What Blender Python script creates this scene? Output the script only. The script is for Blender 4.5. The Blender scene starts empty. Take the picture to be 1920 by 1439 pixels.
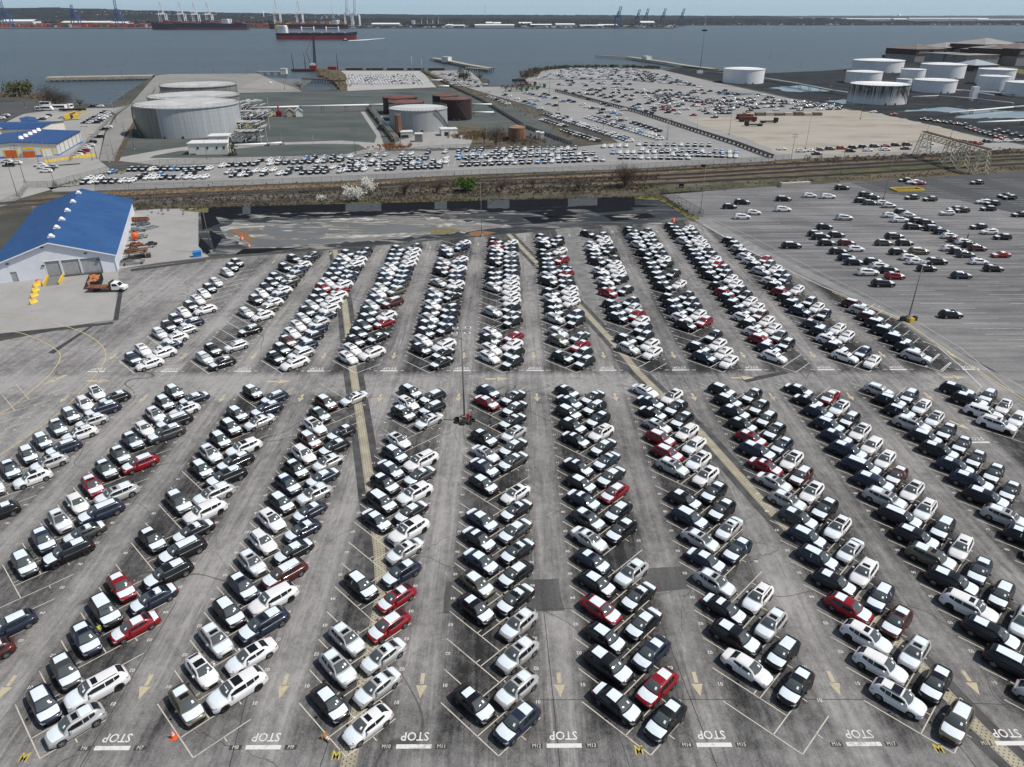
import bpy, bmesh, math, random
import numpy as np
from mathutils import Vector, Matrix
random.seed(7)
SC = bpy.context.scene
PI = math.pi
R = math.radians
HAZE = 0.000022
# ------------------------------------------------------------------ camera
CAMH, F, CX, CY, YH = 54.5, 1332.0, 960.0, 719.5, 31.0
TH = math.atan((CY-YH)/F)
YAW = R(0.344)
cam_d = bpy.data.cameras.new('camera'); cam = bpy.data.objects.new('camera', cam_d)
SC.collection.objects.link(cam); SC.camera = cam
cam_d.sensor_width = 36.0; cam_d.lens = F/1920*36.0
cam_d.clip_start = 0.5; cam_d.clip_end = 90000
cam.location = (0, 0, CAMH)
cam.rotation_euler = (PI/2-TH, 0, -YAW)
# ------------------------------------------------------------------ light
SUN_EL, SUN_AZ = R(55), R(-9)          # azimuth measured from +X towards +Y
w = bpy.data.worlds.new('World'); SC.world = w; w.use_nodes = True
nt = w.node_tree; nt.nodes.clear()
sky = nt.nodes.new('ShaderNodeTexSky'); sky.sky_type = 'NISHITA'; sky.sun_disc = False
sky.sun_elevation = SUN_EL; sky.sun_rotation = PI/2-SUN_AZ
sky.air_density = 1.0; sky.dust_density = 0.6; sky.ozone_density = 2.0; sky.altitude = 60
bg = nt.nodes.new('ShaderNodeBackground'); bg.inputs[1].default_value = 0.10
wo = nt.nodes.new('ShaderNodeOutputWorld')
_tc0 = nt.nodes.new('ShaderNodeTexCoord'); _sx = nt.nodes.new('ShaderNodeSeparateXYZ'); nt.links.new(_tc0.outputs['Generated'], _sx.inputs[0])
_mr = nt.nodes.new('ShaderNodeMapRange'); _mr.interpolation_type = 'SMOOTHSTEP'; nt.links.new(_sx.outputs[2], _mr.inputs[0])
_mr.inputs[1].default_value = -.05; _mr.inputs[2].default_value = .30; _mr.inputs[3].default_value = 1; _mr.inputs[4].default_value = 0
_hs = nt.nodes.new('ShaderNodeHueSaturation'); _hs.inputs['Saturation'].default_value = .7; nt.links.new(sky.outputs[0], _hs.inputs['Color'])
_mx = nt.nodes.new('ShaderNodeMix'); _mx.data_type = 'RGBA'; nt.links.new(_mr.outputs[0], _mx.inputs[0]); nt.links.new(_hs.outputs[0], _mx.inputs[6])
_mx.inputs[7].default_value = (4.5, 6.3, 7.4, 1)       # pale hazy blue of the sky low down
nt.links.new(_mx.outputs[2], bg.inputs[0]); nt.links.new(bg.outputs[0], wo.inputs[0])
sd = bpy.data.lights.new('sun', 'SUN'); sd.energy = 4.2; sd.angle = R(0.6); sd.color = (1, .945, .86)
so = bpy.data.objects.new('sun', sd); SC.collection.objects.link(so)
sdir = Vector((math.cos(SUN_EL)*math.cos(SUN_AZ), math.cos(SUN_EL)*math.sin(SUN_AZ), math.sin(SUN_EL)))
so.rotation_euler = sdir.to_track_quat('Z', 'Y').to_euler(); so.location = (200, 0, 300)
SC.view_settings.view_transform = 'Standard'; SC.view_settings.look = 'None'
SC.view_settings.exposure = 0.0; SC.view_settings.gamma = 1.0
# ------------------------------------------------------------------ helpers
cy_, sy_ = math.cos(YAW), math.sin(YAW)
def G(px, py, z=0.0):
    "measured photo point -> ground point (x, y) at height z"
    u, v = (px-CX)/F, (py-CY)/F
    d = (u, math.cos(TH)-v*math.sin(TH), -math.sin(TH)-v*math.cos(TH))
    t = (z-CAMH)/d[2]; X, Y = d[0]*t, d[1]*t
    return (X*cy_+Y*sy_, -X*sy_+Y*cy_)
def Pj(X, Y, Z=0.0):
    x, y = X*cy_-Y*sy_, X*sy_+Y*cy_
    dz = Z-CAMH; zc = y*math.cos(TH)-dz*math.sin(TH); up = y*math.sin(TH)+dz*math.cos(TH)
    return CX+F*x/zc, CY-F*up/zc, zc
def HT(b, ty, z0=0.0):
    "height of a thing whose foot is at photo point b and whose top is at row ty"
    X, Y = G(b[0], b[1], z0); lo, hi = z0, 500
    for _ in range(40):
        m = (lo+hi)/2
        q = Pj(X, Y, m)
        if q[2] > 1 and q[1] > ty: lo = m
        else: hi = m
    return lo-z0
def FP(px, py, D):
    "X and height of a photo point on the plane y = D"
    ux, v = (px-CX)/F, (py-CY)/F
    dx, dy, dz = ux, math.cos(TH)-v*math.sin(TH), -math.sin(TH)-v*math.cos(TH)
    lx_, ly_ = dx*cy_+dy*sy_, -dx*sy_+dy*cy_
    k = D/ly_; return lx_*k, CAMH+dz*k
def G3(px, py, z=0.0):
    a = G(px, py, z); return (a[0], a[1], z)

def link(o, parent=None):
    SC.collection.objects.link(o)
    if parent is not None: o.parent = parent
    return o
def tag(o, label=None, cat=None, group=None, kind=None):
    if label: o['label'] = label
    if cat: o['category'] = cat
    if group: o['group'] = group
    if kind: o['kind'] = kind
    return o
def empty(name, loc=(0, 0, 0), rz=0.0, label=None, cat=None, group=None, kind=None):
    o = bpy.data.objects.new(name, None); o.empty_display_size = .5
    o.location = loc; o.rotation_euler = (0, 0, rz); link(o)
    return tag(o, label, cat, group, kind)

class MB:
    def __init__(s): s.v = []; s.f = []; s.m = []; s.sm = []
    def face(s, pts, m=0, sm=False):
        n = len(s.v); s.v += [tuple(p) for p in pts]; s.f.append(tuple(range(n, n+len(pts)))); s.m.append(m); s.sm.append(sm); return s
    def grid(s, rows, m=0, sm=True, closed=False):
        n = len(s.v); w_ = len(rows[0])
        for r in rows: s.v += [tuple(p) for p in r]
        for i in range(len(rows)-1):
            for j in range(w_ if closed else w_-1):
                k = (j+1) % w_
                s.f.append((n+i*w_+j, n+i*w_+k, n+(i+1)*w_+k, n+(i+1)*w_+j)); s.m.append(m); s.sm.append(sm)
        return s
    def box(s, x0, x1, y0, y1, z0, z1, m=0):
        n = len(s.v)
        s.v += [(x0, y0, z0), (x1, y0, z0), (x1, y1, z0), (x0, y1, z0), (x0, y0, z1), (x1, y0, z1), (x1, y1, z1), (x0, y1, z1)]
        for q in ((0, 3, 2, 1), (4, 5, 6, 7), (0, 1, 5, 4), (1, 2, 6, 5), (2, 3, 7, 6), (3, 0, 4, 7)):
            s.f.append(tuple(n+i for i in q)); s.m.append(m); s.sm.append(False)
        return s
    def bar(s, a, b, t=.1, t2=None, m=0, n=4):
        a, b = Vector(a), Vector(b); d = (b-a)
        if d.length < 1e-6: return s
        d.normalize(); u = d.orthogonal().normalized() if abs(d.z) > .99 else d.cross(Vector((0, 0, 1))).normalized()
        v_ = d.cross(u).normalized(); t2 = t if t2 is None else t2
        k = len(s.v); ph = PI/n
        for c, rr in ((a, t), (b, t2)):
            for i in range(n):
                an = ph+2*PI*i/n; q = c+(u*math.cos(an)+v_*math.sin(an))*rr*(.7071 if n == 4 else .5)*(1 if n != 4 else 1)
                s.v.append(tuple(q))
        for i in range(n):
            j = (i+1) % n; s.f.append((k+i, k+j, k+n+j, k+n+i)); s.m.append(m); s.sm.append(n > 5)
        s.f.append(tuple(k+n-1-i for i in range(n))); s.m.append(m); s.sm.append(False)
        s.f.append(tuple(k+n+i for i in range(n))); s.m.append(m); s.sm.append(False)
        return s
    def cyl(s, x, y, z0, z1, r0, r1=None, n=24, m=0, cap=True, capm=None):
        r1 = r0 if r1 is None else r1; k = len(s.v)
        for z, r in ((z0, r0), (z1, r1)):
            s.v += [(x+r*math.cos(2*PI*i/n), y+r*math.sin(2*PI*i/n), z) for i in range(n)]
        for i in range(n):
            j = (i+1) % n; s.f.append((k+i, k+j, k+n+j, k+n+i)); s.m.append(m); s.sm.append(True)
        if cap: s.f.append(tuple(k+n+i for i in range(n))); s.m.append(m if capm is None else capm); s.sm.append(False)
        return s
    def add(s, o, M=None):
        n = len(s.v)
        s.v += [tuple(M @ Vector(p)) for p in o.v] if M is not None else o.v
        s.f += [tuple(i+n for i in f) for f in o.f]; s.m += o.m; s.sm += o.sm
        return s
    def mesh(s, name, mats, merge=0.0):
        me = bpy.data.meshes.new(name); me.from_pydata(s.v, [], s.f)
        for m_ in (mats if isinstance(mats, (list, tuple)) else [mats]): me.materials.append(m_)
        me.polygons.foreach_set('material_index', s.m); me.polygons.foreach_set('use_smooth', s.sm)
        if merge:
            b = bmesh.new(); b.from_mesh(me); bmesh.ops.remove_doubles(b, verts=b.verts, dist=merge)
            for e in b.edges:
                if len(e.link_faces) == 2 and e.calc_face_angle(0) > .75: e.smooth = False
            b.to_mesh(me); b.free()
        me.update(); return me
    def build(s, name, mats, parent=None, loc=None, rz=None, merge=0.0):
        o = bpy.data.objects.new(name, s.mesh(name, mats, merge)); link(o, parent)
        if loc is not None: o.location = loc
        if rz is not None: o.rotation_euler = (0, 0, rz)
        return o
# ------------------------------------------------------------------ materials
class NT:
    def __init__(s, name):
        s.mat = bpy.data.materials.new(name); s.mat.use_nodes = True; s.t = s.mat.node_tree; s.t.nodes.clear()
        s.out = s.t.nodes.new('ShaderNodeOutputMaterial'); s.b = s.t.nodes.new('ShaderNodeBsdfPrincipled')
        s.t.links.new(s.b.outputs[0], s.out.inputs[0]); s._co = None
    def L(s, a, b):
        if hasattr(a, 'is_output') or isinstance(a, bpy.types.NodeSocket): s.t.links.new(a, b)
        else:
            if isinstance(a, (tuple, list)) and len(a) == 3 and b.type == 'RGBA': a = (*a, 1)
            b.default_value = a
    @property
    def co(s):
        if s._co is None: s._co = s.t.nodes.new('ShaderNodeTexCoord').outputs['Object']
        return s._co
    def uv(s): return s.t.nodes.new('ShaderNodeTexCoord').outputs['UV']
    def map(s, scale, rot=0.0, loc=(0, 0, 0), vec=None):
        n = s.t.nodes.new('ShaderNodeMapping'); s.L(vec or s.co, n.inputs[0]); n.inputs[3].default_value = scale
        n.inputs[2].default_value = (0, 0, rot); n.inputs[1].default_value = loc; return n.outputs[0]
    def noise(s, scale, detail=4, vec=None, rough=.55, dist=0.0):
        n = s.t.nodes.new('ShaderNodeTexNoise'); n.inputs['Scale'].default_value = scale; n.inputs['Detail'].default_value = detail
        n.inputs['Roughness'].default_value = rough; n.inputs['Distortion'].default_value = dist
        s.L(vec or s.co, n.inputs['Vector']); return n.outputs[0]
    def vor(s, scale, vec=None, feature='F1', out='Distance', metric='EUCLIDEAN', rnd=1.0):
        n = s.t.nodes.new('ShaderNodeTexVoronoi'); n.feature = feature
        if feature != 'DISTANCE_TO_EDGE': n.distance = metric
        n.inputs['Scale'].default_value = scale; n.inputs['Randomness'].default_value = rnd
        s.L(vec or s.co, n.inputs['Vector']); return n.outputs[out]
    def m(s, op, a, b=0.0, c=0.0, clamp=False):
        n = s.t.nodes.new('ShaderNodeMath'); n.operation = op; n.use_clamp = clamp
        s.L(a, n.inputs[0]); s.L(b, n.inputs[1]); s.L(c, n.inputs[2]); return n.outputs[0]
    def rng(s, v, a, b, c=0.0, d=1.0, smooth=False):
        n = s.t.nodes.new('ShaderNodeMapRange'); n.interpolation_type = 'SMOOTHSTEP' if smooth else 'LINEAR'
        s.L(v, n.inputs[0]); n.inputs[1].default_value = a; n.inputs[2].default_value = b
        n.inputs[3].default_value = c; n.inputs[4].default_value = d; return n.outputs[0]
    def mix(s, f, a, b):
        n = s.t.nodes.new('ShaderNodeMix'); n.data_type = 'RGBA'; s.L(f, n.inputs[0]); s.L(a, n.inputs[6]); s.L(b, n.inputs[7]); return n.outputs[2]
    def xyz(s, v=None):
        n = s.t.nodes.new('ShaderNodeSeparateXYZ'); s.L(v or s.co, n.inputs[0]); return n.outputs
    def bump(s, h, strength=.3, dist=.05):
        n = s.t.nodes.new('ShaderNodeBump'); n.inputs['Strength'].default_value = strength; n.inputs['Distance'].default_value = dist
        s.L(h, n.inputs['Height']); s.L(n.outputs[0], s.b.inputs['Normal'])
    def set(s, col, rough=.6, metal=0.0, spec=.5, coat=0.0):
        s.L(col, s.b.inputs['Base Color']); s.L(rough, s.b.inputs['Roughness']); s.L(metal, s.b.inputs['Metallic'])
        s.b.inputs['Specular IOR Level'].default_value = spec; s.b.inputs['Coat Weight'].default_value = coat
        s.b.inputs['Coat Roughness'].default_value = .08
        return s.mat
MC = {}
def M(name, col, rough=.6, metal=0.0, spec=.5, coat=0.0, var=.15, scale=1.5, stretch=(1, 1, 1), bump=0.0):
    "plain material: base colour broken up by a fine noise"
    if name in MC: return MC[name]
    n = NT(name)
    nz = n.noise(scale, 4, n.map(stretch) if stretch != (1, 1, 1) else None)
    f = n.rng(nz, .3, .7, 0, 1)
    lo = tuple(c*(1-var) for c in col); hi = tuple(min(1, c*(1+var)) for c in col)
    n.set(n.mix(f, lo, hi), rough, metal, spec, coat)
    if bump: n.bump(nz, bump)
    MC[name] = n.mat; return n.mat

def paint(name, col, wear=.5, scale=3.0):
    n = NT(name); a = n.noise(scale, 6, None, .75); b_ = n.noise(.25, 3)
    k = n.rng(n.m('ADD', a, n.m('MULTIPLY', n.m('SUBTRACT', b_, .5), .6)), .52, .70, 0, wear)
    n.set(n.mix(k, col, (.11, .11, .11)), .8, 0, .2); MC[name] = n.mat; return n.mat
def asphalt_main():
    n = NT('asphalt'); X, Y, Z = n.xyz()
    t = n.m('FRACT', n.m('ADD', n.m('DIVIDE', n.m('SUBTRACT', X, 4.62), 12.63), 100.5))
    d = n.m('MULTIPLY', n.m('ABSOLUTE', n.m('SUBTRACT', t, .5)), 12.63)
    wob = n.noise(.15, 3)
    d = n.m('ADD', d, n.m('MULTIPLY', n.m('SUBTRACT', wob, .5), 2.5))
    aisle = n.rng(d, .7, 3.6, 1, 0, True)
    cross = n.rng(n.m('ABSOLUTE', n.m('SUBTRACT', Y, 105.3)), 2.5, 5.5, 1, 0, True)
    front = n.rng(Y, 37, 44, 1, 0, True)
    lane = n.m('MAXIMUM', aisle, n.m('MULTIPLY', cross, 1.15)); lane = n.m('MAXIMUM', lane, n.m('MULTIPLY', front, .8))
    left = n.rng(X, -48, -70, 0, 1, True); lane = n.m('MAXIMUM', lane, n.m('MULTIPLY', left, .75))
    st = n.noise(1.0, 6, n.map((1.3, .055, 1)), .65, .6)
    blot = n.noise(.055, 7, None, .62)
    fine = n.noise(6.0, 5, None, .7)
    med = n.noise(.6, 5, None, .6)
    f = n.m('MULTIPLY', lane, .52)
    f = n.m('ADD', f, n.rng(st, .3, .72, -.15, .24))
    f = n.m('ADD', f, n.rng(blot, .35, .65, -.20, .20))
    f = n.m('ADD', f, n.rng(med, .3, .7, -.13, .13)); f = n.m('ADD', f, n.rng(n.noise(1.9, 8, n.map((1, .6, 1)), .8), .32, .68, -.17, .17))
    f = n.m('ADD', f, n.rng(fine, .25, .75, -.16, .16))
    pan = n.vor(.045, n.map((1, .55, 1), .0), 'F1', 'Color', 'CHEBYCHEV', .8)
    f = n.m('ADD', f, n.rng(n.xyz(pan)[0], 0, 1, -.09, .09))
    # pale tyre scuffs, strongest in the left-hand aisles
    sc1 = n.noise(1.0, 7, n.map((3.2, .10, 1), R(3)), .75, 1.6)
    scm = n.m('MULTIPLY', n.rng(sc1, .54, .64, 0, 1), n.rng(n.noise(.04, 2), .42, .6, .15, 1))
    scm = n.m('MULTIPLY', scm, n.m('MAXIMUM', lane, .25))
    scm = n.m('MULTIPLY', scm, n.rng(X, 30, -15, .25, 1))
    f = n.m('ADD', f, n.m('MULTIPLY', scm, .55))
    wn = n.t.nodes.new('ShaderNodeMix'); wn.data_type = 'VECTOR'; wn.inputs[0].default_value = .05
    nn = n.t.nodes.new('ShaderNodeTexNoise'); nn.inputs['Scale'].default_value = .7; n.L(n.co, nn.inputs['Vector'])
    n.L(n.map((.05, .045, 1)), wn.inputs[4]); n.L(nn.outputs[1], wn.inputs[5])
    ed = n.vor(1.0, wn.outputs[1], 'DISTANCE_TO_EDGE')
    crack = n.m('MULTIPLY', n.rng(ed, .0006, .0022, 1, 0), n.rng(n.noise(.08, 2), .45, .55, 0, 1))
    f = n.m('ADD', f, n.rng(X, -60, 45, .25, .08)); f = n.m('ADD', f, n.rng(n.noise(9.0, 3, None, .8), .3, .7, -.10, .10), clamp=True)
    f = n.m('POWER', f, 1.25); c = n.mix(f, (.020, .020, .021), (.31, .302, .295))
    drip = n.m('MULTIPLY', n.rng(n.vor(.42), .05, .13, .55, 0), n.m('SUBTRACT', 1.0, lane, 0, True)); c = n.mix(drip, c, (.018, .018, .018))
    seal = n.rng(n.m('ABSOLUTE', n.m('SUBTRACT', n.noise(.035, 2, None, .4, .3), .5)), .0004, .0011, .6, 0); c = n.mix(seal, c, (.03, .03, .03))
    c = n.mix(n.m('MULTIPLY', crack, .6), c, (.03, .03, .03))
    n.set(c, .85, 0, .25); n.bump(fine, .25, .02); return n.mat
def concrete(name, base, dark, joints=(0, 0), streak=(.05, .8, 1), rot=0.0, amt=.5, var=.25):
    n = NT(name)
    blot = n.noise(.03, 6, None, .65); st = n.noise(1.0, 5, n.map(streak, rot), .65, .5); fine = n.noise(2.5, 5, None, .7)
    f = n.m('ADD', n.rng(blot, .35, .65, 0, .5), n.m('ADD', n.rng(st, .3, .7, 0, amt), n.rng(fine, .3, .7, -var*.5, var*.5)))
    f = n.m('MULTIPLY', f, 1.0, clamp=True)
    c = n.mix(f, base, dark)
    if joints[0]:
        X, Y, Z = n.xyz(n.map((1, 1, 1), rot))
        for v, j in ((X, joints[0]), (Y, joints[1])):
            if not j: continue
            t = n.m('FRACT', n.m('DIVIDE', n.m('ADD', v, 1000), j))
            ln = n.m('MULTIPLY', n.m('LESS_THAN', t, .12/j*1.6), .45)
            c = n.mix(ln, c, tuple(k*.35 for k in base))
    n.set(c, .85, 0, .25); return n.mat
def ground_mat(name, cols, scale=.2, detail=8, lo=.35, hi=.65, stretch=(1, 1, 1)):
    n = NT(name); f = n.rng(n.noise(scale, detail, n.map(stretch), .68), lo, hi)
    r = n.t.nodes.new('ShaderNodeValToRGB'); n.L(f, r.inputs[0]); e = r.color_ramp.elements
    while len(e) < len(cols): e.new(.5)
    for i, c in enumerate(cols): e[i].position = i/(len(cols)-1); e[i].color = (*c, 1)
    g = n.noise(3.0, 6, None, .7); c = n.mix(n.rng(g, .3, .7, 0, .45), r.outputs[0], (.02, .02, .02))
    n.set(c, .95, 0, .1); n.bump(g, .4, .08); return n.mat
ASPH = asphalt_main()
CONC = concrete('pale_concrete', (.42, .415, .40), (.31, .305, .30), (4.6, 6.0), (.05, .5, 1))
CONCR = concrete('lot_concrete', (.265, .263, .26), (.105, .105, .11), (0, 0), (.025, .38, 1), .03, .85, .5)
DARKLOT = concrete('dark_lot_asphalt', (.085, .087, .09), (.05, .052, .056), (0, 0), (.02, .5, 1), 0, .5)
APRON = concrete('apron_concrete', (.36, .355, .345), (.25, .247, .24), (0, 0), (.2, .2, 1), .3, .5)
ROADC = concrete('road_concrete', (.36, .355, .34), (.24, .238, .232), (0, 0), (.3, .05, 1), .3, .5)
MIDLOT = concrete('middle_lot_concrete', (.315, .312, .305), (.21, .208, .205), (0, 0), (.06, .4, 1), .12, .6)
DIRT = ground_mat('tan_dirt', [(.16, .14, .11), (.34, .31, .26), (.42, .385, .33), (.45, .42, .37)], .028, 9, .25, .6, (1, 2.6, 1))
GRAVEL = ground_mat('grey_gravel', [(.07, .075, .07), (.11, .115, .11), (.16, .16, .15)], .05, 8)
TANKG = ground_mat('tank_yard_gravel', [(.062, .078, .076), (.105, .122, .118), (.15, .155, .145)], .022, 9, .3, .7, (1, 2.2, 1))
OILG = ground_mat('oil_terminal_ground', [(.014, .018, .021), (.030, .036, .040), (.065, .068, .066)], .03, 8, .3, .7, (1, 2.5, 1))
BALLAST = ground_mat('ballast', [(.07, .065, .06), (.15, .14, .13), (.21, .2, .185)], .25, 6)
SCRUB = ground_mat('scrub_ground', [(.040, .038, .024), (.105, .088, .060), (.175, .145, .10), (.07, .075, .036)], .07, 9, .32, .68, (1, 2.5, 1))
GRASS = ground_mat('dry_grass', [(.10, .11, .035), (.19, .17, .07), (.13, .15, .05)], .3, 7)
LANDM = ground_mat('bare_land', [(.05, .055, .045), (.09, .09, .08), (.12, .115, .10)], .02, 8)
def water_mat():
    n = NT('harbour_water')
    far = n.noise(.0035, 5, n.map((.5, 1.6, 1)), .6)
    c = n.mix(n.rng(far, .35, .65), (.028, .045, .060), (.040, .060, .076))
    rip = n.noise(.11, 6, n.map((.6, 2.2, 1), .25), .75); c = n.mix(n.rng(rip, .35, .65, 0, .45), c, (.075, .095, .108))  # pale ripple light painted into the water colour, since bump fades far off
    c = n.mix(n.rng(n.noise(.0016, 3, n.map((.35, 2.5, 1))), .45, .62, 0, .35), c, (.07, .088, .10))
    n.set(c, .30, 0, .26)
    h = n.m('ADD', n.noise(.35, 6, n.map((1, 1.7, 1), .3), .7), n.m('MULTIPLY', n.noise(.05, 4, n.map((1, 2, 1), -.2), .6), 3.0))
    n.bump(h, .9, 1.6); return n.mat
WATER = water_mat()
PUDDLE = M('puddle_water', (.07, .09, .115), .12, 0, .35, var=.25, scale=.05)
def rough(pts, amp, n=9, seed=1):
    rg = random.Random(seed+int(pts[0][0])); out = []
    for i, a in enumerate(pts):
        b_ = pts[(i+1) % len(pts)]; L_ = math.hypot(b_[0]-a[0], b_[1]-a[1]); k = max(1, int(L_/n))
        for j in range(k):
            t = j/k; out.append((a[0]+(b_[0]-a[0])*t+rg.gauss(0, amp*2.5), a[1]+(b_[1]-a[1])*t+rg.gauss(0, amp*.55)))
    return out
def zone(name, pts, mat, z, px=True, thick=0.0, parent=None, kind='structure', cell=0, rg=0):
    if rg: pts = rough(pts, rg)
    P_ = [G(*p) for p in pts] if px else pts
    b = bmesh.new(); vs = [b.verts.new((x, y, z)) for x, y in P_]; f = b.faces.new(vs)
    f.normal_update()
    if f.normal.z < 0: f.normal_flip()
    if thick:
        n = len(vs); lo = [b.verts.new((x, y, z-thick)) for x, y in P_]
        for i in range(n): b.faces.new((vs[i], vs[(i+1) % n], lo[(i+1) % n], lo[i]))
    bmesh.ops.triangulate(b, faces=[f])
    me = bpy.data.meshes.new(name); b.to_mesh(me); b.free(); me.materials.append(mat)
    o = bpy.data.objects.new(name, me); link(o, parent)
    if parent is None or kind == 'stuff': o['kind'] = kind
    return o
def strip(name, pts, width, mat, z, parent=None, px=True, kind='structure'):
    "a ribbon along a polyline, UV in metres"
    P_ = [Vector(G(*p)) for p in pts] if px else [Vector(p) for p in pts]
    L_, Rr, S = [], [], [0]
    for i, p in enumerate(P_):
        a = P_[max(i-1, 0)]; c = P_[min(i+1, len(P_)-1)]; d = (c-a).normalized(); nrm = Vector((-d.y, d.x))*width/2
        L_.append(p+nrm); Rr.append(p-nrm)
        if i: S.append(S[-1]+(p-P_[i-1]).length)
    me = bpy.data.meshes.new(name); n = len(P_)
    me.from_pydata([(q.x, q.y, z) for q in Rr]+[(q.x, q.y, z) for q in L_], [], [(i, i+1, n+i+1, n+i) for i in range(n-1)])
    uvl = me.uv_layers.new(name='UVMap')
    k = 0
    for i in range(n-1):
        for (a_, b_) in ((0, S[i]), (0, S[i+1]), (width, S[i+1]), (width, S[i])): uvl.data[k].uv = (a_, b_); k += 1
    me.materials.append(mat); o = bpy.data.objects.new(name, me); link(o, parent)
    if parent is None: o['kind'] = kind
    return o
# ------------------------------------------------------------------ sea, land, far terrain
b = MB()
b.face([(-40000, -600, -2), (40000, -600, -2), (40000, 60000, -2), (-40000, 60000, -2)])
o = b.build('harbour_water', WATER); o['kind'] = 'structure'
COAST = [(-900, 176), (-300, 176), (0, 178), (50, 174), (88, 184), (150, 193), (207, 197), (243, 170), (292, 141), (316, 138), (484, 137), (500, 146), (520, 159), (546, 157),
         (566, 168), (598, 170), (645, 167), (622, 148), (596, 140), (600, 130), (640, 132), (790, 132), (812, 133), (880, 132), (903, 146), (918, 150), (905, 161), (992, 160), (984, 149), (960, 149), (985, 143), (1010, 131),
         (1060, 127), (1160, 126), (1240, 129), (1285, 124), (1330, 131), (1440, 137), (1540, 133), (1600, 128), (1672, 106), (1700, 93), (1780, 84), (1920, 78), (2300, 70), (3200, 66)]
land = [G(*p, 0) for p in COAST]
land += [(2600, 400), (2600, -300), (-1800, -300), (-1800, 500)]
zone('land', land, LANDM, 0.0, px=False, thick=3.2)
BROWNB = M('sheet_pile', (.16, .11, .07), .8)
lot = zone('parking_lot', [(-700, 1900), (-700, 640), (0, 640), (212, 600), (222, 505), (380, 488), (480, 480), (628, 468), (880, 446), (945, 441), (1090, 427), (1180, 421), (1290, 413), (1316, 421), (1400, 470), (1560, 545), (1690, 600), (1960, 748), (2300, 960), (2900, 1900)], ASPH, .012)
zone('warehouse_apron', [(-500, 640), (-500, 560), (0, 490), (222, 500), (222, 520), (213, 600), (0, 632)], APRON, .018)
zone('yard_concrete', [(222, 505), (222, 398), (300, 392), (398, 391), (372, 410), (372, 460), (392, 482), (300, 493)], APRON, .016)
zone('right_lot', [(1316, 421), (1310, 409), (1236, 362), (1400, 353), (1590, 343), (1920, 322), (2600, 276), (2900, 1900), (2300, 960), (1960, 748), (1690, 600), (1560, 545), (1400, 470)], CONCR, .008)
zone('dark_asphalt_patch', [(1594, 343), (1920, 321), (2600, 276), (2700, 470), (2050, 440), (1920, 404), (1800, 376), (1690, 366), (1640, 360)], DARKLOT, .03)
zone('kerb_road', [(1300, 412), (1330, 412), (1420, 462), (1540, 520), (1710, 603), (1790, 656), (1990, 770), (1970, 775), (1770, 660), (1690, 604), (1550, 536), (1400, 470)], M('kerb_road_asphalt', (.20, .20, .20), .85, var=.2, scale=.3), .02)
# pond basin
POND = [(372, 400), (392, 393), (700, 382), (1100, 376), (1200, 372), (1240, 376), (1275, 392), (1296, 410), (1250, 418), (1090, 425), (940, 440), (880, 444), (628, 466), (480, 477), (400, 481), (380, 476), (372, 440)]
def pond_mat():
    n = NT('wet_basin_floor')
    a = n.noise(.035, 8, n.map((.5, 1.5, 1)), .7, 1.5); c = n.noise(.16, 7, n.map((.35, 1.6, 1), .1), .7, .8); X, Y, Z = n.xyz()
    f = n.rng(a, .35, .65)
    col = n.mix(f, (.016, .019, .023), (.050, .056, .062))
    k = n.rng(c, .53, .60, 0, .75); k = n.m('MULTIPLY', k, n.rng(X, 45, -40, .45, 1))
    col = n.mix(k, col, (.30, .29, .27))
    n.set(col, n.rng(a, .4, .6, .45, .9), 0, .12); return n.mat
BAS = zone('retention_basin', POND, pond_mat(), .024)
def mud_mat():
    n = NT('wet_mud'); a = n.noise(.035, 5, n.map((.55, 1.6, 1)), .6, 2.2); c = n.noise(.12, 6, n.map((.4, 1.4, 1)), .7, 1.0)
    col = n.mix(n.rng(a, .40, .60), (.115, .114, .106), (.195, .19, .178)); rid = n.rng(n.m('ABSOLUTE', n.m('SUBTRACT', a, .5)), .006, .030, 1, 0)
    rid = n.m('MAXIMUM', n.m('MULTIPLY', rid, n.rng(c, .40, .52, 0, 1)), n.rng(c, .60, .64, 0, .8)); col = n.mix(n.m('MULTIPLY', rid, .85), col, (.50, .49, .46))
    dk = n.rng(n.noise(.07, 6, n.map((.4, 1.8, 1), 0, (30, 9, 0)), .7, 1.0), .60, .66, 0, .7); col = n.mix(dk, col, (.04, .042, .045)); n.set(col, .7, 0, .2); return n.mat
MUD = mud_mat()
zone('mud_flat', [(418, 428), (440, 415), (470, 418), (560, 412), (640, 410), (760, 405), (850, 411), (960, 424), (900, 432), (880, 436), (770, 446), (700, 452), (560, 464), (470, 466), (452, 458), (430, 447)], MUD, .05, rg=2.0, parent=BAS)
SHAL = M('shallow_water', (.125, .125, .118), .4, 0, .3, var=.12, scale=.05)
zone('shallow_pool', [(500, 424), (545, 420), (600, 424), (618, 432), (600, 442), (570, 448), (520, 447), (495, 436)], SHAL, .07, rg=1.3, parent=BAS)
zone('shallow_pool', [(650, 422), (720, 419), (800, 424), (850, 430), (780, 437), (690, 440), (655, 434)], SHAL, .07, rg=1.3, parent=BAS)
zone('shallow_pool', [(460, 444), (520, 450), (600, 449), (660, 448), (620, 456), (520, 462), (474, 460)], SHAL, .07, rg=1.3, parent=BAS)
rgm = random.Random(21)
FOAM = concrete('foam_grey_mud', (.38, .37, .35), (.13, .125, .12), (0, 0), (.3, 1.2, 1), .1, .7)
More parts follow.
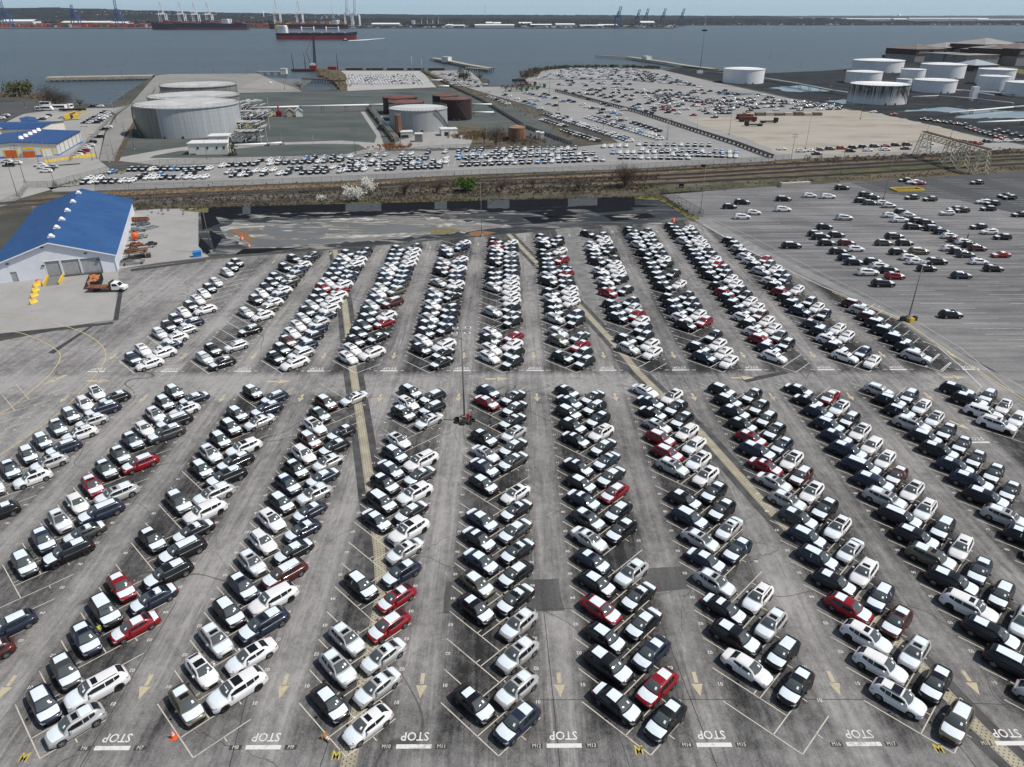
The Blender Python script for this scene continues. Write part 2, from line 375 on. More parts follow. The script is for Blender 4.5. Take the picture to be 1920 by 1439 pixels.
for i in range(90):
    px = rgm.choice([rgm.uniform(440, 960), rgm.uniform(560, 1230)]); py = rgm.uniform(398, 440) if px < 700 else rgm.uniform(394, 428); w_ = rgm.uniform(5, 34)*(1 if px < 960 else .7); h_ = rgm.uniform(.4, 1.6)
    if py > 466-(px-440)*.055: continue
    zone('foam_streak', rough([(px-w_, py), (px-w_*.4, py-h_), (px+w_*.5, py-h_*.8), (px+w_, py), (px+w_*.3, py+h_), (px-w_*.5, py+h_*.7)], .45, 5, i), FOAM if i % 3 else MUD, .075+.0005*i, parent=BAS)
REED = M('rust_reeds', (.20, .10, .045), .95, var=.4, scale=2)
zone('reed_patch', [(432, 431), (448, 433), (476, 448), (472, 455), (452, 449)], REED, .08, rg=1.2, parent=BAS)
zone('reed_patch', [(876, 437), (900, 434), (930, 437), (905, 443), (880, 444)], REED, .08, rg=1.2, parent=BAS)
zone('reed_patch', [(805, 432), (850, 428), (870, 433), (830, 440), (810, 441)], M('olive_reeds', (.16, .13, .06), .95, var=.4, scale=2), .08, rg=1.2, parent=BAS)
# dark lined bank with its paler panels on the far side of the basin
bank = empty('basin_bank', kind='structure')
DK = M('bank_liner_dark', (.010, .011, .015), .9, spec=.06, var=.25, scale=.5); DKP = M('bank_liner_pale', (.060, .072, .078), .85, spec=.1, var=.25, scale=.8)
edges = [392, 455, 470, 506, 540, 594, 648, 715, 815, 838, 914, 955, 1065, 1120, 1190]
pale = {1, 6, 8, 10, 12}
def by(px, low):
    return (404-(px-392)*.024 if low else 393.5-(px-392)*.0245)
for i in range(len(edges)-1):
    x0, x1 = edges[i], edges[i+1]
    a, b_, c, d = G(x0, by(x0, 1)), G(x1, by(x1, 1)), G(x1, by(x1, 0)), G(x0, by(x0, 0))
    m = MB(); z = .55
    m.face([(*a, .03), (*b_, .03), (*c, z), (*d, z)]); m.face([(*d, z), (*c, z), (c[0], c[1]+4, 0), (d[0], d[1]+4, 0)])
    m.build('liner_panel', DKP if i in pale else DK, bank)
zone('dark_patch', [(400, 404), (560, 401), (720, 396), (900, 392), (1060, 388), (1200, 384), (1230, 388), (1060, 394), (900, 399), (740, 404), (600, 406), (480, 409), (430, 412)], DK, .062, rg=1.2, parent=BAS)
for q in ([(376, 402), (398, 396), (412, 420), (380, 432)], [(376, 446), (400, 470), (388, 478), (372, 462)], [(392, 432), (418, 445), (402, 470)], [(455, 468), (560, 465), (480, 476), (440, 478)],
          [(1060, 381), (1120, 379), (1135, 384), (1085, 388)], [(990, 398), (1060, 394), (1085, 402), (1030, 408)], [(1090, 391), (1180, 388), (1190, 395), (1120, 400)], [(980, 408), (1070, 405), (1090, 412), (1000, 420)], [(1130, 404), (1215, 400), (1230, 408), (1150, 415)]):
    zone('dark_patch', q, DK, .06, parent=BAS)
zone('grass_verge', [(330, 395), (392, 391), (700, 379), (1100, 373), (1190, 369), (1236, 368), (1290, 404), (1310, 406), (1302, 414), (1286, 408), (1262, 392), (1235, 377), (1195, 373.5), (1100, 377), (700, 383), (400, 394.5), (380, 399)], GRASS, .10, rg=0.7)
# railway corridor
zone('rail_corridor', [(-600, 440), (0, 402), (40, 392), (240, 390), (392, 391), (700, 379), (1100, 373), (1236, 366), (1400, 353), (1590, 343), (1920, 322), (2600, 276), (2600, 240), (1920, 279), (1700, 292), (1500, 299), (1440, 304), (1160, 320), (900, 329), (640, 342), (400, 352), (180, 360), (90, 362), (0, 390), (-600, 430)], SCRUB, .008)
STRAWG = ground_mat('straw_ground', [(.10, .075, .05), (.24, .17, .105), (.30, .22, .14)], .12, 8, .3, .7, (1, 2, 1)); OLVG = ground_mat('olive_ground', [(.05, .05, .025), (.10, .105, .045), (.16, .14, .08)], .1, 8)
zone('straw_band', [(185, 362), (640, 345), (1160, 323), (1440, 307), (1500, 304), (1500, 308), (1160, 331), (900, 340), (640, 353), (250, 369)], STRAWG, .03, rg=.8)
zone('straw_band', [(1100, 343), (1240, 334), (1440, 322), (1490, 318), (1500, 323), (1300, 337), (1120, 347)], STRAWG, .03, rg=.8)
zone('straw_band', [(1540, 320), (1700, 308), (1920, 292), (1990, 289), (1990, 297), (1700, 318), (1560, 328)], OLVG, .03, rg=.8)
zone('olive_band', [(1180, 352), (1400, 338), (1560, 330), (1570, 340), (1400, 352), (1240, 362)], OLVG, .03, rg=.8)
zone('gravel_track', [(60, 387), (240, 376), (560, 365), (640, 362), (1000, 350), (1000, 353), (640, 366), (560, 370), (240, 384), (60, 395)], BALLAST, .05, rg=0.5)
# lots further off
zone('middle_lot', [(90, 352), (180, 345), (212, 322), (300, 312), (640, 298), (720, 284), (830, 283), (1080, 276), (1160, 268), (1120, 240), (1000, 200), (900, 172), (800, 140), (812, 133), (880, 132), (900, 150), (905, 163), (992, 163), (1060, 170), (1200, 210), (1350, 262), (1462, 300), (1440, 303), (1160, 318), (900, 327), (640, 340), (400, 350), (180, 358), (100, 360)], MIDLOT, .02)
zone('far_lot', [(1000, 163), (985, 150), (1010, 133), (1060, 129), (1160, 128), (1240, 131), (1320, 150), (1480, 185), (1560, 200), (1700, 228), (1860, 262), (1990, 285), (1920, 279), (1700, 291), (1500, 298), (1462, 300), (1350, 262), (1200, 210), (1060, 170)], MIDLOT, .03)
zone('tan_yard', [(1282, 225), (1400, 216), (1500, 212), (1570, 204), (1640, 212), (1760, 238), (1850, 262), (1800, 270), (1700, 284), (1560, 290), (1470, 290), (1400, 262)], DIRT, .06, rg=1.0)
zone('left_yard_concrete', [(-200, 330), (0, 262), (0, 232), (45, 214), (120, 204), (215, 203), (243, 197), (215, 216), (195, 250), (185, 300), (212, 322), (180, 345), (110, 352), (40, 372), (0, 390), (-200, 420)], ROADC, .02)
zone('left_yard_asphalt', [(-400, 240), (0, 222), (0, 193), (60, 191), (84, 196), (84, 204), (44, 214), (0, 234), (-400, 260)], DARKLOT, .02)
zone('quay_pavement', [(198, 250), (220, 216), (243, 198), (292, 142), (316, 139), (484, 138), (515, 152), (560, 168), (566, 172), (440, 175), (300, 172), (262, 210), (236, 250), (214, 302), (186, 302)], concrete('quay_concrete', (.28, .275, .262), (.18, .178, .17), (12, 30), (.3, .06, 1), .2, .5), .03)
zone('embankment', [(214, 302), (236, 250), (264, 206), (300, 171), (308, 172), (272, 208), (246, 250), (224, 302)], ground_mat('rusty_bank', [(.05, .045, .03), (.13, .09, .055), (.20, .12, .07)], .2, 7), .05, rg=.5)
zone('square_lot', [(634, 136), (642, 133), (790, 133.5), (818, 164), (652, 171)], CONC, .04)
zone('tank_yard', [(218, 300), (250, 240), (266, 205), (302, 175), (440, 173), (560, 172), (640, 171), (820, 168), (800, 141), (900, 174), (1000, 205), (1085, 268), (830, 281), (640, 296), (300, 309)], TANKG, .012)
zone('yard_path', [(222, 296), (300, 282), (360, 274), (420, 276), (520, 268), (640, 264), (700, 268), (724, 283), (640, 296), (640, 291), (688, 280), (672, 271), (600, 270), (520, 272), (420, 281), (340, 283), (290, 292), (280, 297), (420, 296), (560, 293), (640, 291), (640, 298), (300, 311), (222, 302)], ROADC, .03)
zone('yard_path', [(676, 210), (684, 210), (712, 250), (724, 283), (700, 275), (706, 255)], ROADC, .032)
zone('brown_scrub', [(850, 238), (905, 236), (920, 262), (1000, 262), (1010, 276), (900, 279), (870, 262)], SCRUB, .03, rg=1.6)
zone('works_yard', [(790, 248), (850, 240), (880, 262), (880, 277), (740, 280), (735, 270)], ROADC, .034, rg=1.2)
zone('scrub_strip', [(790, 134), (802, 134), (880, 170), (905, 176), (990, 204), (1100, 262), (1160, 268), (1085, 271), (980, 206), (860, 174), (800, 150)], SCRUB, .036, rg=0.8)
zone('oil_terminal', [(1246, 133), (1285, 125), (1330, 132), (1440, 138), (1540, 134), (1600, 129), (1672, 107), (1700, 94), (1780, 85), (1920, 79), (2300, 71), (2600, 120), (2600, 330), (1990, 283), (1860, 259), (1700, 226), (1560, 197), (1480, 182), (1320, 148)], OILG, .04)
zone('rubble_spit', [(598, 131), (604, 129), (640, 133), (652, 171), (645, 171), (622, 150), (596, 140)], SCRUB, .05, rg=1.0)
for q in ([(1440, 166), (1500, 160), (1530, 164), (1560, 172), (1480, 172)], [(1545, 190), (1590, 186), (1640, 194), (1590, 196)], [(1680, 210), (1760, 202), (1900, 208), (1990, 218), (1920, 222), (1790, 222), (1820, 214), (1740, 208)], [(1350, 172), (1420, 176), (1400, 180), (1340, 178)]):
    zone('standing_water', q, PUDDLE, .08, rg=1.2)
zone('green_verge', [(1800, 122), (1880, 134), (1990, 150), (1990, 142), (1900, 128), (1830, 118)], GRASS, .09, rg=0.8)
# ------------------------------------------------------------------ painted markings and drain strips of the big lot
PW = paint('road_paint', (.52, .49, .43), .5); PWW = paint('white_road_paint', (.64, .64, .63), .5)
PYL = paint('yellow_road_paint', (.50, .40, .07), .85, 5); PTAN = paint('tan_road_paint', (.46, .41, .29), .5)
PBLK = M('black_paint_patch', (.045, .045, .046), .85, var=.4, scale=5); PEDGE = M('kerb_line_paint', (.50, .40, .20), .7, var=.3)
def strip_mat():
    n = NT('drain_cover_concrete'); uv = n.t.nodes.new('ShaderNodeTexCoord').outputs['UV']; X, Y, Z = n.xyz(uv)
    fx = n.m('ABSOLUTE', n.m('SUBTRACT', n.m('FRACT', n.m('MULTIPLY', X, 3.2)), .5)); 
    yy = n.m('ADD', n.m('MULTIPLY', Y, 2.4), n.m('MULTIPLY', n.m('FLOOR', n.m('MULTIPLY', X, 3.2)), .5))
    fy = n.m('ABSOLUTE', n.m('SUBTRACT', n.m('FRACT', yy), .5))
    hole = n.m('MULTIPLY', n.m('LESS_THAN', fx, .17), n.m('LESS_THAN', fy, .15))
    c = n.mix(n.rng(n.noise(.5, 6), .3, .7), (.27, .245, .18), (.40, .37, .28))
    edge = n.m('LESS_THAN', n.m('ABSOLUTE', n.m('SUBTRACT', n.m('ABSOLUTE', n.m('SUBTRACT', X, .65)), .56)), .03)
    c = n.mix(n.m('MULTIPLY', edge, .5), c, (.08, .07, .05)); c = n.mix(hole, c, (.05, .045, .04))
    n.set(c, .85); return n.mat
SM = strip_mat(); DB = M('drain_shoulder_asphalt', (.060, .060, .062), .85, var=.6, scale=.45)
D1 = [(628, 470), (646, 568), (661, 690), (675, 781), (694, 911), (711, 1030), (716, 1115), (652, 1439), (615, 1600)]
D2 = [(952, 438), (1090, 578), (1156, 649), (1195, 697), (1240, 741), (1315, 813), (1430, 942), (1482, 997), (1686, 1206), (1778, 1306), (1836, 1367), (1902, 1428), (2040, 1570)]
for D in (D1, D2):
    strip('drain_shoulder', D[:7] if D is D1 else D, 3.3, DB, .016); strip('drain_cover', D, 1.3, SM, .022)
PIT, MOD = 3.655, 12.63
def Lx(r): return -6.10+MOD*r
def Rx(r): return 2.72+MOD*r
ZL = .030
def seg(m, x0, y0, x1, y1, w_=.11, z=ZL):
    d = Vector((x1-x0, y1-y0)).normalized(); n_ = Vector((-d.y, d.x))*w_/2
    m.face([(x0+n_.x, y0+n_.y, z), (x0-n_.x, y0-n_.y, z), (x1-n_.x, y1-n_.y, z), (x1+n_.x, y1+n_.y, z)])
Q = math.sqrt(.5)
def rowlines(m, r, k0, k1, y0, w_):
    for i in range(k0, k1+1):
        ly, ry = 43.35+PIT*i+y0, 41.74+PIT*i+y0
        seg(m, Lx(r), ly, Lx(r)+5.21, ly-5.21, w_)
        t = 3.61 if i == k0 else 5.44
        seg(m, Rx(r), ry, Rx(r)-t, ry-t, w_)
        seg(m, Rx(r)-1.72, ry-1.72, Rx(r)-1.30, ry-2.14, w_)       # car stop ticks
        if i > k0: seg(m, Lx(r)+2.95, ly-2.95, Lx(r)+3.35, ly-2.55, w_)
FR = {}      # (block, row) -> first and last line
for r in range(-7, 6): FR[(0, r)] = (0, 17)
FR[(0, 6)] = (13, 17)
for r in range(-5, 7): FR[(1, r)] = (0, 21 if r < 4 else 24)
FR[(1, -5)] = (0, 15); FR[(1, -4)] = (0, 17); FR[(1, -3)] = (0, 18); FR[(1, -2)] = (0, 19); FR[(1, 6)] = (0, 8); FR[(1, 5)] = (0, 21)
m0, m1 = MB(), MB()
for (bk, r), (a, b_) in FR.items():
    rowlines(m0 if bk == 0 else m1, r, a, b_, 71.25*bk, .10 if bk == 0 else .10)
m0.build('stall_lines', PW, lot); m1.build('stall_lines', PWW, lot)
# lettering
_tc = {}
def glyph(txt):
    if txt in _tc: return _tc[txt]
    c = bpy.data.curves.new('lettering', 'FONT'); c.body = txt; c.align_x = 'CENTER'; c.align_y = 'CENTER'; c.size = 1; c.resolution_u = 2; c.offset = .012
    o = bpy.data.objects.new('tmp', c); SC.collection.objects.link(o)
    bpy.context.view_layer.update()
    me = bpy.data.meshes.new_from_object(o.evaluated_get(bpy.context.evaluated_depsgraph_get()))
    vs = [tuple(v.co) for v in me.vertices]; fs = [tuple(p.vertices) for p in me.polygons]
    bpy.data.objects.remove(o); bpy.data.meshes.remove(me); bpy.data.curves.remove(c)
    _tc[txt] = (vs, fs); return _tc[txt]
def put_text(m, txt, x, y, z, sx, sy, rot=0.0, mi=0):
    vs, fs = glyph(txt); n = len(m.v); c, s = math.cos(rot), math.sin(rot)
    for v in vs: X, Y = v[0]*sx, v[1]*sy; m.v.append((x+X*c-Y*s, y+X*s+Y*c, z))
    for f in fs: m.f.append(tuple(i+n for i in f)); m.m.append(mi); m.sm.append(False)
AX = [4.60+MOD*j for j in range(-8, 8)]
for bk in (0, 1):
    for j in range(-8, 8):
        if bk == 1 and (j < -6 or j > 6): continue
        x, y = 4.62+MOD*j, 39.05+71.25*bk
        if bk == 0 and j == 5: y += 47.5
        if bk == 0 and j > 5: continue
        m = MB(); put_text(m, 'STOP', x, y+.98, ZL+.003, 1.0, 1.15, PI); m.build('stop_lettering', PWW, lot)
        m = MB(); m.box(x-1.48, x+1.48, y-.2, y+.2, ZL-.004, ZL+.004); m.build('stop_bar', PWW, lot)
        for sgn, num in ((-1, 12+2*j), (1, 13+2*j)):
            if num < 1: continue
            m = MB()
            if bk == 0: m.face([(x+sgn*2.32-.5, y-.22, ZL), (x+sgn*2.32+.5, y-.22, ZL), (x+sgn*2.32+.5, y+.22, ZL), (x+sgn*2.32-.5, y+.22, ZL)], 1)
            put_text(m, 'M%d' % num, x+sgn*2.32, y, ZL+.004, .42, .5, 0); m.build('bay_lettering', [PW if bk == 0 else PWW, PBLK], lot)
for r in (-5, -3, -1, 1, 3, 5):
    m = MB(); p = {1: (1198, 1408), -1: (630, 1418), 3: (1760, 1405), -3: (45, 1422)}.get(r)
    x, y = G(*p) if p else (-2.2+MOD*r, 38.6)
    put_text(m, 'M', x, y, ZL, 1.0, 1.25); m.build('row_lettering', PYL, lot)
def arrow(x, y, rot=0.0, s=1.0, mat=None):
    m = MB(); c, sn = math.cos(rot), math.sin(rot)
    def T(a, b_): return (x+(a*c-b_*sn)*s, y+(a*sn+b_*c)*s, ZL+.001)
    m.face([T(-.19, .12), T(.19, .12), T(.19, 1.35), T(-.19, 1.35)]); m.face([T(0, -1.4), T(.52, 0), T(-.52, 0)])
    m.build('direction_arrow', mat or PTAN, lot)
for j in range(-7, 6):
    arrow(4.62+MOD*j, 45.2)
    if -7 < j: arrow(4.62+MOD*j, 100.5)
for j in range(-6, 7):
    arrow(4.62+MOD*j, 116.4); 
    top = 178+1.6*j if j < 0 else 186
    if -5 <= j <= 4: arrow(4.62+MOD*j, {-5: 172, -4: 179, -3: 181.5, -2: 184, -1: 187, 0: 191, 1: 196, 2: 199.5, 3: 199.5, 4: 201}.get(j, 190), 0, .9)
for px, py in ((932, 711), (523, 716), (1392, 709), (185, 715), (1790, 708)):
    x, y = G(px, py); arrow(x, y, PI/2, 1.5)
x, y = G(102, 713); arrow(x, y, -.5, 1.6); x, y = G(1800, 798); arrow(x, y, .55, 1.2)
m = MB()
for (bk, r), (a, b_) in FR.items():
    for k in range(a, b_):
        if bk == 0 or True:
            put_text(m, '%02d' % (k+1), Lx(r)+.22, 45.2+PIT*k+71.25*bk, ZL, .50, .54, PI); put_text(m, '%02d' % (k+1), Rx(r)-.16, 43.4+PIT*k+71.25*bk, ZL, .50, .54, PI)
m.build('stall_numbers', PWW, lot)
# curved road edge lines on the left and the tan edge line on the right
def curve_pts(pts, n=8):
    out = []
    P_ = [Vector(p) for p in pts]
    for i in range(len(P_)-1):
        a, b_, c, d = P_[max(i-1, 0)], P_[i], P_[i+1], P_[min(i+2, len(P_)-1)]
        for k in range(n):
            t = k/n; out.append(.5*((2*b_)+(c-a)*t+(2*a-5*b_+4*c-d)*t*t+(3*b_-a-3*c+d)*t**3))
    out.append(P_[-1]); return [(q.x, q.y) for q in out]
gp = lambda L_: [G(*p) for p in L_]
strip('road_edge_line', curve_pts(gp([(-200, 580), (0, 592), (80, 601), (150, 622), (190, 648), (197, 675), (170, 715), (110, 775), (0, 855), (-120, 940)])), .16, PEDGE, .034, lot, px=False)
strip('road_edge_line', curve_pts(gp([(-200, 610), (0, 620), (60, 632), (105, 656), (112, 675), (90, 706), (40, 750), (0, 778), (-120, 860)])), .16, PEDGE, .034, lot, px=False)
strip('lot_edge_line', gp([(1318, 421), (1400, 468), (1540, 537), (1600, 562), (1695, 600)]), .28, PW, .036, lot, px=False)
strip('lot_edge_line', gp([(1560, 548), (1700, 606), (1790, 668), (1960, 775), (2200, 930)]), .22, PEDGE, .034, lot, px=False)
strip('lot_edge_line', gp([(1330, 410), (1400, 440), (1540, 512), (1700, 592), (1800, 652), (1900, 735)]), .12, PW, .038, lot, px=False)
strip('corner_line', gp([(1729, 640), (1759, 651), (1800, 686), (1840, 725)]), .14, PWW, .036, lot, px=False)
strip('bay_outline', gp([(1735, 688), (1760, 664)]), .14, PWW, .04, lot, px=False); strip('bay_outline', gp([(1764, 695), (1782, 680)]), .14, PWW, .04, lot, px=False)
# stall lines of the right-hand lot run across the picture
m = MB(); X0, Y0 = G(1690, 600)
for i in range(64):
    y = 98+i*2.75
    xs = 62+(212-y)*.255 if y < 212 else 62-(y-212)*.1
    xs = max(xs, 52)+4
    for a in range(0, 9):
        x0 = xs+4+a*19.5
        if random.random() < .93: seg(m, x0, y, x0+9.6, y+random.uniform(-.06, .06), .12, .036)
m.build('lot_lines', M('worn_white_lines', (.50, .50, .49), .8, var=.35, scale=.6), lot)
m = MB()
for i in range(60):
    a = G(300+i*12, 341-i*.62); seg(m, a[0], a[1], a[0]-1.0, a[1]+24, .14, .04)
for i in range(22):
    a = G(452+i*5, 165+i*.2); seg(m, a[0], a[1], a[0]-14, a[1]+110, .4, .06)
m.build('lot_lines', PW, lot)
# dark repair patches on the asphalt
PT = M('asphalt_patch', (.040, .040, .043), .85, var=.35, scale=.8); PT2 = M('pale_asphalt_patch', (.17, .168, .166), .85, var=.3, scale=.5)
for q in ([(212, 602), (222, 548), (230, 548), (222, 600)], [(-60, 632), (212, 604), (212, 608), (-60, 640)], [(90, 662), (170, 612), (174, 613), (100, 664)], [(245, 505), (385, 487), (386, 490), (245, 510)],
          [(1390, 712), (1470, 696), (1480, 700), (1400, 718)]):
    zone('repair_patch', q, PT, .019)
PT3 = concrete('faded_patch', (.135, .133, .13), (.060, .060, .06), (0, 0), (.9, .08, 1), 0, .7, .5)
for q in ([(838, 1092), (1046, 1086), (1056, 1146), (830, 1150)], [(1196, 1068), (1300, 1060), (1345, 1100), (1216, 1112)], [(1500, 1040), (1590, 1030), (1640, 1080), (1530, 1092)]):
    zone('faded_patch', rough(q, .5, 25, 3), PT3, .0155, parent=lot)
JM = M('joint_seal', (.035, .035, .036), .8)
for q in ([(820, 1150), (1110, 1140), (1260, 1110)], [(930, 1313), (1300, 1312), (1600, 1312), (1900, 1322)], [(540, 1022), (480, 1240), (430, 1439)], [(1015, 1105), (1030, 1240), (1050, 1439)], [(700, 1168), (640, 1320), (600, 1439)], [(1560, 1100), (1720, 1300), (1830, 1439)], [(150, 1439), (330, 1130)], [(1240, 1170), (1290, 1300), (1345, 1439)]):
    strip('pavement_joint', q, .07, JM, .0175, lot)
zone('pale_patch', [(1040, 428), (1090, 427), (1210, 560), (1100, 575)], PT2, .013)
# ------------------------------------------------------------------ cars
KIND = {  # L, W, H, cowl x/z, nose z, roof front x, roof rear x, rear glass foot x/z, front/rear wheel x, wheel radius
 'u': dict(L=4.56, W=1.85, H=1.62, cx=.95, cz=1.05, nz=.87, rf=.25, rr=-1.48, bx=-2.14, bz=1.04, wf=1.38, wr=-1.33, r=.36, tz=.98),
 'l': dict(L=5.08, W=1.99, H=1.71, cx=1.15, cz=1.14, nz=.97, rf=.42, rr=-1.78, bx=-2.40, bz=1.14, wf=1.60, wr=-1.48, r=.39, tz=1.05),
 'h': dict(L=4.45, W=1.81, H=1.46, cx=1.00, cz=.97, nz=.76, rf=.28, rr=-1.20, bx=-1.98, bz=.98, wf=1.40, wr=-1.32, r=.33, tz=.90),
 's': dict(L=4.68, W=1.81, H=1.45, cx=1.05, cz=.96, nz=.76, rf=.30, rr=-.92, bx=-1.62, bz=1.00, wf=1.42, wr=-1.32, r=.33, tz=.96)}
class Car:
    def __init__(s, k): s.__dict__.update(KIND[k]); s.k = k; s.h = s.H-s.bz-.02
    def zt(s, x):
        L2 = s.L/2
        pts = [(-L2, s.tz-.22), (-L2+.05, s.tz-.03), (-L2+.16, s.tz), (s.bx, s.bz), (s.bx+.3, s.bz-.01), (0, s.bz-.03), (s.cx-.3, s.cz-.01), (s.cx, s.cz), ((s.cx+L2)/2, (s.cz+s.nz)/2+.03), (L2-.22, s.nz), (L2-.08, s.nz-.07), (L2, s.nz-.20)]
        return float(np.interp(x, [p[0] for p in pts], [p[1] for p in pts]))
    def hw(s, x):
        d = max(0.0, abs(x)-(s.L/2-.95))/.95
        return s.W/2*(1-.23*d**2.5)
    def zb(s, x):
        z = .24 if abs(x) < s.L/2-.3 else .24+.10*(abs(x)-(s.L/2-.3))/.3
        ra = s.r+.055
        for wx in (s.wf, s.wr):
            d = abs(x-wx)
            if d < ra: z = max(z, s.r+math.sqrt(ra*ra-d*d))
        return z
    def sec(s, x):
        w_, t = s.hw(x), s.zt(x); zb = s.zb(x); sh = t-.12
        pts = [(0, t+.015), (.42*w_, t+.008), (.76*w_, t-.025), (.90*w_, t-.085), (.965*w_, t-.17), (w_, t-.34), (w_*.985, .56), (w_*.965, .36), (w_*.93, zb)]
        out = []
        for y, z in pts: out.append((x, y, max(z, zb)))
        out.append((x, w_*.72, max(zb-.02, .22)))
        return out
    def body(s, m, n=14, arch=True):
        L2 = s.L/2; xs = set(np.linspace(-L2+.16, L2-.22, n).tolist()+[-L2, -L2+.05, L2-.08, L2])
        if arch:
            ra = s.r+.055
            for wx in (s.wf, s.wr): xs |= {wx+ra*q for q in (-1.0, -.93, -.75, -.45, 0, .45, .75, .93, 1.0)}
        xs = sorted(xs); xs = [x for i, x in enumerate(xs) if i == 0 or x-xs[i-1] > .02]
        rows = []
        for x in xs:
            q = s.sec(x); rows.append([(a, -b_, c) for a, b_, c in reversed(q)]+q[1:])
        m.grid(rows, 0, True); 
        m.face(list(reversed(rows[-1]))[::1], 0); m.face(rows[0], 0)
        m.box(-L2+.25, L2-.25, -s.W*.40, s.W*.40, .2, .74, 1)
        return rows
    def hh(s, x):
        if x >= s.rf: t = (s.cx+.06-x)/(s.cx+.06-s.rf); return s.h*max(0, math.sin(max(0, min(1, t))*PI/2)**.86)*.965
        if x <= s.rr: t = (x-s.bx+.0)/(s.rr-s.bx); return s.h*max(0, math.sin(max(0, min(1, t))*PI/2)**.8)*(.96 if s.k != 'l' else .97)
        u = (x-s.rr)/(s.rf-s.rr); return s.h*(.965+.035*math.sin(u*PI))
    def top(s, x, v, off=0.0):
        "point on the roof / glass surface; v in -1..1 across"
        h = s.hh(x); t = h/s.h; yb = .90*s.hw(x)*(1 if x > s.bx+.3 else .97); yt = yb-(yb-(.68-.13*max(0, min(1, (s.rf-x)/(s.rf-s.bx)))**2)*s.W/2)*t
        g = max(0.0, min(1.0, (x-s.rf)/(s.cx+.05-s.rf))) if x > s.rf else 0.0
        return Vector((x+.15*(1-v*v)*g, v*yt*.97, s.zt(x)-.02+h+(.045*(1-v*v)-.012)*t+(.02 if g > .5 else 0)*(1-v*v)))
    def side(s, x, t, sg):
        h = s.hh(x); q = h/s.h; yb = .90*s.hw(x)*(1 if x > s.bx+.3 else .97); yt = yb-(yb-(.68-.13*max(0, min(1, (s.rf-x)/(s.rf-s.bx)))**2)*s.W/2)*q
        return Vector((x, sg*(yb+.02+(yt-yb)*t*.97), s.zt(x)-.03+(h-.05*q)*t))
    def cabin(s, m, n=7):
        xs = np.linspace(s.bx-.02, s.rr, 4).tolist()+np.linspace(s.rr, s.rf, n).tolist()[1:]+np.linspace(s.rf, s.cx+.05, 7 if n > 3 else 4).tolist()[1:]
        rows = []
        for x in xs:
            r_ = [s.side(x, 0, -1), s.side(x, .55, -1), s.side(x, 1, -1)]+[s.top(x, v) for v in (-.92, -.5, 0, .5, .92)]+[s.side(x, 1, 1), s.side(x, .55, 1), s.side(x, 0, 1)]
            rows.append([tuple(p) for p in r_])
        m.grid(rows, 0, True); return m
    def panel(s, fn, us, vs, off, m=None, mi=0, sm=True):
        m = m or MB(); rows = []
        for u in us:
            r_ = []
            for v in vs:
                p = fn(u, v); e = .01; du = fn(u+e, v)-fn(u-e, v); dv = fn(u, v+e)-fn(u, v-e); n_ = du.cross(dv)
                if n_.length < 1e-9: n_ = Vector((0, 0, 1))
                n_.normalize()
                if n_.dot(Vector((0, p.y*1.2, 1))) < 0: n_ = -n_
                r_.append(tuple(p+n_*off))
            rows.append(r_)
        return m.grid(rows, mi, sm)
    def hood(s, x, v):
        w_ = s.hw(x); y = v*w_*.89; q = s.sec(x)
        return Vector((x, y, float(np.interp(abs(y), [p[1] for p in q[:6]], [p[2] for p in q[:6]]))))
lin = lambda a, b_, n: np.linspace(a, b_, n).tolist()
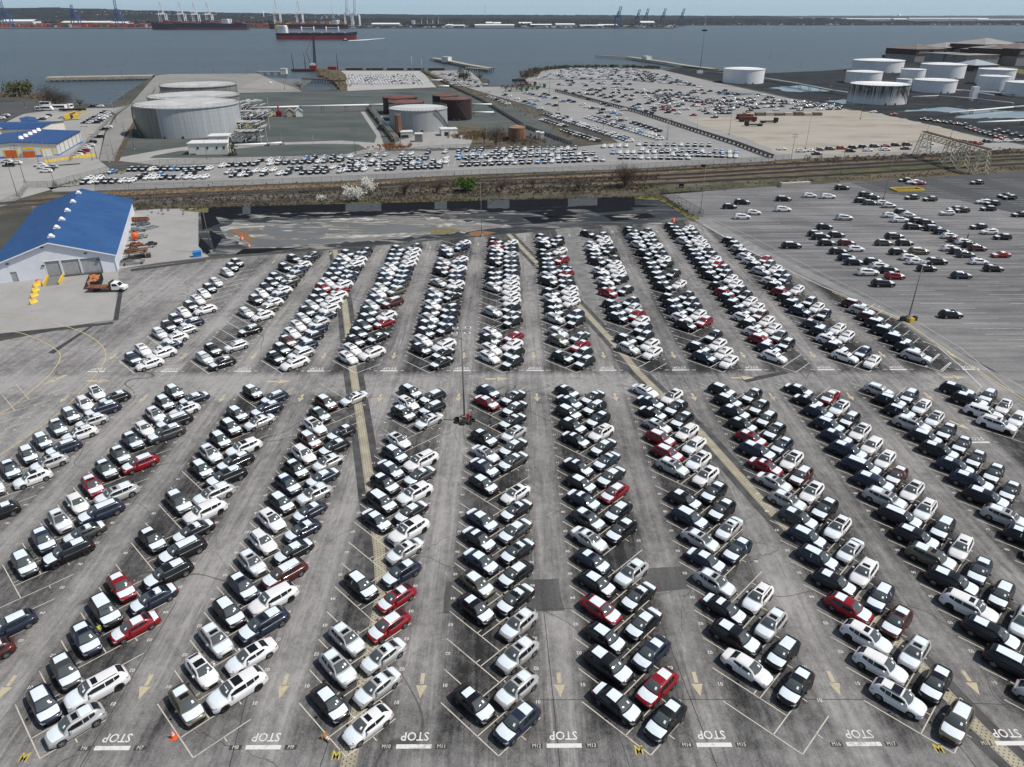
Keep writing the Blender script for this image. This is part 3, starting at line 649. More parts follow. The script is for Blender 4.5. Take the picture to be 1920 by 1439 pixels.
def car_parts(k, lod=0):
    "dict part name -> MB"
    c = Car(k); P = {}; L2 = c.L/2; o = .008
    m = MB(); c.body(m, 14 if lod == 0 else 7, lod < 2); c.cabin(m, 7 if lod == 0 else 3); P['body'] = m
    nn = 4 if lod == 0 else 2
    P['windscreen'] = c.panel(c.top, lin(c.rf+.04, c.cx+.0, 7 if lod == 0 else 2), lin(-.9, .9, 7 if lod == 0 else 3), .012 if lod == 0 else .045)
    P['rear_window'] = c.panel(c.top, lin(c.rr-.06, c.bx+(.10 if c.k in 'ul' else .08), nn), lin(-.82, .82, 3), o if lod == 0 else .045)
    mid = (c.rf+c.rr)/2+.12; ends = [(mid+.03, c.cx-.28), ((c.rr+.12 if k in 'ul' else c.rr-.12), mid-.03)]
    if k in 'ul': ends[1] = (c.rr+.50, mid-.03); ends.append((c.rr+.0, c.rr+.45))
    for sg in (-1, 1):
        for i, (a, b_) in enumerate(ends):
            f = lambda x, t, sg=sg: c.side(x, (t if t > .5 else t+.30*max(0, min(1, (mid-x)/(mid-c.rr)))**2), sg)
            m = c.panel(f, lin(a, b_, 4 if lod == 0 else 2), [.14, .86], .008 if lod == 0 else .03)
            P.setdefault('side_window', []).append(m)
    hf = lambda q, v: c.hood((c.cx+.10+.14*(1-v*v))*(1-q)+(L2-.21-.14*v*v)*q, v)
    P['hood_film'] = c.panel(hf, lin(0, 1, 6 if lod == 0 else 3), [-.97, -.85, -.47, 0, .47, .85, .97] if lod == 0 else [-.97, -.8, .8, .97], .018 if lod == 0 else .05)
    rl = c.rf-c.rr
    P['roof_film_long'] = c.panel(c.top, lin(c.rr+.08, c.rf-.10, 5 if lod == 0 else 3), lin(-.9, .9, 5 if lod == 0 else 3), .012 if lod == 0 else .05)
    P['roof_film_short'] = c.panel(c.top, lin(c.rr+.08, c.rr+rl*.56, 4 if lod == 0 else 3), lin(-.9, .9, 5 if lod == 0 else 3), .012 if lod == 0 else .05)
    P['sunroof'] = c.panel(c.top, lin(c.rf-.62, c.rf-.16, 3 if lod == 0 else 2), lin(-.62, .62, 3 if lod == 0 else 2), .014 if lod == 0 else .05)
    P['sunroof_wide'] = c.panel(c.top, lin(c.rf-.92, c.rf-.12, 3 if lod == 0 else 2), lin(-.8, .8, 3 if lod == 0 else 2), .014)
    if k == 's': P['boot_film'] = c.panel(c.hood, lin(-L2+.17, c.bx-.04, 3 if lod == 0 else 2), [-.94, -.85, -.47, 0, .47, .85, .94], .016)
    if lod < 2:
        mm = []
        for wx in (c.wf, c.wr):
            for sg in (-1, 1):
                m = MB(); n_ = 18 if lod == 0 else 10; y0, y1 = sg*(c.W/2-.235), sg*(c.W/2-.015)
                prof = [(c.r*.62, y0), (c.r*.96, y0), (c.r, (y0*.8+y1*.2)), (c.r, y0*.2+y1*.8), (c.r*.95, y1), (c.r*.66, y1), (c.r*.64, y1-sg*.05), (0.01, y1-sg*.05)] if lod == 0 else [(c.r, y0), (c.r, y1), (0.01, y1)]
                m.grid([[(r_*math.cos(2*PI*i/n_), yy, r_*math.sin(2*PI*i/n_)) for i in range(n_)] for r_, yy in prof], 0, True, True)
                rim = MB()
                yy = y1-sg*.018
                if lod == 0:
                    for q in range(5):
                        a = 2*PI*q/5+.3
                        for da in (-.17, .17):
                            p0 = Vector((.05*math.cos(a), yy, .05*math.sin(a))); p1 = Vector((c.r*.64*math.cos(a+da), yy, c.r*.64*math.sin(a+da)))
                            dn = Vector((-(p1-p0).z, 0, (p1-p0).x)).normalized()*.024
                            rim.face([p0-dn, p1-dn, p1+dn, p0+dn])
                    rim.grid([[(r_*math.cos(2*PI*i/n_), yy, r_*math.sin(2*PI*i/n_)) for i in range(n_)] for r_ in (c.r*.67, c.r*.60)], 0, True, True)
                    rim.face([(.07*math.cos(2*PI*i/8), yy+sg*.004, .07*math.sin(2*PI*i/8)) for i in range(8)])
                else: rim.face([(c.r*.55*math.cos(2*PI*i/8), y1+sg*.004, c.r*.55*math.sin(2*PI*i/8)) for i in range(8)])
                mm.append((wx, m, rim))
        P['wheel'] = mm
    if lod == 0:
        zb = c.bz
        for nm, pts in (('mirror', [(c.cx-.42, 1), (c.cx-.42, -1)]),):
            P[nm] = []
            for x, sg in pts:
                m = MB(); y = c.hw(x); m.box(x-.07, x+.09, sg*y if sg > 0 else sg*y-.19, sg*y+.19 if sg > 0 else sg*y, zb+.02, zb+.16, 0); P[nm].append(m)
        P['headlight'] = []; P['tail_light'] = []
        for sg in (1, -1):
            m = MB(); z = c.nz-.16
            a, b_, c_ = Vector((L2-.06, sg*.42*c.W*.78, z)), Vector((L2-.30, sg*c.hw(L2-.30)*.985, z+.06)), .055
            m.face([(L2+.006, sg*.28*c.W, z-c_), (L2-.10, sg*c.hw(L2-.10)*1.012, z-c_), (L2-.34, sg*(c.hw(L2-.34)+.008), z+.02), (L2-.34, sg*(c.hw(L2-.34)-.02), z+c_+.05), (L2-.08, sg*c.hw(L2-.08)*.9, z+c_+.03), (L2-.01, sg*.28*c.W, z+c_)])
            P['headlight'].append(m)
            m = MB(); z = c.tz-.18
            m.face([(-L2-.006, sg*.24*c.W, z-.04), (-L2+.08, sg*c.hw(-L2+.1)*1.01, z-.05), (-L2+.34, sg*(c.hw(-L2+.34)+.008), z+.02), (-L2+.32, sg*(c.hw(-L2+.32)+.004), z+.08), (-L2+.02, sg*c.hw(-L2+.05)*.96, z+.09), (-L2-.006, sg*.24*c.W, z+.05)])
            P['tail_light'].append(m)
        m = MB(); z = c.nz-.30; m.face([(L2+.006, -.27*c.W, z+.10), (L2+.006, .27*c.W, z+.10), (L2+.010, .22*c.W, z-.16), (L2+.010, -.22*c.W, z-.16)]); P['grille'] = m
        m = c.panel(c.top, lin(c.cx-.34, c.cx-.16, 3), lin(.36, .62, 3), .03); P['windscreen_paper'] = m
        P['pillar_film'] = [c.panel(lambda x, t, sg=sg: c.side(x, t, sg), lin(mid-.045, mid+.045, 2), [.10, .92], .012) for sg in (1, -1)]
        P['roof_rail'] = []
        for sg in (1, -1):
            m = MB()
            pts = [c.top(x, sg*.96)+Vector((0, 0, .05)) for x in lin(c.rr+.1, c.rf-.12, 4)]
            for a, b_ in zip(pts, pts[1:]): m.bar(a, b_, .045)
            P['roof_rail'].append(m)
    return P
PC = {'K': ('car_paint_black', (.012, .012, .014)), 'W': ('car_paint_white', (.72, .72, .725)), 'S': ('car_paint_silver', (.44, .44, .44)), 'N': ('car_paint_navy', (.022, .030, .055)),
      'G': ('car_paint_grey', (.055, .058, .062)), 'R': ('car_paint_red', (.235, .006, .013)), 'B': ('car_paint_brown', (.085, .022, .018)), 'Z': ('car_paint_bronze', (.13, .12, .09)), 'L': ('car_paint_blue', (.10, .22, .40))}
PAINT = {k: M(n_, c, .30, .0 if k in 'WR' else .2, .35, .30, var=.04) for k, (n_, c) in PC.items()}
GLASS = M('car_glass', (.008, .011, .013), .05, 0, .4, var=.1); WSG = M('windscreen_glass', (.070, .083, .087), .06, 0, .6, var=.12, scale=.8); TRIM = M('black_trim', (.012, .012, .012), .6); TYRE = M('tyre_rubber', (.014, .014, .014), .8)  # sunlit cabin behind the windscreen is put into its grey base colour
RIM = M('alloy_rim', (.35, .35, .36), .35, .6); RIMD = M('dark_rim', (.03, .03, .032), .3, .6); FILM = M('white_transit_film', (.67, .74, .79), .45, 0, .3, var=.03, scale=3)
LAMP = M('headlamp_lens', (.45, .47, .5), .1, .3, .8); TAILM = M('tail_lamp_lens', (.25, .01, .012), .15); PAPER = M('paper_sheet', (.80, .82, .82), .7)
SUNR = M('sunroof_glass', (.006, .006, .008), .08, 0, .6)
COLN = {'K': 'black', 'W': 'white', 'S': 'silver', 'N': 'navy blue', 'G': 'dark grey', 'R': 'red', 'B': 'dark brown', 'Z': 'bronze', 'L': 'light blue'}
BODN = {'u': 'SUV', 'l': 'large SUV', 'h': 'hatchback', 's': 'sedan'}
ORD = ['', 'first', 'second', 'third', 'fourth', 'fifth', 'sixth', 'seventh', 'eighth', 'ninth', 'tenth', 'eleventh', 'twelfth', 'thirteenth', 'fourteenth', 'fifteenth', 'sixteenth', 'seventeenth', 'eighteenth']
_pt, _mc = {}, {}
def cmesh(k, part, i, mats, key):
    q = (k, part, i, key)
    if q not in _mc:
        P = _pt[k][part]; mb = P if i is None else P[i]
        _mc[q] = mb.mesh(part, mats, .002 if part == 'body' else 0)
    return _mc[q]
def make_car(k, col, var, x, y, rz, label):
    if k not in _pt: _pt[k] = car_parts(k, 0)
    P = _pt[k]; c = Car(k)
    e = empty(BODN[k].lower().replace(' ', '_') if k in 'ul' else BODN[k], (x, y, .03), rz, label, 'car', 'new cars parked in angled double rows')
    def put(nm, me, par=e, loc=None):
        o = bpy.data.objects.new(nm, me); link(o, par)
        if loc: o.location = loc
        return o
    e.scale = (.975+.055*((var*7) % 11)/10,)*3
    pm = PAINT[col]
    put('body', cmesh(k, 'body', None, [pm, TRIM], col))
    for nm in ('windscreen', 'rear_window'): put(nm, cmesh(k, nm, None, WSG if nm == 'windscreen' else GLASS, ''))
    for i in range(len(P['side_window'])): put('side_window', cmesh(k, 'side_window', i, GLASS, ''))
    for i in (0, 1):
        put('headlight', cmesh(k, 'headlight', i, LAMP, '')); put('tail_light', cmesh(k, 'tail_light', i, TAILM, '')); put('mirror', cmesh(k, 'mirror', i, pm, col))
    put('grille', cmesh(k, 'grille', None, TRIM, ''))
    put('windscreen_paper', cmesh(k, 'windscreen_paper', None, PAPER, ''))
    white = col == 'W'
    if not white or var % 3 == 0: put('hood_film', cmesh(k, 'hood_film', None, FILM, ''))
    sr = var % 5
    if white or col == 'S' and sr < 3: put('sunroof', cmesh(k, 'sunroof' if sr % 2 or not white else 'sunroof_wide', None, SUNR, '')) if sr != 4 else None
    elif sr in (0, 1): put('roof_film', cmesh(k, 'roof_film_long', None, FILM, ''))
    else:
        put('roof_film', cmesh(k, 'roof_film_short', None, FILM, ''))
        if sr != 2: put('sunroof', cmesh(k, 'sunroof', None, SUNR, ''))
    if col == 'S' and sr < 3: put('roof_film', cmesh(k, 'roof_film_short', None, FILM, ''))
    if k == 's' and not white: put('boot_film', cmesh(k, 'boot_film', None, FILM, ''))
    if k == 'u' and not white and var % 4 == 1: [put('pillar_film', cmesh(k, 'pillar_film', i, FILM, '')) for i in (0, 1)]
    if k in 'ul' and var % 2: [put('roof_rail', cmesh(k, 'roof_rail', i, TRIM if white else pm, '' if white else col)) for i in (0, 1)]
    dark = var % 7 == 3 or (white and k == 'l')
    for i, (wx, m, rim) in enumerate(P['wheel']):
        q = (k, 'wheel', i)
        if q not in _mc: _mc[q] = m.mesh('wheel', TYRE); _mc[(k, 'rim', i, 0)] = rim.mesh('rim', RIM); _mc[(k, 'rim', i, 1)] = rim.mesh('rim', RIMD)
        wo_ = put('wheel', _mc[q], e, (wx, 0, c.r-.018)); put('rim', _mc[(k, 'rim', i, 1 if dark else 0)], wo_)
    return e
# what stands in each stall, read off the photograph from the near end: colour + body, '.' = empty
ROWS = {
 (0, -5, 'L'): '.'*9+' Su Nu Ku Nu Gu Ku Wu Wu', (0, -5, 'R'): '. . . . . . . . Ku . Wu Su Nu Wu Su Nl Ku',
 (0, -4, 'L'): '. . . . . Gu Nu Su Wh Ru Gu Gu Nu Wh Su Ku Ku', (0, -4, 'R'): '. . Bu Nu . . Kl Gs Nl Sl . Ru . Gl Kl Wu Ns',
 (0, -3, 'L'): 'Nu Gu Nu Kl Ru . Ku . Gl . Ku Su Ku Ku Ku . Ku', (0, -3, 'R'): 'Su Wl . Rs Ns Kl Kl Ks Wl Sl Kl Kl Wl . Ss Nl Nu',
 (0, -2, 'L'): 'Zu Wh Su Ku Nu Su Wu Wu Ku Nu Ku Wu Bu Wu Gh Bu .', (0, -2, 'R'): '. Wl Ws Nl Wl Bl Ks Nh Nh Su Ns Sh Ku Ku . . Ss',
 (0, -1, 'L'): 'Kh Su Su . Ku . . Ks Kl Ku Ns Nu Wh . Ku Wu Ku', (0, -1, 'R'): 'Wh Ss Ss Rh Rh Nu Ss Wl Ks Wl Gs Wl . . Ss Ku Ku',
 (0, 0, 'L'): 'Kh . . Kh Zh Ns Ks Ns . Kh Ns Ss Ku . . Rs Nh', (0, 0, 'R'): 'Nu Su Su Su Ks Kh Ks Gs Ks Wh . Gs Ks Sh Ks Ks Ks',
 (0, 1, 'L'): 'Ks Kl Kh Rh Kh Nh Ss Gu Ns Kh Ks . Ks Ku Ku Ns Kh', (0, 1, 'R'): 'Ku Ru Nh Ks Ks Su . Ku Kh Rh Ks Ns Ks Wu Ku Ku Ks',
 (0, 2, 'L'): '. Ws Kl Ks Su Ns Sh Nu Ku . Su Ru Ru Sh Ks Ns Ws', (0, 2, 'R'): '. Ku Ku Su Wu . Nu Ss Ku Ku Wu Wu Wu Wu Ku Ku Wu',
 (0, 3, 'L'): 'Wu Wu Wu Ru Ku Nu Nu Gu Su Ss Rs Nl Ru Ku Ku Ku Ku', (0, 3, 'R'): 'Zu Ku Su Bu Nu Wu Ss Wu Ku Wu Bu Wu Nu Ku Ku Ku Ku',
 (0, 4, 'L'): 'Sh Kl Kl Wl Kl Zl Kl Kl Sl Nl Nl Nl Nu Nu Nu Ks Ks', (0, 4, 'R'): '. . . Su Ku Nu Wu Ku Wu Wu Bu Wu Wu Wu Ku Wu Rs',
 (0, 5, 'L'): '. . . . . Su Ku Sl Kl Nl Nu Kl Ku Sl Ku Ku Su', (0, 5, 'R'): '. . . . . . . . . Ku Ku Ku Ku Ku Wu Wu Nu',
 (0, 6, 'L'): '.'*13+' Wl Wl Kl Kl', (0, 6, 'R'): '.'*14+' Wu Wu Ku',
 (1, -5, 'L'): 'Nu Wu . Su Ku Ku Ku Ku Ku Ku Ku Su . Su Ku Ku', (1, -5, 'R'): 'Ku Wl Ns Wu Su Nu . Wu',
 (1, -4, 'L'): 'Su Ku . . . . Su . Ku Wu Nu Gu Ku . Ku . Ku', (1, -4, 'R'): 'Ku . Su . Ku . Wu Zu Wu Nu Wu Gu Zu Gu Nu Wu Ku Gu',
 (1, -3, 'L'): 'Ku Ku Bu Wu Wu Su Ku Su Ku Ku Ru Wu Ku Nu Nu Nu Wu Ku', (1, -3, 'R'): 'Wl Sl Nu Ku Nu Su Ns Wu Wl Wl Rh Wl Nu Ns Ku Wl Wu Gu Gu',
 (1, -2, 'L'): 'Wu Wu Ku Ku Gu Ku Nu Su Nu Wu Su Ku Nu Wu Wu Nu Gu Ku Nu', (1, -2, 'R'): '. Wl . Gs . Rs Wu . Bl . Zu Gu Nu Nu Ku Wu Wu Wu Wu Gu',
 (1, -1, 'L'): '. Ku Wu Ku Ku Su Ku Wu Nu Su . Ss . Ku Bu Su . Nu Su', (1, -1, 'R'): 'Ks Ks Wl . Ku Nu Ku Ku . Ks Gs Wu Nu Nu Wu Nu Wu . . Nu Wu',
 (1, 0, 'L'): 'Wu Wu Ku Wu . . Su . . . Su Ku Ku Ku . Ku Ku Ku Wu Ru Ku', (1, 0, 'R'): 'Ku Ku Wu Rh . Ku Gs Gu Wu Wu Wu Wu Wu Nu Gu Ku Gu Su Ku Ku Wu',
 (1, 1, 'L'): 'Ku . Zu Su . Su Ku Ku Wu Ku . Kl Su Kl Nu Nu Ku Ku . Ku Wu Ku', (1, 1, 'R'): 'Ku Gu Rh Gs . Ku Nu . Wu Wu Wu Ku Gu Ru Gs . Ru . Wu . Ku Ku',
 (1, 2, 'L'): '. Su Ku . . Gu Ku Ku . Ru Ku Ku Ku Wu . Kl Ku Ku Wu Su . . Ku', (1, 2, 'R'): '. Wu Wu Ku Ku Wu Ru Su Gu . Ku . Ku Wu Ku Wu Ku . Ku Ku Ku Wu Gu',
 (1, 3, 'L'): 'Nu Ku . . Ku Wu Nu Ku Ku . Ku Ku Ku Ku Ku Ku . Ku . Su Ku Su Ku Ku', (1, 3, 'R'): 'Wu Wu Wu Ku . Ru Wu Ku Ku Ku . Wu . Ku . Ku Wu Ku Ku Wu Ku Ku Wu Gu',
 (1, 4, 'L'): 'Wu Nu Ru Wu Ku Wu Ku Ku Ku Ru Ku . Ku Ku Ku Nu Nu Gu Ku . Su Ku Ku Ku Ku', (1, 4, 'R'): '. . Ku Gu Wu Wu Bu Wu Wu Ku Ku Wu Wu Ku Ku Ru Wu Ku Ku Wu Wu Wu Ku Ku Wu',
 (1, 5, 'L'): 'Wu Ku Ku Nu Gu . Nu Ku Ku Ru Ku Wu . Su Ku Wu Wu Ku Su Ku Ku', (1, 5, 'R'): 'Wu Nu . Wu Wu . Ku Wu Ku . Wu . Nu Ku Wu Gu Ru',
 (1, 6, 'L'): 'Sl Ku Kl Kl Kl Bl Sl Bl', (1, 6, 'R'): ''}
def stall(bk, r, sd, k):
    y0 = 71.25*bk
    if sd == 'L': d = 3.42*Q; return Lx(r)+d+.48, 45.18+PIT*(k-1)+y0-d+.10, -PI/4
    d = 3.30*Q; return Rx(r)-d+.40, 43.57+PIT*(k-1)+y0-d-.42, -3*PI/4
cars = []
for (bk, r, sd), st in ROWS.items():
    toks = st.replace('.', ' . ').split(); n_ = 0
    for k, t in enumerate(toks, 1):
        if t == '.': continue
        n_ += 1; x, y, rz = stall(bk, r, sd, k)
        rr = random.Random(bk*99991+r*977+k*31+(sd == 'L')*7)
        x += rr.uniform(-.10, .10); y += rr.uniform(-.10, .10); d = rr.uniform(-.25, .25); rz += R(rr.uniform(-1.6, 1.6))
        x += d*math.cos(rz); y += d*math.sin(rz)
        px, py, zc = Pj(x, y, .8)
        if px < -70 or px > 1990 or py > 1500: n_ -= 1; continue
        cars.append(dict(bk=bk, r=r, sd=sd, k=k, n=n_, c=t[0], b=t[1], x=x, y=y, rz=rz, z=zc, var=rr.randrange(1000)))
near = sorted([c for c in cars if c['bk'] == 0], key=lambda c: c['z'])[:300]
ids = set(id(c) for c in near)
for c in near:
    hood = '' if c['c'] == 'W' else ''
    lab = '%s %s, %s from front on %s side of %s double row from left' % (COLN[c['c']], BODN[c['b']], ORD[c['n']], 'left' if c['sd'] == 'L' else 'right', ORD[c['r']+6])
    make_car(c['b'], c['c'], c['var'], c['x'], c['y'], c['rz'], lab)
# everything past the 300 largest: one object, real geometry
SLOTS = [PAINT[k] for k in 'KWSNGRBZL']+[GLASS, FILM, TYRE, TRIM, RIM, WSG]
SI = {k: i for i, k in enumerate('KWSNGRBZL')}; SG, SF, ST, STR, SRI = 9, 10, 11, 12, 13
def template(k, lod, roof='short'):
    P = car_parts(k, lod); m = MB(); c = Car(k)
    def put(mb, mi, loc=None, sub=None):
        q = MB(); q.v = list(mb.v) if loc is None else [(a+loc[0], b_+loc[1], d+loc[2]) for a, b_, d in mb.v]; q.f = list(mb.f); q.sm = list(mb.sm)
        q.m = [mi if v == 0 else STR for v in mb.m]; m.add(q)
    put(P['body'], -1); put(P['windscreen'], 14); put(P['rear_window'], SG)
    for q in P['side_window']: put(q, SG)
    put(P['hood_film'], -2)
    if roof == 'sun': put(P['sunroof'], STR)
    else: put(P['roof_film_'+roof], -2)
    if 'boot_film' in P: put(P['boot_film'], -2)
    if 'wheel' in P:
        for wx, t_, rim in P['wheel']: put(t_, ST, (wx, 0, c.r-.018)); put(rim, SRI, (wx, 0, c.r-.018))
    else:
        for wx in (c.wf, c.wr):
            for sg in (-1, 1):
                yy = sg*(c.W/2+.004); q = MB(); q.face([(wx+c.r*math.cos(2*PI*i/8)*-sg, yy, c.r+c.r*math.sin(2*PI*i/8)) for i in range(8)]); put(q, ST)
    # triangulate
    V = np.array(m.v, dtype=np.float32); T, I, S_ = [], [], []
    for f, mi, s_ in zip(m.f, m.m, m.sm):
        for i in range(1, len(f)-1): T.append((f[0], f[i], f[i+1])); I.append(mi); S_.append(s_)
    return V, np.array(T, dtype=np.int32), np.array(I, dtype=np.int32), np.array(S_, dtype=bool)
_tp = {}
stuff_cars = []      # (kind, lod, roof, colour, x, y, z, rz)
def scar(k, lod, col, x, y, rz, z=.03, roof=None):
    stuff_cars.append((k, lod, roof or ('sun' if col == 'W' else random.choice(['short', 'long', 'long'])), col, x, y, z, rz))
for c in cars:
    if id(c) not in ids: scar(c['b'], 1, 'K' if c['c'] == 'G' and c['var'] % 2 else ('W' if c['c'] == 'K' and c['var'] % 16 == 0 else c['c']), c['x'], c['y'], c['rz'])
def flush_cars():
    Vs, Ts, Is, Ss, n_ = [], [], [], [], 0
    for k, lod, roof, col, x, y, z, rz in stuff_cars:
        q = (k, lod, roof)
        if q not in _tp: _tp[q] = template(k, lod, roof)
        V, T, I, S_ = _tp[q]; c, s_ = math.cos(rz), math.sin(rz)
        W_ = np.empty_like(V); W_[:, 0] = V[:, 0]*c-V[:, 1]*s_+x; W_[:, 1] = V[:, 0]*s_+V[:, 1]*c+y; W_[:, 2] = V[:, 2]+z
        J = I.copy(); J[I == -1] = SI[col]; J[I == -2] = SI['W'] if col == 'W' else SF
        Vs.append(W_); Ts.append(T+n_); Is.append(J); Ss.append(S_); n_ += len(V)
    V = np.concatenate(Vs); T = np.concatenate(Ts); I = np.concatenate(Is); S_ = np.concatenate(Ss)
    me = bpy.data.meshes.new('parked_cars'); me.vertices.add(len(V)); me.vertices.foreach_set('co', V.ravel())
    me.loops.add(T.size); me.loops.foreach_set('vertex_index', T.ravel()); me.polygons.add(len(T))
    me.polygons.foreach_set('loop_start', np.arange(0, T.size, 3, dtype=np.int32)); me.polygons.foreach_set('material_index', I); me.polygons.foreach_set('use_smooth', S_)
    for m_ in SLOTS: me.materials.append(m_)
    me.update(calc_edges=True); me.validate()
    o = bpy.data.objects.new('parked_cars', me); link(o)
    tag(o, 'hundreds of smaller parked cars filling the far rows and the lots behind', 'cars', None, 'stuff')
    print('stuff cars', len(stuff_cars), 'tris', len(T))
def crow(p0, p1, n_, rz, dens=1.0, cols='KKKWWWSGNR', lod=1, ks='uuus', jit=.25):
    a, b_ = Vector(G(*p0)), Vector(G(*p1))
    for i in range(n_):
        if random.random() > dens: continue
        q = a.lerp(b_, i/max(1, n_-1))
        scar(random.choice(ks), lod, random.choice(cols), q.x+random.uniform(-jit, jit), q.y+random.uniform(-jit, jit), rz+R(random.uniform(-2, 2)))
def cfill(quad, nu, nv, rz, dens, cols, lod=2, ks='uuush', jit=.4):
    "quad: near-left, near-right, far-right, far-left"
    P_ = [Vector(G(*p)) for p in quad]
    for j in range(nv):
        t = j/max(1, nv-1); a = P_[0].lerp(P_[3], t); b_ = P_[1].lerp(P_[2], t)
        for i in range(nu):
            if random.random() > dens: continue
            q = a.lerp(b_, i/max(1, nu-1))
            scar(random.choice(ks), lod, random.choice(cols), q.x+random.uniform(-jit, jit), q.y+random.uniform(-jit, jit), rz+R(random.uniform(-3, 3)))
RL = """1469,373K 1518,366W 1552,368W 1579,352K 1583,408S 1468,392W 1368,387K 1391,379K 1391,406W 1413,398W 1546,425K 1530,438K 1539,444K 1568,440K 1550,455K 1587,455B 1604,466W 1572,471K 1588,483K 1601,491K
1484,460K 1637,490K 1650,498W 1627,510W 1667,506K 1678,517R 1656,531K 1624,365K 1637,370K 1615,376K 1631,380G 1655,380W 1667,385S 1669,403W 1691,397K 1703,403S 1687,412W 1712,425K 1722,414K 1738,417K 1750,428K 1766,434K 1781,442W
1794,449B 1808,453W 1820,459K 1833,465B 1782,465W 1797,471K 1811,477G 1677,443K 1657,455G 1696,455K 1684,472K 1723,471Z 1705,482W 1718,490W 1756,490K 1738,503K 1835,490W 1863,503K 1803,516N 1783,589K"""
def _r(t):
    a, b_ = t.split(','); return int(a), int(b_[:-1]), b_[-1]
for t in RL.split():
    px, py, c = _r(t); x, y = G(px, py, .8); scar('l' if random.random() < .4 else 'u', 1, c, x, y, R(random.uniform(-3, 1)))
for t in "1835,425K 1855,434W 1880,444K 1776,399S 1790,392K 1804,394K 1710,370K 1744,373K 1861,381K 1844,378W 1853,391K 1912,402K 1893,370K 1884,367K 1832,342K 1697,338K 1712,341W 1724,343R 1877,477R".split():
    px, py, c = _r(t); x, y = G(px, py, .8); scar('s' if c == 'R' else 'u', 1, c, x, y, PI+R(random.uniform(-4, 4)))
FRQ = R(-103)
MIXC = 'KKKKKKKKKWWWWSGNKKWSGL'
crow((160, 345), (246, 342), 7, FRQ, 1, MIXC); crow((167, 338), (186, 337), 2, FRQ, 1, 'WK'); crow((212, 325), (213, 325), 1, FRQ, 1, 'L')
crow((246, 321), (405, 319), 13, FRQ, .85, MIXC); crow((262, 337), (384, 335), 9, FRQ, .9, MIXC); crow((270, 333), (362, 328), 7, FRQ, .7, MIXC)
crow((418, 314), (640, 304), 16, FRQ, .9, MIXC); crow((408, 333), (640, 324), 17, FRQ, .72, MIXC); crow((412, 327), (640, 316), 15, FRQ, .55, MIXC); crow((488, 304), (640, 297), 10, FRQ, .5, MIXC)
crow((640, 297), (850, 287), 14, FRQ, .6, MIXC); crow((862, 285), (1078, 281), 17, FRQ, .95, MIXC); crow((645, 306), (850, 298), 17, FRQ, .85, MIXC); crow((862, 299), (1112, 291), 20, FRQ, .97, MIXC)
crow((645, 313), (850, 306), 17, FRQ, .8, MIXC); crow((645, 322), (850, 315), 17, FRQ, .9, MIXC); crow((860, 294), (1095, 287), 20, FRQ, .9, MIXC)
crow((862, 307), (1100, 297), 18, FRQ, .8, MIXC); crow((868, 312), (1130, 302), 20, FRQ, .93, MIXC)
crow((1132, 277), (1175, 276), 4, FRQ, 1, 'KW'); crow((1150, 289), (1265, 287), 10, FRQ, 1, MIXC); crow((1165, 298), (1290, 299), 11, FRQ, 1, MIXC); crow((1198, 273), (1330, 275), 11, FRQ, .95, MIXC); crow((1205, 283), (1380, 288), 15, FRQ, .95, MIXC); crow((1262, 292), (1378, 296), 11, FRQ, 1, MIXC)
DG = R(190)
for p0, p1, n_, d in (((1017, 227), (1057, 239), 8, 1), ((1057, 247), (1120, 267), 11, 1), ((1025, 216), (1180, 267), 30, .97), ((1033, 217), (1172, 262), 26, .8), ((1100, 222), (1237, 263), 26, .97), ((1108, 221), (1230, 258), 24, .85),
                      ((917, 184), (960, 200), 7, .9), ((940, 178), (1000, 198), 9, .7), ((985, 176), (1110, 205), 16, .5), ((1020, 178), (1110, 203), 12, .5), ((1040, 186), (1050, 188), 1, 1), ((1012, 206), (1060, 222), 4, .8), ((1120, 205), (1160, 217), 5, .9), ((1125, 214), (1190, 205), 4, 1), ((1135, 185), (1230, 218), 12, .6), ((1170, 227), (1235, 248), 8, .9), ((1128, 218), (1175, 232), 5, .8), ((1060, 172), (1140, 200), 11, .6), ((985, 185), (1040, 200), 6, .8)):
    crow(p0, p1, n_, DG, d, 'KKKKKWWWSGNKWKSL', 1)
cfill([(1008, 149), (1190, 150), (1180, 130), (1065, 130)], 30, 12, R(185), .92, 'WWWWSSKK'); cfill([(1190, 152), (1300, 162), (1250, 142), (1180, 132)], 14, 8, R(185), .8, 'WWKSKGK')
cfill([(1040, 160), (1180, 166), (1180, 154), (1050, 153)], 20, 3, R(185), .45, 'WKSG'); cfill([(1085, 176), (1260, 200), (1300, 172), (1100, 168)], 20, 7, R(190), .38, 'KKWGN'); cfill([(1180, 205), (1340, 222), (1420, 195), (1240, 180)], 18, 9, R(190), .42, 'KKKKWWGSNKWWKKKGBR')
cfill([(1270, 215), (1410, 214), (1440, 182), (1310, 165)], 16, 9, R(188), .4, 'KKKKWWGSNKWWKKKGBR'); cfill([(1420, 210), (1520, 203), (1500, 190), (1440, 184)], 10, 5, R(188), .5, 'KKKKWWGSNKWWKKKGBR'); cfill([(1500, 208), (1590, 206), (1560, 200), (1490, 192)], 6, 3, R(188), .7, 'KWKWGR')
cfill([(655, 158), (792, 158), (775, 141), (650, 143)], 26, 9, R(100), .93, 'WWWWWWSWWSG', 2, 'uush'); cfill([(845, 163), (915, 164), (880, 142), (825, 140)], 12, 8, R(190), .5, 'WWSGKWS')
crow((1637, 212), (1638, 212), 1, PI, 1, 'W'); crow((1676, 217), (1677, 217), 1, PI, 1, 'R'); crow((1730, 226), (1806, 236), 7, R(186), 1, 'KKRKN'); crow((1815, 242), (1880, 262), 8, R(186), .95, 'RWKKG'); crow((1870, 247), (1935, 262), 5, R(186), .9, 'KG')
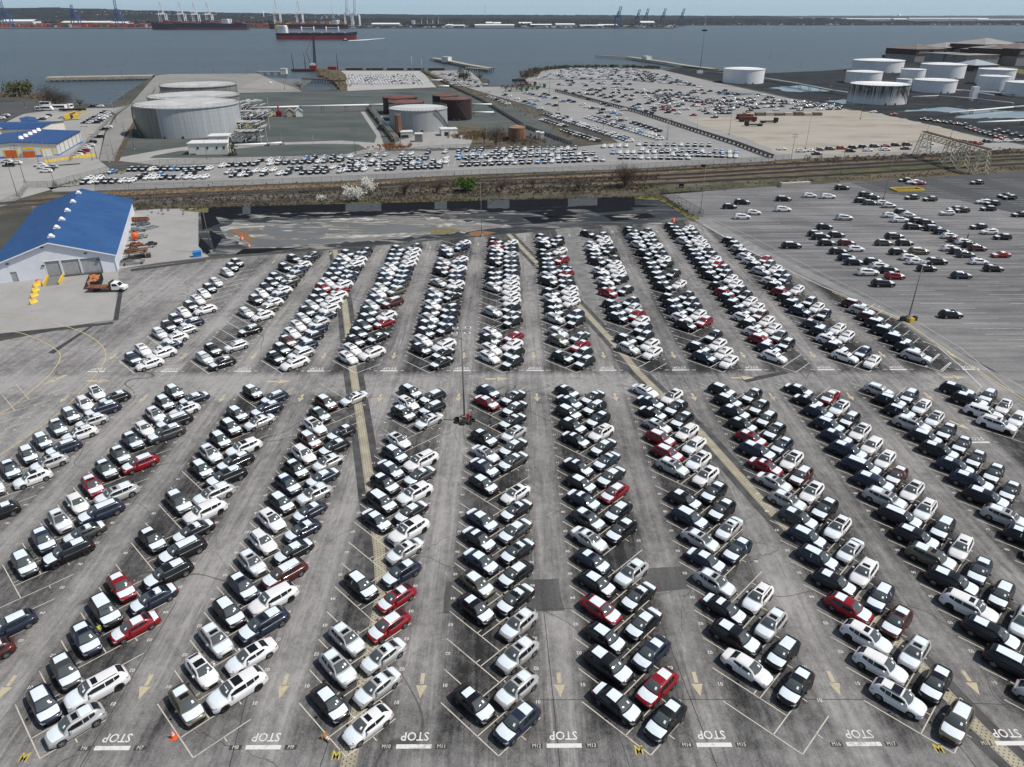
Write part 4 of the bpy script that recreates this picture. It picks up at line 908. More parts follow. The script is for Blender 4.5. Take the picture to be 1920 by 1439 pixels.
crow((1466, 282), (1467, 282), 1, 0, 1, 'W'); crow((1500, 286), (1520, 285), 2, 0, 1, 'W'); crow((1535, 283), (1700, 274), 9, 0, 1, 'KGRKNWK'); crow((1532, 291), (1533, 291), 1, 0, 1, 'K'); crow((1594, 286), (1660, 283), 3, 0, 1, 'KW'); crow((1697, 281), (1698, 281), 1, 0, 1, 'K'); crow((1737, 277), (1740, 272), 2, 0, 1, 'W'); crow((1805, 268), (1835, 272), 4, 0, 1, 'KR'); crow((1850, 268), (1925, 266), 5, 0, 1, 'KWK')
crow((78, 226), (90, 219), 4, R(200), 1, 'KWG'); crow((3, 224), (12, 219), 3, R(200), 1, 'WK'); crow((118, 222), (140, 214), 5, R(200), 1, 'KSW'); crow((128, 224), (140, 219), 3, R(200), 1, 'K')
crow((160, 232), (195, 212), 8, R(195), 1, 'KKWS'); crow((170, 232), (205, 212), 8, R(195), 1, 'WKS'); crow((180, 232), (208, 216), 6, R(195), .9, 'KWW')
for t in "146,290W 150,286R 158,282R 160,278W 168,272W 172,266K 186,256K 195,242K 203,238W 90,317K 86,320W 74,309W 80,313W 98,312S 16,309K 30,305W 12,302W 172,199K 188,199W".split():
    px, py, c = _r(t); x, y = G(px, py, .8); scar('u', 1, c, x, y, R(190))
flush_cars()
# ------------------------------------------------------------------ warehouse with the blue roof
def roof_mat():
    n = NT('blue_roof_sheet'); a = n.noise(.12, 7, None, .7); st = n.noise(1.0, 6, n.map((.12, 2.2, 1)), .7); c = n.mix(n.rng(a, .35, .65), (.020, .078, .225), (.034, .105, .26)); c = n.mix(n.rng(st, .50, .75, 0, .35), c, (.055, .10, .17)); k = n.rng(n.noise(.9, 5, None, .8), .68, .74, 0, .5); c = n.mix(k, c, (.10, .07, .06)); n.set(c, n.rng(a, .3, .7, .45, .7), 0, .35); return n.mat
BLUE = roof_mat(); WALLW = M('white_wall_sheet', (.66, .68, .74), .6, var=.05, scale=.6)
DOORG = M('grey_roller_door', (.30, .31, .33), .6); WHT = M('white_enamel', (.78, .78, .77), .5, var=.08); YEL = M('safety_yellow', (.70, .47, .05), .6, var=.2); ORG = M('safety_orange', (.72, .10, .025), .6, var=.15)
DKG = M('dark_opening', (.02, .02, .022), .8); STEEL = M('galvanised_steel', (.25, .25, .25), .5, .5); WOOD = M('weathered_timber', (.14, .11, .08), .85, var=.35, scale=3); RUST = M('rusty_steel', (.17, .065, .03), .85, var=.5, scale=1.2)
A = Vector(G(222, 508)); wang = R(21.6); wd = Vector((math.cos(wang), math.sin(wang)))
def lx(px): return (Vector(G(px, 530-.108*(px-18)))-A).dot(wd)
wh = empty('warehouse', (A.x, A.y, 0), wang, 'white gabled warehouse with blue metal roof and three grey roller doors', 'warehouse')
W2, EV, RG, LEN = 12.7, 4.05, 8.3, 61.0
def rz_(x): return EV+(RG-EV)*(1-abs(x+W2)/W2)
doors = [(lx(92), lx(119), .35, 3.95), (lx(122), lx(159), .35, 3.9), (lx(157.5), lx(194), .35, 3.8)]
if doors[1][1] > doors[2][0]-.25: doors[1] = (doors[1][0], doors[2][0]-.35, .35, 3.9)
doors[0] = (doors[0][0], min(doors[0][1], doors[1][0]-.4), .35, 3.95)
sm = (lx(24), lx(36), .05, 2.3)
m = MB(); ops = sorted([sm]+doors); x = -2*W2
cuts = [x]
for a, b_, z0, z1 in ops: cuts += [a, b_]
cuts += [0.0]; cuts = sorted(set(cuts+[-W2]))
for a, b_ in zip(cuts, cuts[1:]):
    z = 0
    dr = [d for d in ops if d[0] <= a+.01 and d[1] >= b_-.01]
    if dr:
        z = dr[0][3]; m.face([(a, 0, 0), (b_, 0, 0), (b_, 0, dr[0][2]), (a, 0, dr[0][2])])
        for xx in (dr[0][0], dr[0][1]): m.face([(xx, 0, 0), (xx, .3, 0), (xx, .3, dr[0][3]), (xx, 0, dr[0][3])])
        m.face([(a, 0, z), (b_, 0, z), (b_, .3, z), (a, .3, z)])
    m.face([(a, 0, z), (b_, 0, z), (b_, 0, rz_(b_)), (a, 0, rz_(a))])
m.build('front_wall', WALLW, wh)
m = MB(); m.face([(0, 0, 0), (0, LEN, 0), (0, LEN, EV), (0, 0, EV)]); m.build('side_wall', WALLW, wh)
m = MB(); m.face([(-2*W2, 0, 0), (-2*W2, LEN, 0), (-2*W2, LEN, EV), (-2*W2, 0, EV)]); m.build('side_wall', WALLW, wh)
m = MB(); m.face([(-2*W2, LEN, 0), (0, LEN, 0), (0, LEN, EV), (-W2, LEN, RG), (-2*W2, LEN, EV)]); m.build('rear_wall', WALLW, wh)
for sg in (1, -1):
    m = MB(); e = W2+.45; ze = EV-.15; X = lambda d: -W2+sg*d
    m.grid([[(X(0), y, RG+.12), (X(e), y, ze+.12)] for y in (-.5, LEN+.5)], 0, False); m.grid([[(X(0), y, RG), (X(e), y, ze)] for y in (-.5, LEN+.5)], 0, False)
    n_ = 60
    for i in range(n_+1):
        y = -.45+(LEN+.9)*i/n_
        m.face([(X(0), y-.03, RG+.17), (X(0), y+.03, RG+.17), (X(e), y+.03, ze+.17), (X(e), y-.03, ze+.17)]); m.face([(X(0), y-.03, RG+.12), (X(0), y-.03, RG+.17), (X(e), y-.03, ze+.17), (X(e), y-.03, ze+.12)])
    m.build('roof_slope', BLUE, wh)
    m = MB(); m.bar((X(0), -.52, RG-.02), (X(e), -.52, ze-.02), .22); m.build('barge_board', WHT, wh)
for i, y in enumerate((5, 13.5, 22, 32, 43, 55)):
    m = MB(); m.cyl(-W2, y, RG, RG+.4, .42, n=10); m.cyl(-W2, y, RG+.4, RG+.8, .6, .28, n=10); m.box(-W2-.7, -W2+.7, y-.6, y+.6, RG-.2, RG+.2); m.build('ridge_vent', WHT, wh)
for a, b_, z0, z1 in doors:
    m = MB(); n_ = 12
    for i in range(n_): m.box(a, b_, .2, .26+.03*(i % 2), z0+(z1-z0)*i/n_, z0+(z1-z0)*(i+1)/n_)
    m.build('roller_door', DOORG, wh)
    m = MB(); m.box(a-.12, b_+.12, -.06, -.003, z1, z1+.12); m.box(a-.12, a, -.06, -.003, z0, z1); m.build('door_frame', WHT, wh)
m = MB(); m.box(sm[0], sm[1], .15, .2, .05, 2.3); m.build('side_door', DOORG, wh)
for px, z in ((25, 4.2), (96, 7.2), (171, 4.9), (88, 3.0), (190, 3.1)):
    m = MB(); x_ = lx(px); m.box(x_-.3, x_+.3, -.28, -.003, z, z+.22); m.build('wall_lamp', DKG, wh)
for sx, y in ((5.5, 12), (7, 33), (4.5, 40), (9, 8), (-6, 22), (-8, 36)):
    m = MB(); x_ = -W2+sx; z = rz_(x_); m.cyl(x_, y, z, z+.5, .12, n=8); m.build('roof_pipe', RUST, wh)
m = MB(); m.bar((-.1, -.15, .1), (-.1, -.15, EV), .12); m.build('downpipe', WHT, wh)
# ramp up to the first door
t = empty('loading_ramp', (A.x, A.y, 0), wang, 'grey loading ramp with yellow side rails below the first roller door', 'ramp')
a, b_ = doors[0][0]+.1, doors[0][1]-.2
m = MB(); m.face([(a, -.01, .36), (b_, -.01, .36), (b_, -6.2, .02), (a, -6.2, .02)]); m.build('ramp_deck', M('ramp_concrete', (.16, .16, .155), .8), t)
for x_ in (a-.45, b_+.15):
    m = MB(); m.box(x_, x_+.3, -6.2, -.05, 0, .75); m.build('side_rail', YEL, t)
t = empty('dock_bumper', (A.x, A.y, 0), wang, 'dark loading dock edge with rubber buffers under the two wide doors', 'dock')
m = MB(); m.box(doors[1][0], doors[2][1], -.5, -.01, 0, .34); m.build('dock_edge', M('dock_concrete', (.10, .095, .08), .85), t)
def barrier(i, px, py, rz, mat, lab):
    x, y = G(px, py); m = MB(); prof = [(-.3, 0), (-.3, .15), (-.12, .4), (-.08, .85), (.08, .85), (.12, .4), (.3, .15), (.3, 0)]
    m.grid([[(xx, p, q) for p, q in prof] for xx in (-.95, .95)], 0, False); m.face([(-.95, p, q) for p, q in prof]); m.face([(.95, p, q) for p, q in reversed(prof)])
    o = m.build('barrier', mat, None, (x, y, .02), rz); tag(o, lab, 'barrier', 'yellow barriers in front of the warehouse')
for i, (px, py) in enumerate(((63, 569), (64.5, 557), (67, 547), (69, 537))):
    barrier(i, px, py, R(80), YEL, 'yellow traffic barrier, %s of the four in front of the warehouse' % ('nearest camera', 'second nearest', 'third nearest', 'farthest and beside orange drum')[i])
def drum(px, py, lab, mat=None, r=.32, h=1.0, z0=.03):
    x, y = G(px, py); e = empty('traffic_drum', (x, y, z0), 0, lab, 'traffic drum')
    m = MB(); m.cyl(0, 0, 0, .1, r*1.3, n=14); m.build('base', DKG, e); m = MB(); m.cyl(0, 0, .1, h, r, r*.8, n=14); m.build('barrel', mat or ORG, e)
    for z in (.35, .65): m = MB(); m.cyl(0, 0, h*z, h*z+.14, r*.985-.04*z, n=14, cap=False); m.build('white_band', WHT, e)
drum(73, 534, 'orange traffic drum at the far end of the yellow barrier row', r=.5, h=1.2); drum(1262, 418, 'orange traffic drum at the right end of the dark basin', r=.45, h=1.3); drum(454, 451, 'orange drum lying in the muddy basin by the reeds', r=.45, h=1.0); drum(467, 464, 'second orange drum on the basin floor nearer the cars', r=.4, h=.8)
# flatbed truck
x, y = G(205, 546); t = empty('flatbed_truck', (x, y, .03), R(2), 'white cab flatbed truck with brown deck beside the warehouse', 'truck')
m = MB(); m.box(-4.4, .9, -1.15, 1.15, .95, 1.12); m.box(-4.4, 2.8, -.35, .35, .6, .93); m.build('flat_deck', RUST, t)
m = MB(); m.box(.8, .95, -1.15, 1.15, 1.12, 2.3); m.build('headboard', DKG, t)
prof = [(1.1, .55), (3.9, .55), (3.95, 1.15), (2.95, 1.3), (2.4, 2.0), (1.2, 2.05), (1.1, 1.3)]
m = MB(); m.grid([[(p, yy, q) for p, q in prof] for yy in (-1.0, 1.0)], 0, False, True); m.face([(p, -1.0, q) for p, q in prof]); m.face([(p, 1.0, q) for p, q in reversed(prof)]); m.build('cab', WHT, t)
for sg in (-1, 1):
    m = MB(); m.face([(1.35, sg*1.006, 1.35), (2.6, sg*1.006, 1.35), (2.25, sg*1.006, 1.9), (1.4, sg*1.006, 1.92)]); m.build('cab_window', GLASS, t)
m = MB(); m.face([(2.92, -.85, 1.34), (2.92, .85, 1.34), (2.44, .8, 1.96), (2.44, -.8, 1.96)]); m.build('windscreen', GLASS, t)
for wx in (3.1, -2.6):
    for sg in (-1, 1):
        m = MB(); m.grid([[(wx+r_*math.cos(2*PI*i/16), sg*yy, .45+r_*math.sin(2*PI*i/16)) for i in range(16)] for r_, yy in ((.45, .72), (.45, 1.02), (.25, 1.03), (.01, 1.0))], 0, True, True); m.build('wheel', TYRE, t)
# skip full of rubble
x, y = G(180, 534); t = empty('rubbish_skip', (x, y, .02), wang+PI/2, 'black open skip filled with orange rubble by the roller doors', 'skip')
m = MB(); L_, W_, H_ = 3.1, 1.2, 1.7
for q in ([(-L_, -W_, 0), (L_, -W_, 0), (L_, -W_, H_), (-L_, -W_, H_)], [(-L_, W_, 0), (L_, W_, 0), (L_, W_, H_), (-L_, W_, H_)], [(-L_, -W_, 0), (-L_, W_, 0), (-L_, W_, H_), (-L_, -W_, H_)], [(L_, -W_, 0), (L_, W_, 0), (L_, W_, H_), (L_, -W_, H_)]): m.face(q)
for i in range(7): xx = -L_+L_*2*i/6; m.box(xx-.06, xx+.06, -W_-.1, -W_-.002, .05, H_); m.box(xx-.06, xx+.06, W_+.002, W_+.1, .05, H_)
m.bar((-L_, -W_, H_), (L_, -W_, H_), .14); m.bar((-L_, W_, H_), (L_, W_, H_), .14); m.build('skip_body', DKG, t)
m = MB(); rg = random.Random(3)
for i in range(60):
    px_, py_ = rg.uniform(-L_+.3, L_-.3), rg.uniform(-W_+.25, W_-.25); s_ = rg.uniform(.15, .4); m.box(px_-s_, px_+s_, py_-s_*.7, py_+s_*.7, .9, 1.3+rg.uniform(0, .4))
o = m.build('rubble', M('orange_rubble', (.45, .19, .08), .9, var=.6, scale=2), t); o['kind'] = 'stuff'
def bin_(px, py, lab):
    x, y = G(px, py); t = empty('wheeled_bin', (x, y, .02), .4, lab, 'bin', 'blue bins at the basin corner'); mt = M('blue_plastic', (.02, .20, .50), .5)
    m = MB(); m.grid([[(-.5, -.45, 0), (.5, -.45, 0), (.5, .45, 0), (-.5, .45, 0)], [(-.6, -.55, 1.2), (.6, -.55, 1.2), (.6, .55, 1.2), (-.6, .55, 1.2)]], 0, False, True); m.build('bin_body', mt, t)
    m = MB(); m.face([(-.65, -.6, 1.22), (.65, -.6, 1.22), (.65, .6, 1.4), (-.65, .6, 1.4)]); m.bar((-.65, .6, 1.38), (.65, .6, 1.38), .1); m.build('lid', mt, t)
bin_(367, 482, 'blue wheeled bin, left one of the pair by the basin'); bin_(374, 481, 'blue wheeled bin, right one of the pair by the basin')
# things stored along the right-hand wall of the warehouse
def at_w(xx, yy): q = A+wd*xx+Vector((-wd.y, wd.x))*yy; return q.x, q.y
def pallets(xx, yy, n_, lab, mat=None):
    x, y = at_w(xx, yy); e = empty('pallet_stack', (x, y, .02), wang+random.uniform(-.2, .2), lab, 'pallets', 'stacks beside the warehouse wall')
    for i in range(n_):
        m = MB(); z = i*.16
        for k in range(5): m.box(-.6, .6, -.6+k*.26, -.46+k*.26, z+.1, z+.13)
        for k in (-.55, 0, .45): m.box(k, k+.1, -.6, .6, z, z+.1)
        m.build('pallet', mat or WOOD, e)
def rack(xx, yy, l_, w_, n_, lab, mat, rz=0.0):
    x, y = at_w(xx, yy); e = empty('pipe_rack', (x, y, .02), wang+rz, lab, 'rack', 'racks beside the warehouse wall')
    for i in range(n_): m = MB(); yy_ = -w_/2+w_*i/max(1, n_-1); m.bar((-l_/2, yy_, .45+random.uniform(0, .5)), (l_/2, yy_, .45+random.uniform(0, .5)), .2, n=6); m.build('pipe', mat, e)
    for xx_ in (-l_*.35, l_*.35): m = MB(); m.box(xx_-.08, xx_+.08, -w_/2-.2, w_/2+.2, 0, .38); m.build('rack_beam', DKG, e)
pallets(6.3, 9, 7, 'tall brown pallet stack at outer end near the yard'); pallets(4.9, 9.3, 6, 'dark pallet stack second from the yard side', DKG); pallets(3.6, 9.6, 5, 'dark pallet stack third from the yard side', DKG); pallets(2.0, 6.5, 4, 'low pallet stack close to the front corner of warehouse')
rack(3, 4.2, 5.5, 1.6, 6, 'grey pipe rack nearest the flatbed truck', STEEL); rack(3.2, 14.5, 5.5, 1.5, 7, 'rusty pipe rack behind the dark pallet stacks', RUST); rack(4.6, 18.2, 6.5, .8, 4, 'long dark pipe rack pointing into the yard', DKG, .1); rack(3, 11.8, 4, 1.2, 5, 'brown pipe rack between pallets and rusty pipes', WOOD); rack(2.6, 37, 4, 2.0, 5, 'blue grey pipe rack near the back of warehouse', STEEL)
def heap(xx, yy, r_, mat, lab, n_=26, h=.9):
    x, y = at_w(xx, yy); rg = random.Random(int(xx*10+yy*7)); m = MB()
    for i in range(n_):
        a, d = rg.uniform(0, 2*PI), r_*rg.random()**.6; s_ = rg.uniform(.12, .38); zz = max(0, h*(1-d/r_))*rg.uniform(.3, 1)
        q = MB(); q.box(-s_*1.6, s_*1.6, -s_*.6, s_*.6, -s_*.4, s_*.4); M4 = Matrix.Translation((d*math.cos(a), d*math.sin(a), zz+.2)) @ Matrix.Rotation(rg.uniform(0, PI), 4, 'Z') @ Matrix.Rotation(rg.uniform(-.5, .5), 4, 'X'); m.add(q, M4)
    o = m.build('scrap_heap', mat, None, (x, y, .02)); tag(o, lab, 'scrap', None, 'stuff')
heap(2.3, 8, 1.8, DKG, 'heap of dark scrap by the warehouse wall', 40); heap(2, 17, 1.8, WOOD, 'heap of broken timber by the wall', 30); heap(2.4, 22, 1.6, RUST, 'heap of rusty scrap by the wall', 30); heap(3, 30, 2.2, M('grey_scrap', (.18, .19, .18), .8, var=.6), 'heap of grey scrap behind the orange tank', 40); heap(2.6, 45, 2.4, M('mixed_scrap', (.07, .10, .13), .8, var=.7), 'heap of mixed scrap near the back corner', 40); heap(6.5, 21, 1.3, DKG, 'small dark scrap heap out in the yard', 20)
x, y = at_w(2.3, 27); t = empty('storage_tank', (x, y, 0), wang, 'small orange cylindrical tank on legs beside warehouse wall', 'tank')
m = MB()
for z, r_ in ((.5, .3), (.6, .8), (1.9, .85), (2.2, .5), (2.3, .05)): pass
m.grid([[(r_*math.cos(2*PI*i/14), r_*math.sin(2*PI*i/14), z) for i in range(14)] for z, r_ in ((.45, .1), (.6, .8), (1.9, .85), (2.2, .5), (2.3, .05))], 0, True, True); m.build('vessel', ORG, t)
for a in range(3): m = MB(); m.bar((.6*math.cos(a*2.1), .6*math.sin(a*2.1), 0), (.6*math.cos(a*2.1), .6*math.sin(a*2.1), .8), .1); m.build('leg', DKG, t)
x, y = G(270, 431); t = empty('steel_frame_sections', (x, y, .02), R(60), 'flat grey steel frame lying on the pale yard', 'frame')
for i in range(8): m = MB(); m.bar((-4+i*1.14, -1.3, .15), (-4+i*1.14, 1.3, .15), .14); m.build('cross_bar', STEEL, t)
for sg in (-1, 1): m = MB(); m.bar((-4, sg*1.3, .15), (4, sg*1.3, .15), .16); m.build('long_bar', STEEL, t)
x, y = G(264, 415); o = MB().box(-2.2, 2.2, -1.0, 1.0, 0, .8).box(-2.2, 2.2, -.1, .1, .8, 1.2).box(-2.3, -2.15, -1, 1, .8, 1.1).build('steel_crate', RUST, None, (x, y, .02), .1); tag(o, 'long rust brown crate standing on the pale yard', 'crate')
x, y = G(238, 400); t = empty('compact_loader', (x, y, .02), .4, 'yellow green compact loader at the back corner of warehouse', 'loader')
MB().box(-1.2, 1.1, -.7, .7, .5, 1.3).build('loader_body', M('lime_paint', (.45, .55, .05), .5), t); MB().box(-.5, .6, -.6, .6, 1.3, 2.0).build('cab', GLASS, t)
for sx in (-.8, .8):
    for sg in (-1, 1): m = MB(); m.grid([[(sx+.42*math.cos(i*PI/6), sg*yy, .42+.42*math.sin(i*PI/6)) for i in range(12)] for yy in (.7, 1.0)], 0, True, True); m.face([(sx+.42*math.cos(i*PI/6), sg, .42+.42*math.sin(i*PI/6)) for i in range(12)]); m.build('wheel', TYRE, t)
# cones and workers
def cone(px, py, lab, mat, fallen=False):
    x, y = G(px, py); e = empty('traffic_cone', (x, y, .03), .3, lab, 'traffic cone')
    if fallen: e.rotation_euler = (R(80), 0, .8); e.location.z = .2
    m = MB(); m.box(-.28, .28, -.28, .28, 0, .05); m.build('base', mat, e); m = MB(); m.cyl(0, 0, .05, .85, .2, .04, n=12); m.build('cone_body', mat, e)
    for z0, z1 in ((.38, .5), (.6, .7)): r0, r1 = .2-.16*(z0-.05)/.8+.004, .2-.16*(z1-.05)/.8+.004; m = MB(); m.cyl(0, 0, z0, z1, r0, r1, n=12, cap=False); m.build('white_band', WHT, e)
cone(326, 1384, 'orange traffic cone on an empty stall corner near the bottom left', ORG)
cone(609, 1383, 'faded brown cone lying beside the pale drain strip', M('faded_orange', (.35, .17, .08), .8), True)
def person(px, py, lab, shirt, trous, rz=0.0, hair=(.02, .015, .01), arms=((.30, .12, 1.12), (-.30, .10, 1.10))):
    x, y = G(px, py)
    bm = bmesh.new(); V = [((0, 0, .98), .15), ((0, .0, 1.18), .14), ((0, 0, 1.38), .15), ((0, 0, 1.50), .06), ((0, .01, 1.58), .055), ((0, .02, 1.70), .10), ((0, .01, 1.80), .07)]
    vs = [bm.verts.new(p) for p, r_ in V]; rad = [r_ for p, r_ in V]
    for i in range(len(V)-1): bm.edges.new((vs[i], vs[i+1]))
    def chain(start, pts):
        prev = start
        for p, r_ in pts: v = bm.verts.new(p); rad.append(r_); bm.edges.new((prev, v)); prev = v
        return prev
    for sg in (1, -1):
        chain(vs[0], [((sg*.10, 0, .90), .095), ((sg*.12, .03, .50), .065), ((sg*.13, -.01, .12), .045), ((sg*.14, .10, .04), .04), ((sg*.145, .18, .03), .03)])
        ax, ay, az = arms[0 if sg > 0 else 1]
        hnd = chain(vs[2], [((sg*.19, 0, 1.42), .055), ((sg*.26, .0, 1.18), .042), ((ax, ay, az-.05), .032), ((ax*.93, ay+.08, az-.09), .035)])
        for f in range(5):
            q = hnd.co; dx = (f-2)*.016; chain(hnd, [((q.x+dx, q.y+.045, q.z-.01), .009), ((q.x+dx, q.y+.075-.008*abs(f-2), q.z-.03), .008)])
    me = bpy.data.meshes.new('person'); bm.verts.index_update(); bm.to_mesh(me); bm.free()
    o = bpy.data.objects.new('person', me); link(o); o.location = (x, y, .03); o.rotation_euler = (0, 0, rz)
    sk = o.modifiers.new('skin', 'SKIN'); d = me.skin_vertices[0].data
    for i, r_ in enumerate(rad): d[i].radius = (r_, r_)
    d[0].use_root = True; o.modifiers.new('sub', 'SUBSURF').levels = 1
    dg = bpy.context.evaluated_depsgraph_get(); me2 = bpy.data.meshes.new_from_object(o.evaluated_get(dg)); o.modifiers.clear(); o.data = me2
    skin = M('skin', (.42, .25, .17), .6); me2.materials.clear()
    for mt in (trous, shirt, skin): me2.materials.append(mt)
    for p in me2.polygons:
        c = p.center; p.use_smooth = True
        p.material_index = 0 if c.z < .98 and abs(c.x) < .24 and c.z < .96 else (2 if c.z > 1.5 or abs(c.x) > .27 else 1)
    tag(o, lab, 'person')
    m = MB(); m.grid([[(.108*math.cos(2*PI*i/12)*k, .02+.118*math.sin(2*PI*i/12)*k, z) for i in range(12)] for z, k in ((1.70, 1.0), (1.76, 1.0), (1.82, .8), (1.855, .3))], 0, True, True); m.build('hair', M('dark_hair', hair, .8), o)
    return o
VEST = M('hi_vis_yellow', (.70, .85, .08), .7, var=.05); NAVYC = M('navy_cloth', (.02, .022, .035), .9)
pr = person(191, 1194, 'person in yellow hi-vis vest and dark trousers standing between parked cars', NAVYC, NAVYC, PI*.9)
m = MB(); m.grid([[(.225*math.cos(2*PI*i/14)*k, .175*math.sin(2*PI*i/14)*k, z) for i in range(14)] for z, k in ((1.0, 1.0), (1.2, .98), (1.36, 1.02), (1.47, .72))], 0, True, True); m.build('safety_vest', VEST, pr)
m = MB(); m.grid([[(.232*math.cos(2*PI*i/14), .182*math.sin(2*PI*i/14), z) for i in range(14)] for z in (1.12, 1.17)], 0, True, True); m.build('reflective_band', M('silver_tape', (.7, .7, .7), .3), pr)
person(1813, 450, 'person in dark clothes walking in the right-hand lot', NAVYC, NAVYC, .5)
# ------------------------------------------------------------------ lamp masts and poles
POLEM = M('pole_steel', (.22, .22, .215), .55, .3); WPOLE = M('timber_pole', (.16, .13, .10), .9)
def mast_high(px, py, top, lab, base='tyres'):
    x, y = G(px, py); h = HT((px, py), top); e = empty('light_mast', (x, y, 0), 0, lab, 'light mast')
    m = MB(); m.bar((0, 0, 0), (0, 0, h), .30, .15, n=10); m.build('pole', POLEM, e)
    m = MB(); m.box(-.75, .75, -.75, .75, .02, .75); m.cyl(0, 0, .75, 1.0, .5, n=10); m.build('plinth', M('stained_concrete', (.20, .19, .17), .9), e)
    if base == 'tyres':
        for i in range(7):
            a = i*.9; m = MB(); cx_, cy2 = 1.25*math.cos(a), 1.0*math.sin(a)
            m.grid([[(cx_+.42*k*math.cos(2*PI*j/12), cy2+.42*k*math.sin(2*PI*j/12), z) for j in range(12)] for z, k in ((.02, .75), (.02, 1), (.3, 1), (.3, .6))], 0, True, True); m.build('tyre', TYRE, e)
    for a, b_ in (((-.9, -.7), (-.9, .7)), ((.9, -.7), (.9, .7)), ((-.9, 0), (.9, 0))): m = MB(); m.bar((*a, h-.3), (*b_, h-.3), .09); m.build('arm', POLEM, e)
    for lx_, ly_ in ((-.9, -.95), (.9, -.95), (-.9, .95), (.9, .95)) if base == 'tyres' else ((-.6, 0), (.6, 0)):
        m = MB(); m.box(lx_-.42, lx_+.42, ly_-.24, ly_+.24, h-.42, h-.2); m.build('lamp_head', WHT, e)
        m = MB(); m.face([(lx_-.3, ly_-.15, h-.43), (lx_+.3, ly_-.15, h-.43), (lx_+.3, ly_+.15, h-.43), (lx_-.3, ly_+.15, h-.43)]); m.face([(lx_-.3, ly_-.17, h-.19), (lx_+.3, ly_-.17, h-.19), (lx_+.3, ly_+.15, h-.19), (lx_-.3, ly_+.15, h-.19)]); m.build('lens', DKG, e)
    return e
e = mast_high(871, 790, 617, 'tall light mast with four lamps among the parked cars')
MB().box(.35, .8, -.9, -.5, .9, 1.7).build('red_box', M('red_enamel', (.45, .02, .03), .5), e)
mast_high(1702, 601, 487, 'light mast with yellow and black base on the kerb road', 'y')
x, y = G(1702, 601); 
for i, (dx, dy) in enumerate(((-1.2, -.3), (.1, -1.0), (1.2, -.1))):
    o = MB().box(-.5, .5, -.35, .35, 0, .8).box(-.3, .3, -.2, .2, .8, .95).build('concrete_block', YEL if i == 1 else DKG, None, (x+dx, y+dy, .03), .2*i); tag(o, ('dark block left of the kerb road mast', 'yellow block in front of the kerb road mast', 'dark block right of the kerb road mast')[i], 'block')
def pole(px, py, top, lab, kind='lamp', mat=None):
    x, y = G(px, py); h = HT((px, py), top); e = empty('utility_pole' if kind == 'util' else 'light_pole', (x, y, 0), 0, lab, 'pole', 'poles standing around the lots')
    r_ = .22 if kind == 'util' else .17; r_ *= max(1, min(1.9, y/330))
    m = MB(); m.bar((0, 0, 0), (0, 0, h), r_, r_*.6, n=8); m.build('pole', mat or (WPOLE if kind == 'util' else POLEM), e)
    if kind == 'util':
        for z in (h-.6, h-1.5): m = MB(); m.bar((-1.3, 0, z), (1.3, 0, z), .14); m.build('cross_arm', WPOLE, e)
    elif kind == 'lamp':
        m = MB(); m.bar((-1.1, 0, h-.1), (1.1, 0, h-.1), .1); m.build('arm', POLEM, e)
        for sg in (-1, 1): m = MB(); m.box(sg*1.2-.35, sg*1.2+.35, -.18, .18, h-.22, h-.02); m.build('lamp_head', POLEM, e)
    if y < 900: m = MB(); m.cyl(0, 0, 0, .7, .4*max(1, y/400), n=10); m.build('footing', M('stained_concrete', (.20, .19, .17), .9), e)
